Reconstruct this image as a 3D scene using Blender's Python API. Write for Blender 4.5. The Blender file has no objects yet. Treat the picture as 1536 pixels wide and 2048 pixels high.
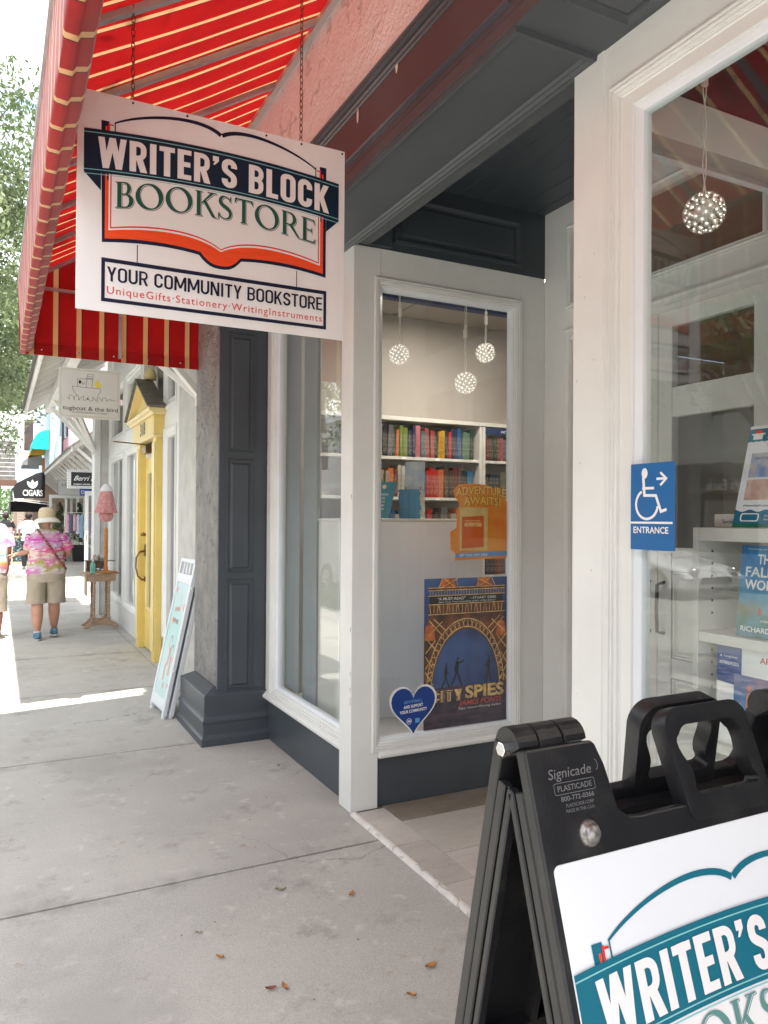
import bpy, bmesh, math, random
from math import sin, cos, pi, radians
from mathutils import Vector, Matrix, noise as mnoise
from mathutils.geometry import tessellate_polygon

scene = bpy.context.scene
COL = scene.collection
V = Vector

# ------------------------------------------------------------------ camera
YAW, PITCH, ROLL = radians(26.974), radians(.437), radians(.3688)
fwd = V((sin(YAW)*cos(PITCH), cos(YAW)*cos(PITCH), sin(PITCH)))
rgt = V((cos(YAW), -sin(YAW), 0))
upv = rgt.cross(fwd)
r2 = rgt*cos(ROLL)+upv*sin(ROLL)
u2 = -rgt*sin(ROLL)+upv*cos(ROLL)
cam = bpy.data.cameras.new('camera')
camo = bpy.data.objects.new('camera', cam)
COL.objects.link(camo)
M = Matrix.Identity(4)
for i in range(3):
    M[i][0] = r2[i]; M[i][1] = u2[i]; M[i][2] = -fwd[i]
M[0][3], M[1][3], M[2][3] = 0, 0, 1.6
camo.matrix_world = M
cam.sensor_fit = 'VERTICAL'; cam.sensor_height = 36; cam.sensor_width = 27
cam.lens = 36*1516.9/2048
cam.clip_start = .03; cam.clip_end = 1500
scene.camera = camo

# ------------------------------------------------------------------ sun and sky
SUN = V((.052, -.27, 1)).normalized()          # direction towards the sun
EL = math.asin(SUN.z); AZ = math.atan2(SUN.x, SUN.y)
world = bpy.data.worlds.new('World'); scene.world = world; world.use_nodes = True
wn = world.node_tree; wn.nodes.clear()
sky = wn.nodes.new('ShaderNodeTexSky'); sky.sky_type = 'NISHITA'; sky.sun_disc = False
sky.sun_elevation = EL; sky.sun_rotation = AZ % (2*pi)
sky.air_density = 1.0; sky.dust_density = 2.5; sky.ozone_density = 1.2
# thin broken white cloud over the blue
tc = wn.nodes.new('ShaderNodeTexCoord'); mp = wn.nodes.new('ShaderNodeMapping')
mp.inputs['Scale'].default_value = (1.3, 1.3, 3.5)
nz = wn.nodes.new('ShaderNodeTexNoise'); nz.inputs['Scale'].default_value = 1.6; nz.inputs['Detail'].default_value = 6
cr = wn.nodes.new('ShaderNodeValToRGB'); cr.color_ramp.elements[0].position = .39; cr.color_ramp.elements[1].position = .58
mx = wn.nodes.new('ShaderNodeMix'); mx.data_type = 'RGBA'
bg = wn.nodes.new('ShaderNodeBackground'); wo = wn.nodes.new('ShaderNodeOutputWorld')
mx.inputs['B'].default_value = (11.5, 11.6, 11.8, 1)
SKY_STR = .15
bg.inputs['Strength'].default_value = SKY_STR
wn.links.new(tc.outputs['Generated'], mp.inputs['Vector']); wn.links.new(mp.outputs['Vector'], nz.inputs['Vector'])
wn.links.new(nz.outputs['Fac'], cr.inputs['Fac']); wn.links.new(cr.outputs['Color'], mx.inputs['Factor'])
wn.links.new(sky.outputs['Color'], mx.inputs['A']); wn.links.new(mx.outputs['Result'], bg.inputs['Color'])
wn.links.new(bg.outputs['Background'], wo.inputs['Surface'])
sl = bpy.data.lights.new('sun', 'SUN'); sl.energy = 5.0; sl.angle = radians(.5); sl.color = (1, .96, .9)
so = bpy.data.objects.new('sun', sl); COL.objects.link(so)
so.rotation_mode = 'QUATERNION'; so.rotation_quaternion = SUN.to_track_quat('Z', 'Y')
scene.view_settings.view_transform = 'Standard'; scene.view_settings.look = 'None'
scene.view_settings.exposure = 1.43; scene.view_settings.gamma = 1.0
scene.view_settings.use_curve_mapping = False
scene.cycles.max_bounces = 9; scene.cycles.diffuse_bounces = 5; scene.cycles.glossy_bounces = 4
scene.cycles.transparent_max_bounces = 20; scene.cycles.transmission_bounces = 6

# ------------------------------------------------------------------ materials
def _nt(name):
    m = bpy.data.materials.new(name); m.use_nodes = True
    nt = m.node_tree; b = nt.nodes['Principled BSDF']
    return m, nt, b

def mat(name, col, rough=.6, var=.0, scale=8, bump=0, bscale=60, metal=0, spec=.5, col2=None, detail=5, coat=0, sheen=0, lo=.35, hi=.65, sc3=None, bdist=.01):
    m, nt, b = _nt(name)
    c = (*col, 1)
    b.inputs['Base Color'].default_value = c
    b.inputs['Roughness'].default_value = rough
    b.inputs['Metallic'].default_value = metal
    b.inputs['Specular IOR Level'].default_value = spec
    if coat: b.inputs['Coat Weight'].default_value = coat; b.inputs['Coat Roughness'].default_value = .08
    if var or bump or col2:
        t = nt.nodes.new('ShaderNodeTexCoord')
        mpn = nt.nodes.new('ShaderNodeMapping'); nt.links.new(t.outputs['Object'], mpn.inputs['Vector'])
        if sc3: mpn.inputs['Scale'].default_value = sc3
    if var or col2:
        n = nt.nodes.new('ShaderNodeTexNoise'); n.inputs['Scale'].default_value = scale; n.inputs['Detail'].default_value = detail
        nt.links.new(mpn.outputs['Vector'], n.inputs['Vector'])
        r = nt.nodes.new('ShaderNodeValToRGB'); r.color_ramp.elements[0].position = lo; r.color_ramp.elements[1].position = hi
        if col2: a, z = col, col2
        else:
            a = tuple(x*(1-var) for x in col); z = tuple(min(1, x*(1+var)) for x in col)
        r.color_ramp.elements[0].color = (*a, 1); r.color_ramp.elements[1].color = (*z, 1)
        nt.links.new(n.outputs['Fac'], r.inputs['Fac']); nt.links.new(r.outputs['Color'], b.inputs['Base Color'])
        rr = nt.nodes.new('ShaderNodeMapRange'); rr.inputs['To Min'].default_value = max(.02, rough-.09); rr.inputs['To Max'].default_value = min(1, rough+.09)
        nt.links.new(n.outputs['Fac'], rr.inputs['Value']); nt.links.new(rr.outputs['Result'], b.inputs['Roughness'])
    if bump:
        n2 = nt.nodes.new('ShaderNodeTexNoise'); n2.inputs['Scale'].default_value = bscale; n2.inputs['Detail'].default_value = 4
        nt.links.new(mpn.outputs['Vector'], n2.inputs['Vector'])
        bn = nt.nodes.new('ShaderNodeBump'); bn.inputs['Strength'].default_value = bump; bn.inputs['Distance'].default_value = bdist
        nt.links.new(n2.outputs['Fac'], bn.inputs['Height']); nt.links.new(bn.outputs['Normal'], b.inputs['Normal'])
    return m

def emis(name, col, s):
    m, nt, b = _nt(name)
    b.inputs['Base Color'].default_value = (*col, 1)
    b.inputs['Emission Color'].default_value = (*col, 1); b.inputs['Emission Strength'].default_value = s
    return m

def glass_mat(name, tint=(1, 1, 1), ior=1.52):
    m = bpy.data.materials.new(name); m.use_nodes = True; nt = m.node_tree; nt.nodes.clear()
    o = nt.nodes.new('ShaderNodeOutputMaterial'); mxs = nt.nodes.new('ShaderNodeMixShader')
    tr = nt.nodes.new('ShaderNodeBsdfTransparent'); tr.inputs['Color'].default_value = (*tint, 1)
    gl = nt.nodes.new('ShaderNodeBsdfGlossy'); gl.inputs['Roughness'].default_value = .0
    fr = nt.nodes.new('ShaderNodeFresnel'); g = nt.nodes.new('ShaderNodeNewGeometry')
    mr = nt.nodes.new('ShaderNodeMapRange'); mr.inputs['To Min'].default_value = ior; mr.inputs['To Max'].default_value = 1/ior
    nt.links.new(g.outputs['Backfacing'], mr.inputs['Value']); nt.links.new(mr.outputs['Result'], fr.inputs['IOR'])
    nt.links.new(fr.outputs['Fac'], mxs.inputs['Fac']); nt.links.new(tr.outputs[0], mxs.inputs[1]); nt.links.new(gl.outputs[0], mxs.inputs[2])
    nt.links.new(mxs.outputs[0], o.inputs['Surface'])
    return m

def translucent(m, fac=.45, col=None):
    """mix a translucent lobe into a principled material (cloth, leaves)"""
    nt = m.node_tree; b = nt.nodes['Principled BSDF']; o = [n for n in nt.nodes if n.type == 'OUTPUT_MATERIAL'][0]
    t = nt.nodes.new('ShaderNodeBsdfTranslucent'); mxs = nt.nodes.new('ShaderNodeMixShader'); mxs.inputs['Fac'].default_value = fac
    if col: t.inputs['Color'].default_value = (*col, 1)
    else:
        l = b.inputs['Base Color'].links
        if l: nt.links.new(l[0].from_socket, t.inputs['Color'])
        else: t.inputs['Color'].default_value = b.inputs['Base Color'].default_value
    nt.links.new(b.outputs[0], mxs.inputs[1]); nt.links.new(t.outputs[0], mxs.inputs[2]); nt.links.new(mxs.outputs[0], o.inputs['Surface'])
    return m

# ------------------------------------------------------------------ mesh helpers
class MB:
    def __init__(s): s.v = []; s.f = []; s.sm = []
    def add(s, vs, fs, smooth=False):
        n = len(s.v); s.v += [tuple(v) for v in vs]; s.f += [tuple(i+n for i in f) for f in fs]; s.sm += [smooth]*len(fs); return s
    def box(s, x0, y0, z0, x1, y1, z1):
        if x0 > x1: x0, x1 = x1, x0
        if y0 > y1: y0, y1 = y1, y0
        if z0 > z1: z0, z1 = z1, z0
        return s.add([(x0,y0,z0),(x1,y0,z0),(x1,y1,z0),(x0,y1,z0),(x0,y0,z1),(x1,y0,z1),(x1,y1,z1),(x0,y1,z1)],
                     [(0,3,2,1),(4,5,6,7),(0,1,5,4),(1,2,6,5),(2,3,7,6),(3,0,4,7)])
    def hexa(s, b, t):
        """four bottom points, four top points"""
        return s.add(list(b)+list(t), [(0,3,2,1),(4,5,6,7),(0,1,5,4),(1,2,6,5),(2,3,7,6),(3,0,4,7)])
    def bar(s, a, b, w, h, up=(0,0,1)):
        a = V(a); b = V(b); d = (b-a).normalized(); up = V(up)
        if abs(d.dot(up)) > .99: up = V((1,0,0))
        sx = d.cross(up).normalized()*w/2; sy = sx.cross(d).normalized()*h/2
        return s.hexa([a-sx-sy, a+sx-sy, a+sx+sy, a-sx+sy], [b-sx-sy, b+sx-sy, b+sx+sy, b-sx+sy])
    def tube(s, pts, r, n=8, caps=True, smooth=True):
        pts = [V(p) for p in pts]; k = len(pts)
        rs = r if isinstance(r, (list, tuple)) else [r]*k
        vs = []; fs = []; pn = None
        for i, p in enumerate(pts):
            d = (pts[min(i+1, k-1)]-pts[max(i-1, 0)]).normalized()
            if pn is None:
                a = V((0,0,1)) if abs(d.z) < .9 else V((1,0,0))
                x = d.cross(a).normalized()
            else:
                x = (pn-d*pn.dot(d)).normalized()
            pn = x; y = d.cross(x)
            for j in range(n):
                t = 2*pi*j/n; vs.append(p+(x*cos(t)+y*sin(t))*rs[i])
        for i in range(k-1):
            for j in range(n):
                fs.append((i*n+j, i*n+(j+1)%n, (i+1)*n+(j+1)%n, (i+1)*n+j))
        s.add(vs, fs, smooth)
        if caps: s.add(vs[:n], [tuple(range(n-1,-1,-1))]); s.add(vs[-n:], [tuple(range(n))])
        return s
    def lathe(s, prof, c=(0,0,0), n=16, smooth=True, sx=1, sy=1):
        vs = []; fs = []; k = len(prof)
        for (r, z) in prof:
            for j in range(n):
                t = 2*pi*j/n; vs.append((c[0]+r*cos(t)*sx, c[1]+r*sin(t)*sy, c[2]+z))
        for i in range(k-1):
            for j in range(n): fs.append((i*n+j, i*n+(j+1)%n, (i+1)*n+(j+1)%n, (i+1)*n+j))
        s.add(vs, fs, smooth)
        if prof[0][0] > 1e-4: s.add(vs[:n], [tuple(range(n-1,-1,-1))])
        if prof[-1][0] > 1e-4: s.add(vs[-n:], [tuple(range(n))])
        return s
    def rings(s, rings, smooth=True, caps=True):
        n = len(rings[0]); vs = [p for r in rings for p in r]; fs = []
        for i in range(len(rings)-1):
            for j in range(n): fs.append((i*n+j, i*n+(j+1)%n, (i+1)*n+(j+1)%n, (i+1)*n+j))
        s.add(vs, fs, smooth)
        if caps: s.add(rings[0], [tuple(range(n-1,-1,-1))]); s.add(rings[-1], [tuple(range(n))])
        return s
    def prism(s, poly, axis, a, b):
        """poly: 2D points in the plane normal to axis ('x': (y,z), 'y': (x,z), 'z': (x,y)), extruded a..b"""
        def m(p, t): return {'x': (t, p[0], p[1]), 'y': (p[0], t, p[1]), 'z': (p[0], p[1], t)}[axis]
        n = len(poly); vs = [m(p, a) for p in poly]+[m(p, b) for p in poly]
        tri = tessellate_polygon([[V((p[0], p[1], 0)) for p in poly]])
        fs = [tuple(t) for t in tri]+[tuple(i+n for i in reversed(t)) for t in tri]
        fs += [(i, (i+1)%n, (i+1)%n+n, i+n) for i in range(n)]
        return s.add(vs, fs)
    def ball(s, c, r, n=8, sc=(1,1,1)):
        prof = [(max(1e-5, sin(pi*i/n))*r, -cos(pi*i/n)*r*sc[2]) for i in range(n+1)]
        return s.lathe(prof, c, n*2, True, sc[0], sc[1])
    def xf(s, f):
        s.v = [tuple(f(V(p))) for p in s.v]; return s
    def build(s, name, m=None, parent=None, bev=0, label=None, kind=None, fixn=True, loc=None, bseg=1):
        me = bpy.data.meshes.new(name); me.from_pydata(s.v, [], s.f)
        me.polygons.foreach_set('use_smooth', s.sm)
        if fixn or bev:
            bm = bmesh.new(); bm.from_mesh(me)
            if fixn or bev: bmesh.ops.remove_doubles(bm, verts=bm.verts, dist=1e-5)
            bmesh.ops.recalc_face_normals(bm, faces=bm.faces)
            if bev:
                es = [e for e in bm.edges if len(e.link_faces) == 2 and e.calc_face_angle(0) > .6]
                bmesh.ops.bevel(bm, geom=es, offset=bev, segments=bseg, affect='EDGES', clamp_overlap=True, profile=.5)
            bm.to_mesh(me); bm.free()
        me.update()
        return link(name, me, m, parent, label, kind, loc)

def link(name, me, m=None, parent=None, label=None, kind=None, loc=None):
    o = bpy.data.objects.new(name, me); COL.objects.link(o)
    if m is not None:
        for q in (m if isinstance(m, (list, tuple)) else [m]): me.materials.append(q)
    if parent is not None: o.parent = parent
    if label: o['label'] = label
    if kind: o['kind'] = kind
    if loc: o.location = loc
    return o

def tag(o, label, cat, group=None):
    o['label'] = label; o['category'] = cat
    if group: o['group'] = group
    return o

def thing(name, label, cat, loc=(0,0,0), rz=0, group=None):
    o = bpy.data.objects.new(name, None); COL.objects.link(o); o.location = loc; o.rotation_euler = (0,0,rz)
    o.empty_display_size = .1
    return tag(o, label, cat, group)

def copy_tree(o, parent=None):
    c = o.copy(); COL.objects.link(c); c.parent = parent
    for ch in list(o.children): copy_tree(ch, c)
    return c

# flat print drawn on a real surface: a frame maps (a, b, lift) to the thing's own space
class Frame:
    def __init__(s, o, ux, uy, lift=.0012, w=None):
        s.o = V(o); s.x = V(ux); s.y = V(uy); s.n = s.x.normalized().cross(s.y.normalized()); s.l = lift; s.w = w
    def p(s, a, b, k=0):
        if s.w: a, b = s.w(a, b)
        return s.o+s.x*a+s.y*b+s.n*(s.l+k)
    def sub(s, k, w=None): return Frame(s.o, s.x, s.y, s.l+k, w or s.w)

class Print:
    def __init__(s, fr): s.fr = fr; s.v = []; s.f = []; s.k = 0
    def poly(s, *cont, k=None):
        """outer contour plus holes"""
        if k is None: k = s.k; s.k += .00006
        cs = [[V((p[0], p[1], 0)) for p in c] for c in cont]
        tri = tessellate_polygon(cs); n = len(s.v)
        flat = [p for c in cs for p in c]
        s.v += [tuple(s.fr.p(p.x, p.y, k)) for p in flat]
        for t in tri:
            a, b, c = (flat[i] for i in t)
            if (b-a).cross(c-a).z < 0: t = (t[0], t[2], t[1])
            s.f.append(tuple(i+n for i in t))
        return s
    def rect(s, x0, y0, x1, y1, n=1):
        if n == 1: return s.poly([(x0,y0),(x1,y0),(x1,y1),(x0,y1)])
        return s.poly([(x0+(x1-x0)*i/n, y0) for i in range(n+1)]+[(x1-(x1-x0)*i/n, y1) for i in range(n+1)])
    def stroke(s, pts, w, closed=False, w2=None):
        if closed:
            return s.poly(offset_path(pts, w/2, True), offset_path(pts, -w/2, True))
        return s.poly(offset_path(pts, w/2)+list(reversed(offset_path(pts, -w/2))))
    def vstroke(s, pts, ws):
        a = offset_path(pts, [w/2 for w in ws]); b = offset_path(pts, [-w/2 for w in ws])
        return s.poly(a+list(reversed(b)))
    def ellipse(s, cx, cy, rx, ry, n=24, hole=None):
        o = [(cx+rx*cos(2*pi*i/n), cy+ry*sin(2*pi*i/n)) for i in range(n)]
        if hole: return s.poly(o, [(cx+hole[0]*cos(2*pi*i/n), cy+hole[1]*sin(2*pi*i/n)) for i in range(n)])
        return s.poly(o)
    def text(s, body, x, y, w=None, h=None, bold=0, shear=0, align='L', rot=0, spacing=1, fun=None):
        """built-in font fitted to width w and cap height h, lower left (or centre) at x, y"""
        vs, fs = text_mesh(body, bold, shear, spacing)
        x0 = min(v[0] for v in vs); x1 = max(v[0] for v in vs)
        sy = h/.7 if h else 1.0
        sx = w/(x1-x0) if w else sy
        if not h: sy = sx
        ox = x if align == 'L' else x-(x1-x0)*sx/2 if align == 'C' else x-(x1-x0)*sx
        n = len(s.v); c, d = cos(rot), sin(rot)
        for v in vs:
            a = (v[0]-x0)*sx; b = v[1]*sy
            X, Y = (ox+a, y+b) if not rot else (ox+a*c-b*d, y+a*d+b*c)
            if fun: X, Y = fun(X, Y)
            s.v.append(tuple(s.fr.p(X, Y, s.k)))
        s.k += .00006
        s.f += [tuple(i+n for i in f) for f in fs]
        return s
    def build(s, name, m, parent, label=None):
        me = bpy.data.meshes.new(name); me.from_pydata(s.v, [], s.f); me.update()
        return link(name, me, m, parent, label)

def offset_path(pts, d, closed=False):
    n = len(pts); out = []
    ds = d if isinstance(d, list) else [d]*n
    for i in range(n):
        if closed: a, b, c = pts[i-1], pts[i], pts[(i+1) % n]
        else: a, b, c = pts[max(0, i-1)], pts[i], pts[min(n-1, i+1)]
        v1 = V((b[0]-a[0], b[1]-a[1])); v2 = V((c[0]-b[0], c[1]-b[1]))
        if v1.length < 1e-9: v1 = v2.copy()
        if v2.length < 1e-9: v2 = v1.copy()
        v1.normalize(); v2.normalize()
        n1 = V((-v1.y, v1.x)); n2 = V((-v2.y, v2.x)); m = (n1+n2)
        if m.length < 1e-6: m = n1
        m.normalize(); k = ds[i]/max(.35, m.dot(n1))
        out.append((b[0]+m.x*k, b[1]+m.y*k))
    return out

_tc = {}
def text_mesh(body, bold=0, shear=0, spacing=1):
    key = (body, bold, shear, spacing)
    if key not in _tc:
        cu = bpy.data.curves.new('t', 'FONT'); cu.body = body; cu.size = 1; cu.offset = bold; cu.shear = shear
        cu.space_character = spacing; cu.resolution_u = 3
        o = bpy.data.objects.new('t', cu); COL.objects.link(o)
        me = bpy.data.meshes.new_from_object(o, depsgraph=bpy.context.evaluated_depsgraph_get())
        _tc[key] = ([(v.co.x, v.co.y) for v in me.vertices], [tuple(p.vertices) for p in me.polygons])
        bpy.data.objects.remove(o); bpy.data.curves.remove(cu); bpy.data.meshes.remove(me)
    return _tc[key]

def arc(cx, cy, rx, ry, a0, a1, n=8):
    return [(cx+rx*cos(radians(a0+(a1-a0)*i/n)), cy+ry*sin(radians(a0+(a1-a0)*i/n))) for i in range(n+1)]
def bez(p0, p1, p2, p3, n=14):
    return [((1-t)**3*p0[0]+3*(1-t)**2*t*p1[0]+3*(1-t)*t*t*p2[0]+t**3*p3[0], (1-t)**3*p0[1]+3*(1-t)**2*t*p1[1]+3*(1-t)*t*t*p2[1]+t**3*p3[1]) for t in [i/n for i in range(n+1)]]

def trim_ring(mb, P, x0, y0, x1, y1, prof, fill=False):
    """mitred moulding: prof = [(inset, depth)...] from outside to inside; P(a, b, depth) gives a point"""
    rs = [[P(x0+i, y0+i, d), P(x1-i, y0+i, d), P(x1-i, y1-i, d), P(x0+i, y1-i, d)] for i, d in prof]
    mb.rings([[tuple(p) for p in r] for r in rs], smooth=False, caps=False)
    if fill: mb.add([tuple(p) for p in rs[-1]], [(0,1,2,3)])
    return mb

def skin_body(name, joints, bones, root, m, parent, levels=1, label=None):
    """one continuous surface grown round a skeleton; joints: {key: ((x,y,z), r)}"""
    ks = list(joints); idx = {k: i for i, k in enumerate(ks)}
    me = bpy.data.meshes.new(name)
    me.from_pydata([joints[k][0] for k in ks], [(idx[a], idx[b]) for a, b in bones], [])
    o = link(name, me, m, parent, label)
    sk = o.modifiers.new('skin', 'SKIN'); sk.use_smooth_shade = True; sk.branch_smoothing = .6
    for k in ks:
        sv = me.skin_vertices[0].data[idx[k]]; r = joints[k][1]
        sv.radius = (r, r) if not isinstance(r, tuple) else r
        sv.use_root = (k == root)
    if levels:
        ss = o.modifiers.new('smooth', 'SUBSURF'); ss.levels = levels; ss.render_levels = levels
    return o

# ------------------------------------------------------------------ shared materials
def mixc(nt, fac, a, b, mode='MIX'):
    n = nt.nodes.new('ShaderNodeMix'); n.data_type = 'RGBA'; n.blend_type = mode
    for s, q in (('Factor', fac), ('A', a), ('B', b)):
        if isinstance(q, bpy.types.NodeSocket): nt.links.new(q, n.inputs[s])
        elif s == 'Factor': n.inputs[s].default_value = q
        else: n.inputs[s].default_value = (*q, 1)
    return n.outputs['Result']
def nnoise(nt, vec, scale, detail=4, rough=.5, lo=.4, hi=.6, kind='n'):
    if kind == 'n':
        n = nt.nodes.new('ShaderNodeTexNoise'); n.inputs['Detail'].default_value = detail; n.inputs['Roughness'].default_value = rough; out = n.outputs['Fac']
    else:
        n = nt.nodes.new('ShaderNodeTexVoronoi'); out = n.outputs['Distance']
    n.inputs['Scale'].default_value = scale; nt.links.new(vec, n.inputs['Vector'])
    r = nt.nodes.new('ShaderNodeMapRange'); r.inputs['From Min'].default_value = lo; r.inputs['From Max'].default_value = hi
    nt.links.new(out, r.inputs['Value']); return r.outputs['Result']
def objvec(nt, kind='Object', sc=(1,1,1)):
    t = nt.nodes.new('ShaderNodeTexCoord'); m = nt.nodes.new('ShaderNodeMapping'); m.inputs['Scale'].default_value = sc
    nt.links.new(t.outputs[kind], m.inputs['Vector']); return m.outputs['Vector']
def wvec(nt):
    g = nt.nodes.new('ShaderNodeNewGeometry'); return g.outputs['Position']
def bump_of(nt, b, h, strength, dist=.01):
    n = nt.nodes.new('ShaderNodeBump'); n.inputs['Strength'].default_value = strength; n.inputs['Distance'].default_value = dist
    nt.links.new(h, n.inputs['Height']); nt.links.new(n.outputs['Normal'], b.inputs['Normal'])

def concrete(name, base, dark, spec_amt=1):
    m, nt, b = _nt(name); v = wvec(nt)
    c = mixc(nt, nnoise(nt, v, 1.1, 6, .6, .42, .60), base, dark)
    c = mixc(nt, nnoise(nt, v, 7, 5, .6, .5, .72), c, tuple(x*.86 for x in base))
    g = nnoise(nt, v, 240, 3, .7, .3, .7)
    c2 = mixc(nt, g, tuple(x*.58 for x in base), tuple(min(1, x*1.42) for x in base))
    c = mixc(nt, .55, c, c2)
    # pale and dark grit
    c = mixc(nt, nnoise(nt, v, 75, kind='v', lo=.11, hi=.07), c, tuple(min(.8, x*1.55) for x in base))
    c = mixc(nt, nnoise(nt, v, 43, kind='v', lo=.07, hi=.04), c, tuple(x*.45 for x in base))
    c = mixc(nt, nnoise(nt, v, 2.3, 7, .75, .55, .70), c, tuple(x*.62 for x in base))
    c = mixc(nt, nnoise(nt, v, 5.2, 5, .7, .64, .72), c, (base[0]*.75, base[1]*.62, base[2]*.50))
    c = mixc(nt, nnoise(nt, v, 9, 4, .6, .60, .70), c, tuple(min(.8, x*1.16) for x in base))
    wd = nt.nodes.new('ShaderNodeTexNoise'); wd.inputs['Scale'].default_value = 3; wd.inputs['Detail'].default_value = 5; nt.links.new(v, wd.inputs['Vector'])
    wa = nt.nodes.new('ShaderNodeVectorMath'); wa.operation = 'MULTIPLY_ADD'; wa.inputs[1].default_value = (.35, .35, .35); nt.links.new(wd.outputs['Color'], wa.inputs[0]); nt.links.new(v, wa.inputs[2])
    ve = nt.nodes.new('ShaderNodeTexVoronoi'); ve.feature = 'DISTANCE_TO_EDGE'; ve.inputs['Scale'].default_value = .8; nt.links.new(wa.outputs[0], ve.inputs['Vector'])
    vr = nt.nodes.new('ShaderNodeMapRange'); vr.inputs['From Min'].default_value = .0035; vr.inputs['From Max'].default_value = .001; nt.links.new(ve.outputs['Distance'], vr.inputs['Value'])
    vm = nt.nodes.new('ShaderNodeMath'); vm.operation = 'MULTIPLY'; nt.links.new(vr.outputs[0], vm.inputs[0]); nt.links.new(nnoise(nt, v, .9, 3, .5, .52, .60), vm.inputs[1])
    c = mixc(nt, vm.outputs[0], c, tuple(x*.5 for x in base))
    c = mixc(nt, nnoise(nt, v, .55, 5, .65, .52, .66), c, tuple(x*.80 for x in base))
    sj = nt.nodes.new('ShaderNodeSeparateXYZ'); nt.links.new(v, sj.inputs[0])
    jn = nt.nodes.new('ShaderNodeMath'); jn.operation = 'PINGPONG'; jn.inputs[1].default_value = .99
    js = nt.nodes.new('ShaderNodeMath'); js.operation = 'SUBTRACT'; js.inputs[1].default_value = 1.392; nt.links.new(sj.outputs[1], js.inputs[0]); nt.links.new(js.outputs[0], jn.inputs[0])
    jm = nt.nodes.new('ShaderNodeMapRange'); jm.inputs['From Min'].default_value = .10; jm.inputs['From Max'].default_value = .0; nt.links.new(jn.outputs[0], jm.inputs['Value'])
    jx = nt.nodes.new('ShaderNodeMath'); jx.operation = 'MULTIPLY'; nt.links.new(jm.outputs[0], jx.inputs[0]); nt.links.new(nnoise(nt, v, 3.5, 5, .7, .45, .62), jx.inputs[1])
    c = mixc(nt, jx.outputs[0], c, tuple(x*.66 for x in base))
    nt.links.new(c, b.inputs['Base Color']); b.inputs['Roughness'].default_value = .88; b.inputs['Specular IOR Level'].default_value = .25
    bump_of(nt, b, g, .35, .002)
    return m

def stucco(name, base, dark, strength=.8, scale=9, streak=(1,1,1), dist=.02, rough=.75, spec=.4):
    m, nt, b = _nt(name); v = objvec(nt, sc=streak)
    h = nnoise(nt, v, scale, 8, .62, .3, .7)
    h2 = nnoise(nt, v, scale*5, 5, .6, .35, .65)
    w = nt.nodes.new('ShaderNodeTexWave'); w.inputs['Scale'].default_value = scale*.22; w.inputs['Distortion'].default_value = 14; w.inputs['Detail'].default_value = 4
    nt.links.new(v, w.inputs['Vector'])
    r = nt.nodes.new('ShaderNodeMapRange'); r.inputs['From Min'].default_value = .9; r.inputs['From Max'].default_value = .99
    nt.links.new(w.outputs['Fac'], r.inputs['Value'])
    cr_ = nnoise(nt, v, scale*.8, 3, .5, .46, .54)
    mm = nt.nodes.new('ShaderNodeMath'); mm.operation = 'MULTIPLY'; nt.links.new(r.outputs['Result'], mm.inputs[0]); nt.links.new(cr_, mm.inputs[1])
    c = mixc(nt, nnoise(nt, v, scale*.35, 6, .6, .3, .7), base, dark)
    c = mixc(nt, mm.outputs[0], c, tuple(x*.80 for x in dark))
    nt.links.new(c, b.inputs['Base Color']); b.inputs['Roughness'].default_value = rough; b.inputs['Specular IOR Level'].default_value = spec
    a = nt.nodes.new('ShaderNodeMath'); a.operation = 'MULTIPLY_ADD'; a.inputs[1].default_value = .35; nt.links.new(h2, a.inputs[0]); nt.links.new(h, a.inputs[2])
    s2 = nt.nodes.new('ShaderNodeMath'); s2.operation = 'MULTIPLY_ADD'; s2.inputs[1].default_value = -.6; nt.links.new(mm.outputs[0], s2.inputs[0]); nt.links.new(a.outputs[0], s2.inputs[2])
    bump_of(nt, b, s2.outputs[0], strength, dist)
    return m

def paint(name, col, rough=.42, wear=None, var=.05, amt=.68):
    """brushed house paint with faint strokes and a little wear"""
    m, nt, b = _nt(name); v = objvec(nt)
    c = mixc(nt, nnoise(nt, v, 2.5, 5, .6), tuple(x*(1-var) for x in col), tuple(min(1, x*(1+var)) for x in col))
    if wear: c = mixc(nt, nnoise(nt, v, 22, 8, .7, amt, amt+.05), c, wear)
    nt.links.new(c, b.inputs['Base Color']); b.inputs['Roughness'].default_value = rough
    bump_of(nt, b, nnoise(nt, objvec(nt), 45, 2, .5, .2, .8), .02, .002)
    return m

M_walk = concrete('concrete_walk', (.425, .412, .378), (.345, .332, .30))
M_joint = mat('joint_dirt', (.15, .14, .125), .95)
M_curb = concrete('concrete_kerb', (.42, .39, .36), (.34, .31, .28))
M_road = concrete('faded_street_paving', (.30, .30, .275), (.24, .24, .22))
M_white = paint('white_trim_paint', (.71, .72, .70), .38, (.50, .47, .42), .03, .70)
M_stop = paint('white_glazing_stop', (.70, .74, .77), .4, (.4, .38, .35), .03, .70)
M_grey = paint('slate_grey_paint', (.056, .067, .079), .38, (.13, .13, .125), .07, .675)
M_soffit = paint('soffit_grey_paint', (.066, .075, .082), .5, None, .05)
M_dark = paint('dark_recess_paint', (.045, .056, .068), .4, None, .06)
M_glass = glass_mat('window_glass', (.97, .985, .98))
M_glass_coat = glass_mat('coated_window_glass', (.95, .97, .965), 1.62)
M_stucco_pink = stucco('trowelled_stucco', (.90, .90, .89), (.84, .83, .81), .5, 12, (1, 1, 1), .03)
M_stucco_grey = stucco('cracked_pillar_stucco', (.60, .59, .57), (.34, .335, .33), .9, 18, (1, 1, .8), .09, .42, .7)
M_stucco_plain = mat('sandy_stucco', (.50, .49, .465), .85, var=.1, scale=5, bump=.5, bscale=110)
M_chrome = mat('bright_steel', (.6, .6, .6), .25, metal=1)
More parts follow.
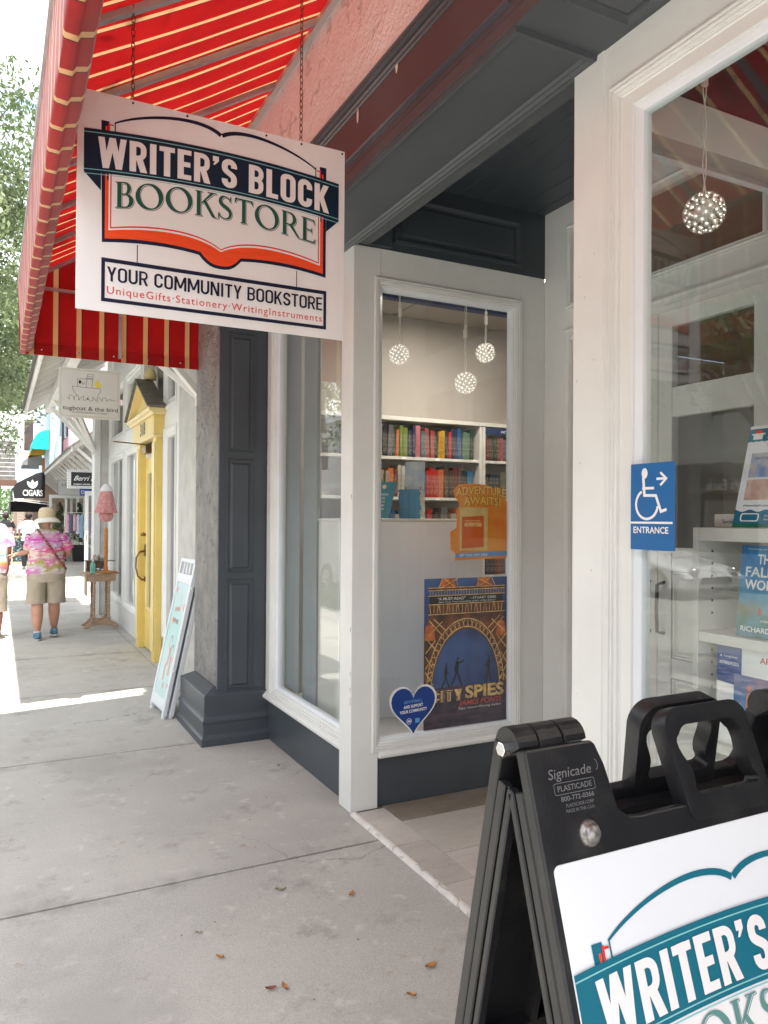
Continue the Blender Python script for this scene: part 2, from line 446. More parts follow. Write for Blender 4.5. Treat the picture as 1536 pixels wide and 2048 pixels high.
M_black = mat('black_metal', (.02, .02, .022), .4)
M_blk_plastic = mat('black_plastic', (.022, .022, .024), .36, bump=.15, bscale=400, spec=.5)

# ------------------------------------------------------------------ ground
def struct(name, m, mb, parent=None, **k):
    o = mb.build(name, m, parent, **k)
    if parent is None: o['kind'] = 'structure'
    return o
g = MB().add([(-900,-900,-.30),(900,-900,-.30),(900,900,-.30),(-900,900,-.30)], [(0,1,2,3)])
struct('ground', concrete('far_ground', (.2, .2, .17), (.14, .15, .11)), g, fixn=False)

rnd = random.Random(5)
walk = bpy.data.objects.new('sidewalk', None); COL.objects.link(walk); walk['kind'] = 'structure'
MB().box(-2.72, -4, -.16, 3.4, 60, -.022).build('bedding', M_joint, walk)
ys = [-4.0, -2.57, -.59, 1.39, 3.374, 5.388, 7.36, 9.33, 11.31, 13.29, 15.27, 17.25, 19.23, 21.2, 23.2, 25.2, 27.2, 29.2, 31.2, 33.2, 36, 40, 45, 60]
for i in range(len(ys)-1):
    a, b = ys[i]+.006, ys[i+1]-.006
    xe = 1.76 if b < 6.2 else 1.497
    spans = [(-2.7, -1.106), (-1.094, xe)]
    if xe < 1.6: spans.append((1.509, 1.9 if b < 13.5 else 3.4))
    for x0, x1 in spans:
        # the slab face carries a slightly uneven edge
        n = 9; dz = rnd.uniform(-.0015, .0015)
        def ln(p, q, amp=.0022): return [(p[0]+(q[0]-p[0])*t/n+rnd.uniform(-amp, amp)*(0 < t < n), p[1]+(q[1]-p[1])*t/n+rnd.uniform(-amp, amp)*(0 < t < n)) for t in range(n)]
        poly = ln((x0,a),(x1,a))+ln((x1,a),(x1,b))+ln((x1,b),(x0,b))+ln((x0,b),(x0,a))
        o = MB().prism(poly, 'z', -.09, 0).build('slab', M_walk, walk, bev=.004 if b < 22 else 0)
        o.location.z = dz
# kerb, road and the walk across the street
kb = bpy.data.objects.new('curb', None); COL.objects.link(kb); kb['kind'] = 'structure'
y = -4.0
while y < 60:
    MB().box(-2.88, y+.004, -.28, -2.724, y+2.99, -.004).build('curb_stone', M_curb, kb, bev=.012); y += 3
struct('road', M_road, MB().box(-12.6, -60, -.3, -2.885, 200, -.14))
mk = MB()
for y in range(-8, 50, 6): mk.box(-7.6, y, -.1395, -7.48, y+2.5, -.1355)
struct('road_marking', mat('road_paint', (.6, .6, .56), .7, var=.2, scale=20), mk)
struct('curb', M_curb, MB().box(-12.75, -60, -.3, -12.604, 120, .0), bev=.01)
struct('sidewalk', M_walk, MB().box(-17.2, -60, -.28, -12.755, 120, -.003))

# ------------------------------------------------------------------ stone floor of the recessed entrance
ent = bpy.data.objects.new('entrance_floor', None); COL.objects.link(ent); ent['kind'] = 'structure'
def trav(name, a, b_):
    m, nt, b = _nt(name); v = wvec(nt)
    w = nnoise(nt, objvec(nt, sc=(1, 3, 1)), 4, 9, .7, .3, .7)
    c = mixc(nt, w, a, b_)
    c = mixc(nt, nnoise(nt, v, 38, 6, .8, .60, .68), c, tuple(x*.55 for x in b_))
    nt.links.new(c, b.inputs['Base Color']); b.inputs['Roughness'].default_value = .5
    bump_of(nt, b, w, .2, .003); return m
TR = [trav('travertine', (.47, .44, .395), (.37, .34, .30)), trav('travertine_pale', (.52, .49, .445), (.42, .39, .35)), trav('travertine_dark', (.25, .215, .175), (.16, .135, .105))]
M_nose = stucco('worn_marble_nosing', (.74, .72, .69), (.55, .52, .48), .5, 22, (1,1,1), .006)
MB().box(1.70, 1.96, -.1, 3.02, 3.75, -.002).build('bedding', M_joint, ent)
def tile(x0, y0, x1, y1, m): return MB().box(x0+.0018, y0+.0018, -.04, x1-.0018, y1-.0018, .009+rnd.uniform(-.001, .001)).build('tile', m, ent, bev=.0012)
yb = [1.98, 2.38, 2.822, 3.262, 3.72]
for i in range(4):
    tile(1.737, yb[i], 1.905, yb[i+1], TR[i % 2])
    o = MB().prism([(1.700, -.03), (1.700, .002), (1.706, .012), (1.716, .0165), (1.730, .0165), (1.736, .011), (1.736, -.03)], 'y', yb[i]+.002, yb[i+1]-.002).build('nosing', M_nose, ent, bev=.001)
for k, (x0, x1) in enumerate(((1.905, 2.14), (2.14, 2.62), (2.62, 3.01))):
    tile(x0, 3.51, x1, 3.745, TR[2])
yy = 3.51
for k in range(4):
    y2 = max(1.98, yy-.42)
    xs = [1.905, 2.25, 2.66, 3.01] if k % 2 else [1.905, 2.47, 3.01]
    for j in range(len(xs)-1): tile(xs[j], y2, xs[j+1], yy, TR[(k+j) % 2])
    yy = y2
    if yy <= 1.98: break

# ------------------------------------------------------------------ the bookshop building
shop = thing('bookshop_building', 'corner bookshop front with slate grey panelling, white window frames and a recessed entrance', 'building', (1.7, 3.7, 0))
SO = V((1.7, 3.7, 0))
def sp(name, mb, m, parent=shop, **k):
    """building part from world coordinates"""
    o = mb.build(name, m, parent, **k)
    if parent is shop: o.location = -SO
    return o
XW = 1.708
# pillar between bookshop and neighbour
sp('pillar', MB().box(1.392, 5.335, .3, 1.9, 6.02, 4.2), M_stucco_grey)
pil = sp('pilaster', MB().box(1.394, 5.318, .33, 1.744, 5.334, 3.08), M_grey)
PX = lambda y0, s=1: (lambda a, b, d: (a, y0-d*s, b))
def raised(parent, x0, z0, x1, z1, P, m=M_grey, name='panel', dark=None):
    mb = MB()
    trim_ring(mb, P, x0, z0, x1, z1, [(0, .002), (.004, .009), (.012, .009), (.018, -.006), (.022, -.006), (.044, .010), (.047, .010)], fill=True)
    return mb.build(name, m, parent, fixn=False)
for z0, z1 in ((2.06, 2.915), (1.20, 2.015), (.365, 1.155)):
    raised(pil, 1.447, z0, 1.648, z1, PX(5.318))
# stepped plinth
pl = sp('plinth', MB().box(1.285, 5.27, 0, 1.75, 6.06, .012), M_grey)
lay = [(0, .012, 0), (.012, .055, .0), (.055, .075, .010), (.075, .155, .014), (.155, .17, .008), (.17, .185, .016), (.185, .345, .022)]
mb = MB()
prof = [(0, .0), (0, .05), (.010, .062), (.014, .075), (.014, .150), (.008, .158), (.008, .172), (.018, .185), (.022, .20), (.022, .345), (.026, .350), (.105, .392)]
x1 = 1.751
def pr(i, z): return [(1.27+i, 5.255+i, z), (x1, 5.255+i, z), (x1, 6.075-i, z), (1.27+i, 6.075-i, z)]
mb.rings([pr(i, z) for i, z in prof], smooth=False)
mb.build('plinth_moulding', M_grey, pl)

def window_unit(label, P, a0, a1, z0, z1, g, sill=True, gm=None, casing_w=.055, head=.0, closed_back=True, stop=.02):
    """display window in a local plane: P(a, b, depth) with depth towards the viewer; g = glass rect"""
    w = MB()
    # flat outer frame as four butted boards
    ga0, gz0, ga1, gz1 = g
    c = casing_w
    A0, A1, Z0, Z1 = ga0-c-stop, ga1+c+stop, gz0-c-stop, gz1+c+stop
    def bx(a, b, c_, d, d0, d1):
        return w.hexa([P(a, b, d0), P(c_, b, d0), P(c_, b, d1), P(a, b, d1)], [P(a, d, d0), P(c_, d, d0), P(c_, d, d1), P(a, d, d1)])
    bx(a0, z0, A0, z1, -.07, 0); bx(A1, z0, a1, z1, -.07, 0); bx(A0, Z1, A1, z1, -.07, 0); bx(A0, z0, A1, Z0, -.07, 0)
    o = sp('display_window', w, M_white, bev=.002, label=label)
    t = MB()
    trim_ring(t, P, A0, Z0, A1, Z1, [(-.002, -.002), (-.002, .010), (.004, .014), (.009, .014), (.011, .008), (.016, .012), (.021, .012), (.023, .004), (.029, .006), (.034, .004), (.036, -.004), (.041, -.002), (.045, -.006), (c-.002, -.008), (c, -.012), (c, -.03)])
    t.build('casing', M_white, o, fixn=False)
    s = MB()
    trim_ring(s, P, A0+c, Z0+c, A1-c, Z1-c, [(-.001, -.016), (.006, -.017), (stop-.004, -.024), (stop, -.028), (stop+.001, -.06)])
    s.build('glazing_stop', M_stop, o, fixn=False)
    gl = MB().hexa([P(ga0-.003, gz0-.003, -.046), P(ga1+.003, gz0-.003, -.046), P(ga1+.003, gz0-.003, -.040), P(ga0-.003, gz0-.003, -.040)],
                   [P(ga0-.003, gz1+.003, -.046), P(ga1+.003, gz1+.003, -.046), P(ga1+.003, gz1+.003, -.040), P(ga0-.003, gz1+.003, -.040)])
    gl.build('glass_pane', gm or M_glass, o)
    if sill:
        q = MB(); zs = Z0
        trim = [(-.03, -.012), (.026, -.012), (.030, -.004), (.030, .006), (.022, .014), (.014, .020), (.012, .030), (-.03, .040)]
        pts0 = [P(a0, zs+z, d) for d, z in [(x, y-.02) for x, y in trim]]
        pts1 = [P(a1, zs+z, d) for d, z in [(x, y-.02) for x, y in trim]]
        q.rings([[tuple(p) for p in pts0], [tuple(p) for p in pts1]], smooth=False)
        q.build('sill', M_white, o)
    return o
PS = lambda x: (lambda a, b, d: (x-d, a, b))     # plane facing the street
W1 = window_unit('tall window with a grey blind left of the entrance', PS(1.742), 3.892, 5.30, .31, 3.088, (3.99, .405, 5.115, 2.90))
W2 = window_unit('poster window facing the street end', PX(3.742), 1.8755, 3.0152, .31, 3.088, (1.90, .375, 2.775, 2.866), casing_w=.045, stop=.018)
W3 = window_unit('large near window right of the entrance', PS(1.712), -.75, 1.83, .31, 3.104, (-.6, .42, 1.693, 2.845), casing_w=.085, stop=.024, gm=M_glass_coat)
PB = lambda y0: (lambda a, b, d: (a, y0+d, b))
W4 = window_unit('entrance side window behind the near corner post', lambda a, b, d: (a, 1.968+d, b), 1.88, 3.0152, .31, 3.088, (1.93, .375, 2.775, 2.866), casing_w=.045, stop=.018)
# corner posts
sp('corner_post', MB().box(1.708, 3.738, .002, 1.875, 3.892, 3.088), M_white, bev=.004)
sp('corner_post', MB().box(1.708, 1.828, .002, 1.875, 1.973, 3.104), M_white, bev=.004)
# kick panels
for nm, b in (('kick_panel', (1.752, 3.893, .002, 1.80, 5.32, .312)), ('kick_panel', (1.876, 3.752, .002, 3.0152, 3.80, .312)), ('kick_panel', (1.73, -.78, .002, 1.78, 1.827, .312)), ('kick_panel', (1.876, 1.92, .002, 3.0152, 1.964, .312))):
    sp(nm, MB().box(*b), M_grey, bev=.002)
# weathering: nail heads and small paint chips on the posts
wr = random.Random(6)
for (ym, x_, n_) in ((1.9, 1.7075, 7), (3.80, 1.7075, 5)):
    pr_ = Print(Frame((x_, ym, 0), (0, -1, 0), (0, 0, 1), .0006))
    for _ in range(n_): pr_.ellipse(wr.uniform(-.05, .05), wr.uniform(.4, 2.9), wr.uniform(.0015, .003), wr.uniform(.002, .006), 7)
    o = pr_.build('nail_marks', mat('old_filler', (.50, .47, .42), .8), shop); o.location = -SO; o['kind'] = 'stuff'
pr_ = Print(Frame((1.7075, 3.742, 0), (0, -1, 0), (0, 0, 1), .0006))
for z_ in (.58, .60, .655, .74, .98, 1.7): pr_.poly([(.0, z_), (-.006, z_+.004), (-.004, z_+.014), (-.007, z_+.02), (0, z_+.028)])
o = pr_.build('paint_chips', mat('bare_wood_chip', (.12, .09, .07), .9), shop); o.location = -SO; o['kind'] = 'stuff'
# door wall at the back of the recess
sp('entrance_wall', MB().box(3.016, 3.50, .0, 3.10, 3.742, 3.498).box(3.016, 1.966, .0, 3.10, 2.20, 3.498).box(3.016, 2.20, 3.32, 3.10, 3.50, 3.498).box(3.016, 2.20, 2.66, 3.10, 3.50, 2.88), M_white)
P3 = PS(3.016)
tr = sp('transom_window', trim_ring(MB(), P3, 2.20, 2.85, 3.53, 3.345, [(0, 0), (0, .014), (.012, .018), (.02, .008), (.03, .008), (.035, -.03)]), M_white, fixn=False)
MB().box(3.04, 2.20, 2.86, 3.046, 3.50, 3.33).build('glass_pane', M_glass, tr)
sp('door_casing', trim_ring(MB(), P3, 2.15, -.02, 3.55, 2.735, [(0, 0), (0, .016), (.015, .020), (.025, .010), (.045, .010), (.05, -.03)]), M_white, fixn=False)
for k in range(2):
    y0 = 2.20+k*.652; y1 = y0+.648; xd = 3.035
    d = MB().box(xd, y0, .02, xd+.04, y0+.09, 2.66).box(xd, y1-.09, .02, xd+.04, y1, 2.66)
    for za, zb in ((.02, .24), (.80, .90), (1.34, 1.46), (2.12, 2.27), (2.58, 2.66)): d.box(xd, y0+.09, za, xd+.04, y1-.09, zb)
    dr = sp('door', d, M_white, bev=.002)
    for za, zb in ((.24, .80), (.90, 1.34)): raised(dr, y0+.09, za, y1-.09, zb, PS(xd+.015), M_white)
    for za, zb in ((1.46, 2.12), (2.27, 2.58)): MB().box(xd+.016, y0+.085, za-.004, xd+.022, y1-.085, zb+.004).build('glass_pane', M_glass, dr)
    yh = y1-.045 if k == 0 else y0+.045
    MB().tube([(xd-.002, yh, 1.02), (xd-.05, yh, 1.03), (xd-.055, yh, 1.15), (xd-.05, yh, 1.27), (xd-.002, yh, 1.28)], .009).build('handle', M_black, dr)
# frieze boards over the side windows, with a raised panel each
for yf, P, s in ((3.742, PX(3.742), 1), (1.966, PB(1.966), -1)):
    o = sp('frieze_board', MB().box(1.716, yf, 3.0882, 3.0158, yf+.05*s, 3.498), M_dark)
    m_ = MB(); trim_ring(m_, P, 1.95, 3.13, 2.83, 3.41, [(0, .001), (.006, .02), (.02, .02), (.035, .004), (.05, .002), (.06, .012), (.07, .012)], fill=True)
    m_.build('panel', M_dark, o, fixn=False)
    MB().box(1.716, yf-.03*s if s > 0 else yf, 3.094, 1.93, yf-.001 if s > 0 else yf+.03, 3.20).build('beam_end', M_dark, o)
cl = sp('recess_ceiling', MB().box(1.80, 1.96, 3.50, 3.10, 3.76, 3.52), M_dark)
x = 1.81
while x < 3.0:
    MB().box(x+.002, 1.97, 3.482, min(x+.138, 3.0145), 3.741, 3.499).build('plank', M_dark, cl, bev=.004); x += .14
# box beam over the opening, soffit with its mouldings
sf = sp('soffit', MB().box(1.378, -1.4, 3.094, 1.72, 5.333, 3.14), M_soffit)
PU = lambda a, b, d: (b, a, 3.094-d)      # looking up: a along the street, b across
for a0, a1, kind in ((1.86, 5.18, 0), (1.385, 1.70, 1), (-1.2, 1.30, 0)):
    mb = MB()
    if kind == 0:
        trim_ring(mb, PU, a0, 1.385, a1, 1.712, [(0, 0), (.003, .016), (.016, .018), (.026, .010), (.032, .010), (.040, .001), (.045, .001)])
    else:
        trim_ring(mb, PU, a0, 1.43, a1, 1.68, [(0, 0), (.002, .014), (.014, .016), (.022, .004), (.03, .002), (.05, .012), (.054, .012)], fill=True)
    mb.build('moulding', M_soffit, sf, fixn=False)
MB().box(1.722, 1.98, 3.092, 1.80, 3.736, 3.485).build('beam_board', M_soffit, sf, bev=.003)
MB().prism([(1.700, 3.093), (1.700, 3.082), (1.708, 3.076), (1.715, 3.082), (1.721, 3.078), (1.727, 3.084), (1.727, 3.093)], 'y', 1.98, 3.736).build('bead', M_soffit, sf)
# fascia above the soffit
fa = sp('fascia_board', MB().box(1.378, -1.4, 3.142, 1.50, 5.9, 3.46), M_grey)
PF = PS(1.378)
for a0, a1 in ((-1.3, 1.35), (1.88, 5.28)):
    mb = MB(); trim_ring(mb, PF, a0, 3.17, a1, 3.41, [(0, 0), (.002, .008), (.010, .010), (.016, .003), (.022, .008), (.03, .006), (.034, 0)])
    mb.build('moulding', M_grey, fa, fixn=False)
MB().prism([(1.378, 3.425), (1.366, 3.430), (1.362, 3.440), (1.366, 3.448), (1.360, 3.455), (1.378, 3.462)], 'y', -1.4, 5.9).build('bead', M_grey, fa)
for yy_, zz in ((2.62, 3.375), (2.98, 3.345)):     # two bare spots where sign hooks came off
    P_ = Print(Frame((1.3765, yy_, zz), (0, -1, 0), (0, 0, 1), .0006)); P_.ellipse(0, 0, .010, .034, 12)
    P_.build('bare_patch', mat('bare_primer', (.75, .68, .62), .8), fa)
# stucco band over the fascia and the wall above
wal = sp('stucco_band', MB().box(1.39, -1.4, 3.464, 1.8, 5.333, 4.2), M_stucco_pink)
sp('upper_wall', MB().box(1.60, -6, 4.202, 7.5, 6.02, 7.5), M_stucco_pink)
sp('second_pillar', MB().box(1.392, -1.4, .0, 1.9, -.78, 3.09), M_stucco_grey)
sp('lower_wall', MB().box(1.6, -6, 0, 1.9, -1.41, 4.2), M_stucco_pink)

# rooms behind the glass
M_room = mat('warm_grey_room_paint', (.40, .365, .33), .7, var=.05, scale=2)
M_case = mat('painted_case', (.62, .60, .56), .5, var=.04, scale=6)
M_navy = mat('navy_valance', (.015, .035, .11), .5)
M_wood = mat('oak_floor', (.22, .14, .08), .4, var=.25, scale=6, sc3=(1, 6, 1))
sp('shop_floor', MB().box(1.81, -5.5, -.05, 7.5, 1.955, .03).box(1.81, 3.755, -.05, 7.5, 6.0, .03).box(3.11, 1.956, -.05, 7.5, 3.754, .03), M_wood)
sp('back_wall', MB().box(7.4, -5.5, .03, 7.5, 6.0, 3.4), M_room)
sp('party_wall', MB().box(1.91, 5.98, .03, 7.4, 6.08, 3.4), M_room)
sp('far_side_wall', MB().box(1.91, -5.5, .03, 7.4, -5.4, 3.4), M_room)
sp('shop_ceiling', MB().box(1.9, -5.4, 3.40, 3.10, 1.90, 3.46).box(1.9, 3.80, 3.40, 3.10, 5.97, 3.46).box(3.12, -5.4, 3.40, 7.4, 5.97, 3.46), M_room)
sp('window_valance', MB().box(1.82, 4.22, 2.985, 3.2, 4.28, 3.07), M_navy)
sp('window_reveal', MB().box(1.815, 5.15, .33, 2.10, 5.22, 3.38), M_case)
# painted display deck of both windows
sp('display_deck', MB().box(1.81, 3.81, .031, 2.9, 5.14, .34), M_case, bev=.004)
sp('display_deck', MB().box(1.81, -.74, .031, 2.8, 1.90, .34), M_case, bev=.004)
bl = sp('window_blind', MB().box(1.83, 4.86, .40, 1.835, 5.14, 3.05).box(1.85, 4.60, .345, 1.87, 4.84, 3.05), mat('grey_blind', (.36, .385, .40), .6, var=.04))

# ------------------------------------------------------------------ red striped awning
AW = thing('awning', 'red awning with thin cream stripes over the bookshop front', 'awning', (.75, 2.4, 2.75))
AO = V((.75, 2.4, 2.75))
def ap(name, mb, m, parent=AW, **k):
    o = mb.build(name, m, parent, **k)
    if parent is AW: o.location = -AO
    return o
def cloth(name, axis, phase, pitch, w=.017, sheen=0):
    m, nt, b = _nt(name); v = objvec(nt)
    sx = nt.nodes.new('ShaderNodeSeparateXYZ'); nt.links.new(v, sx.inputs[0])
    a = nt.nodes.new('ShaderNodeMath'); a.operation = 'MULTIPLY_ADD'; a.inputs[1].default_value = 1/pitch; a.inputs[2].default_value = -phase/pitch+.5
    nt.links.new(sx.outputs[axis], a.inputs[0])
    f = nt.nodes.new('ShaderNodeMath'); f.operation = 'FRACT'; nt.links.new(a.outputs[0], f.inputs[0])
    d = nt.nodes.new('ShaderNodeMath'); d.operation = 'SUBTRACT'; d.inputs[1].default_value = .5; nt.links.new(f.outputs[0], d.inputs[0])
    def band(lo, hi):
        g1 = nt.nodes.new('ShaderNodeMath'); g1.operation = 'GREATER_THAN'; g1.inputs[1].default_value = lo; nt.links.new(d.outputs[0], g1.inputs[0])
        g2 = nt.nodes.new('ShaderNodeMath'); g2.operation = 'LESS_THAN'; g2.inputs[1].default_value = hi; nt.links.new(d.outputs[0], g2.inputs[0])
        mm = nt.nodes.new('ShaderNodeMath'); mm.operation = 'MULTIPLY'; nt.links.new(g1.outputs[0], mm.inputs[0]); nt.links.new(g2.outputs[0], mm.inputs[1]); return mm.outputs[0]
    h = w/pitch/1.0
    v2 = nnoise(nt, v, 3, 5, .6)
    red = mixc(nt, v2, (.45, .009, .009), (.37, .007, .008))
    c = mixc(nt, band(-h, h), red, (.76, .43, .20))
    c = mixc(nt, band(h, h*1.45), c, (.10, .01, .02))
    nt.links.new(c, b.inputs['Base Color']); b.inputs['Roughness'].default_value = .7; b.inputs['Specular IOR Level'].default_value = .25
    wv = nnoise(nt, objvec(nt, sc=(1,1,1)), 700, 2, .5, .3, .7); bump_of(nt, b, wv, .15, .001)
    b.inputs['Sheen Weight'].default_value = sheen; b.inputs['Sheen Roughness'].default_value = .4
    return translucent(m, .20)
M_clothY = cloth('striped_awning_cloth', 1, 1.955, .16, .0115)
M_clothV = cloth('striped_valance_cloth', 1, 1.955, .16, .0125, .3)
M_clothX = cloth('striped_awning_side_cloth', 0, .202, .157)
M_galv = mat('galvanised_tube', (.42, .40, .41), .5, metal=.3, var=.12, scale=12)
Y0a, Y1a = -1.35, 5.95
def xf_top(y): return .152-.043*max(0, (y-1.7))/4.25
def slope_pt(y, t, dz=0):
    xa = xf_top(y); x = xa+(1.385-xa)*t
    return (x, y, 3.25+(4.045-3.25)*t+dz)
n = 146; vs = []; fs = []
for i in range(n+1):
    y = Y0a+(Y1a-Y0a)*i/n
    ph = ((y-2.80)/.6) % 1
    sag = -.016*sin(pi*ph)
    for j in range(9):
        t = j/8; p = slope_pt(y, t, sag*sin(pi*t)+.003+.010*sin(pi*t)*mnoise.noise(V((y*2.2, t*2.5, 7)))); vs.append(p)
for i in range(n):
    for j in range(8): fs.append((i*9+j, i*9+j+1, (i+1)*9+j+1, (i+1)*9+j))
ap('canopy', MB().add(vs, fs, True), M_clothY, fixn=False)
# front face with the hem rolled round the lower rail
prof = [(None, 3.253), (None, 3.10), (.131, 2.95), (.1285, 2.80), (.127, 2.756), (.132, 2.749), (.163, 2.747), (.169, 2.760), (.197, 2.768), (.205, 2.782), (.206, 2.835), (.190, 2.845)]
rs = []
for i in range(n+1):
    y = Y0a+(Y1a-Y0a)*i/n; r = []
    ph = ((y-1.955)/.16) % 1
    bul = .0012*abs(sin(pi*ph))
    for k, (x, z) in enumerate(prof):
        if x is None: x = xf_top(y) if k == 0 else (xf_top(y)+.131)/2
        else: x = x
        o_ = bul if k >= 4 else 0
        w_ = .0035*mnoise.noise(V((k*.6, y*5.5, 1)))+.002*mnoise.noise(V((k*.9, y*17, 4)))
        r.append((x-(o_ if k < 7 else -o_)+w_, y, z-o_*.7+w_*.6))
    rs.append(r)
k = len(prof); vs = [p for r in rs for p in r]; fs = []
for i in range(n):
    for j in range(k-1): fs.append((i*k+j, i*k+j+1, (i+1)*k+j+1, (i+1)*k+j))
ap('front_valance', MB().add(vs, fs, True), M_clothV, fixn=False)
# end panels
for yy in (5.955, -1.355):
    sgn = 1 if yy > 0 else -1
    xt = xf_top(5.95) if sgn > 0 else .152
    ap('end_panel', MB().add([(.128, yy, 2.752), (1.391, yy, 2.752), (1.391, yy, 4.05), (xt, yy, 3.255)], [(0,1,2,3)]), M_clothX, fixn=False)
    ap('hem', MB().box(.127, yy-.006*sgn, 2.749, 1.391, yy-.002*sgn, 2.832), M_clothX, bev=.001)
rv = MB()
for i in range(6): rv.lathe([(.006, 0), (.005, .003), (.001, .004)], (0,0,0), 8)
for i in range(5):
    x = .27+i*.245
    r = MB().lathe([(.008, 0), (.006, .004), (.001, .005)], (0,0,0), 8).xf(lambda p: (x+p.x, 5.948-p.z, 2.79+p.y))
    ap('rivet', r, M_chrome)
# frame: rafters, rails, posts
yr = 5.90
for i in range(13):
    y = 5.88-.613*i if i else 5.925
    if y < Y0a: break
    a = V(slope_pt(y, 0.01, -.016)); b = V(slope_pt(y, 1, -.016))
    ap('rafter', MB().bar(a, b, .030, .026), M_galv, bev=.002)
    MBp = MB().bar((xf_top(y)+.012, y, 3.23), (.148, y, 2.79), .022, .022, (0,1,0)); ap('front_post', MBp, M_galv)
ap('front_rail', MB().bar((xf_top(Y0a)+.012, Y0a+.01, 3.232), (xf_top(Y1a)+.012, Y1a-.01, 3.232), .024, .024), M_galv)
ap('lower_rail', MB().bar((.158, Y0a+.01, 2.785), (.158, Y1a-.01, 2.785), .024, .024), M_galv)
ap('side_rail', MB().bar((.15, 5.93, 3.225), (1.388, 5.93, 3.225), .02, .02), M_galv)
ap('side_post', MB().bar((.80, 5.935, 2.775), (.80, 5.935, 3.66), .022, .022, (0,1,0)), M_galv)
ap('wall_flashing', MB().box(1.352, Y0a, 4.0, 1.388, Y1a, 4.014).box(1.352, Y0a, 3.985, 1.356, Y1a, 4.0), mat('flashing', (.55, .53, .51), .4, metal=.4))

# ------------------------------------------------------------------ lettering drawn stroke by stroke
def dia(p, q, wh): return [(p[0]-wh/2, p[1]), (p[0]+wh/2, p[1]), (q[0]+wh/2, q[1]), (q[0]-wh/2, q[1])]
def rr(x0, y0, x1, y1, r, n=5):
    return arc(x1-r, y1-r, r, r, 0, 90, n)+arc(x0+r, y1-r, r, r, 90, 180, n)+arc(x0+r, y0+r, r, r, 180, 270, n)+arc(x1-r, y0+r, r, r, 270, 360, n)
def gothic(ch, w, t):
    """condensed bold capital of height 1 and width w, as contours"""
    L, R, B, T = t/2, w-t/2, t/2, 1-t/2
    th = t*.86
    out = []
    S = lambda p, k=t: out.append((offset_path(p, k/2)+list(reversed(offset_path(p, -k/2))),))
    if ch == 'I': S([(w/2, 0), (w/2, 1)])
    elif ch == 'T': S([(w/2, 0), (w/2, 1-.01)]); S([(0, T), (w, T)], th)
    elif ch == 'L': S([(L, 0), (L, 1)]); S([(L, th/2), (w, th/2)], th)
    elif ch == 'E':
        S([(L, 0), (L, 1)])
        for y, e in ((th/2, w), (.51, w*.93), (1-th/2, w)): S([(L, y), (e, y)], th)
    elif ch in 'RB':
        r = min(.2, (R-L)*.55)
        S([(L, 0), (L, 1)])
        mid = .46 if ch == 'R' else .52
        S([(L, 1-th/2), (R-r, 1-th/2)]+arc(R-r, 1-th/2-r, r, r, 90, 0, 6)+arc(R-r, mid+r, r, r, 0, -90, 6)+[(L, mid)], th)
        if ch == 'R': out.append((dia((w*.55, mid), (w-t*.45, 0), t*1.05),))
        else: S([(L, mid), (R-r, mid)]+arc(R-r, mid-r, r, r, 90, 0, 6)+arc(R-r, th/2+r, r, r, 0, -90, 6)+[(L, th/2)], th)
    elif ch == 'O': out.append((rr(0, 0, w, 1, w*.42), rr(t, th, w-t, 1-th, (w-2*t)*.46)))
    elif ch == 'C':
        r = (R-L)/2
        S([(R, .66), (R, T-r)]+arc(L+r, T-r, r, r, 0, 180, 8)+arc(L+r, B+r, r, r, 180, 360, 8)+[(R, .34)])
    elif ch == 'S':
        r = (R-L)/2
        S([(R, .70), (R, T-r)]+arc(L+r, T-r, r, r, 0, 180, 8)+[(L, .68)]+bez((L, .66), (L+.01, .52), (R-.01, .50), (R, .33), 8)+[(R, B+r)]+arc(L+r, B+r, r, r, 0, -180, 8)+[(L, .30)])
    elif ch == 'K':
        S([(L, 0), (L, 1)]); out.append((dia((t*.9, .40), (w-t*.55, 1), t*1.0),)); out.append((dia((w*.42, .60), (w-t*.48, 0), t*1.05),))
    elif ch == 'W':
        h = t*.92
        for a, b in (((h/2, 1), (w*.27, 0)), ((w*.27, 0), (w*.5, 1)), ((w*.5, 1), (w*.73, 0)), ((w*.73, 0), (w-h/2, 1))): out.append((dia(a, b, h),))
    elif ch == 'M':
        h = t*.9
        S([(L, 0), (L, 1)]); S([(R, 0), (R, 1)])
        out.append((dia((L+.02, 1), (w/2, .18), h*1.1),)); out.append((dia((w/2, .18), (R-.02, 1), h*1.1),))
    elif ch == 'N': S([(L, 0), (L, 1)]); S([(R, 0), (R, 1)]); out.append((dia((L+.02, 1), (R-.02, 0), h if False else t*1.1),))
    elif ch == 'U':
        r = (R-L)/2; S([(L, 1), (L, B+r)]+arc(L+r, B+r, r, r, 180, 360, 8)+[(R, 1)])
    elif ch == 'Y':
        S([(w/2, 0), (w/2, .45)]); out.append((dia((t*.5, 1), (w/2, .40), t),)); out.append((dia((w-t*.5, 1), (w/2, .40), t),))
    elif ch == "'": out.append(([(0, .72), (t*.9, .98), (t*.9, .99), (0, .99)],)) if False else out.append(([(0, 1), (t, 1), (t, .84), (t*.35, .70), (t*.05, .70), (t*.35, .82), (0, .82)],))
    return out
GW = {'I': .2, 'T': .46, 'L': .40, 'E': .42, 'R': .50, 'B': .50, 'O': .52, 'C': .50, 'S': .49, 'K': .52, 'W': .80, "'": .2, ' ': .22, 'M': .72, 'N': .55, 'U': .52, 'Y': .52}
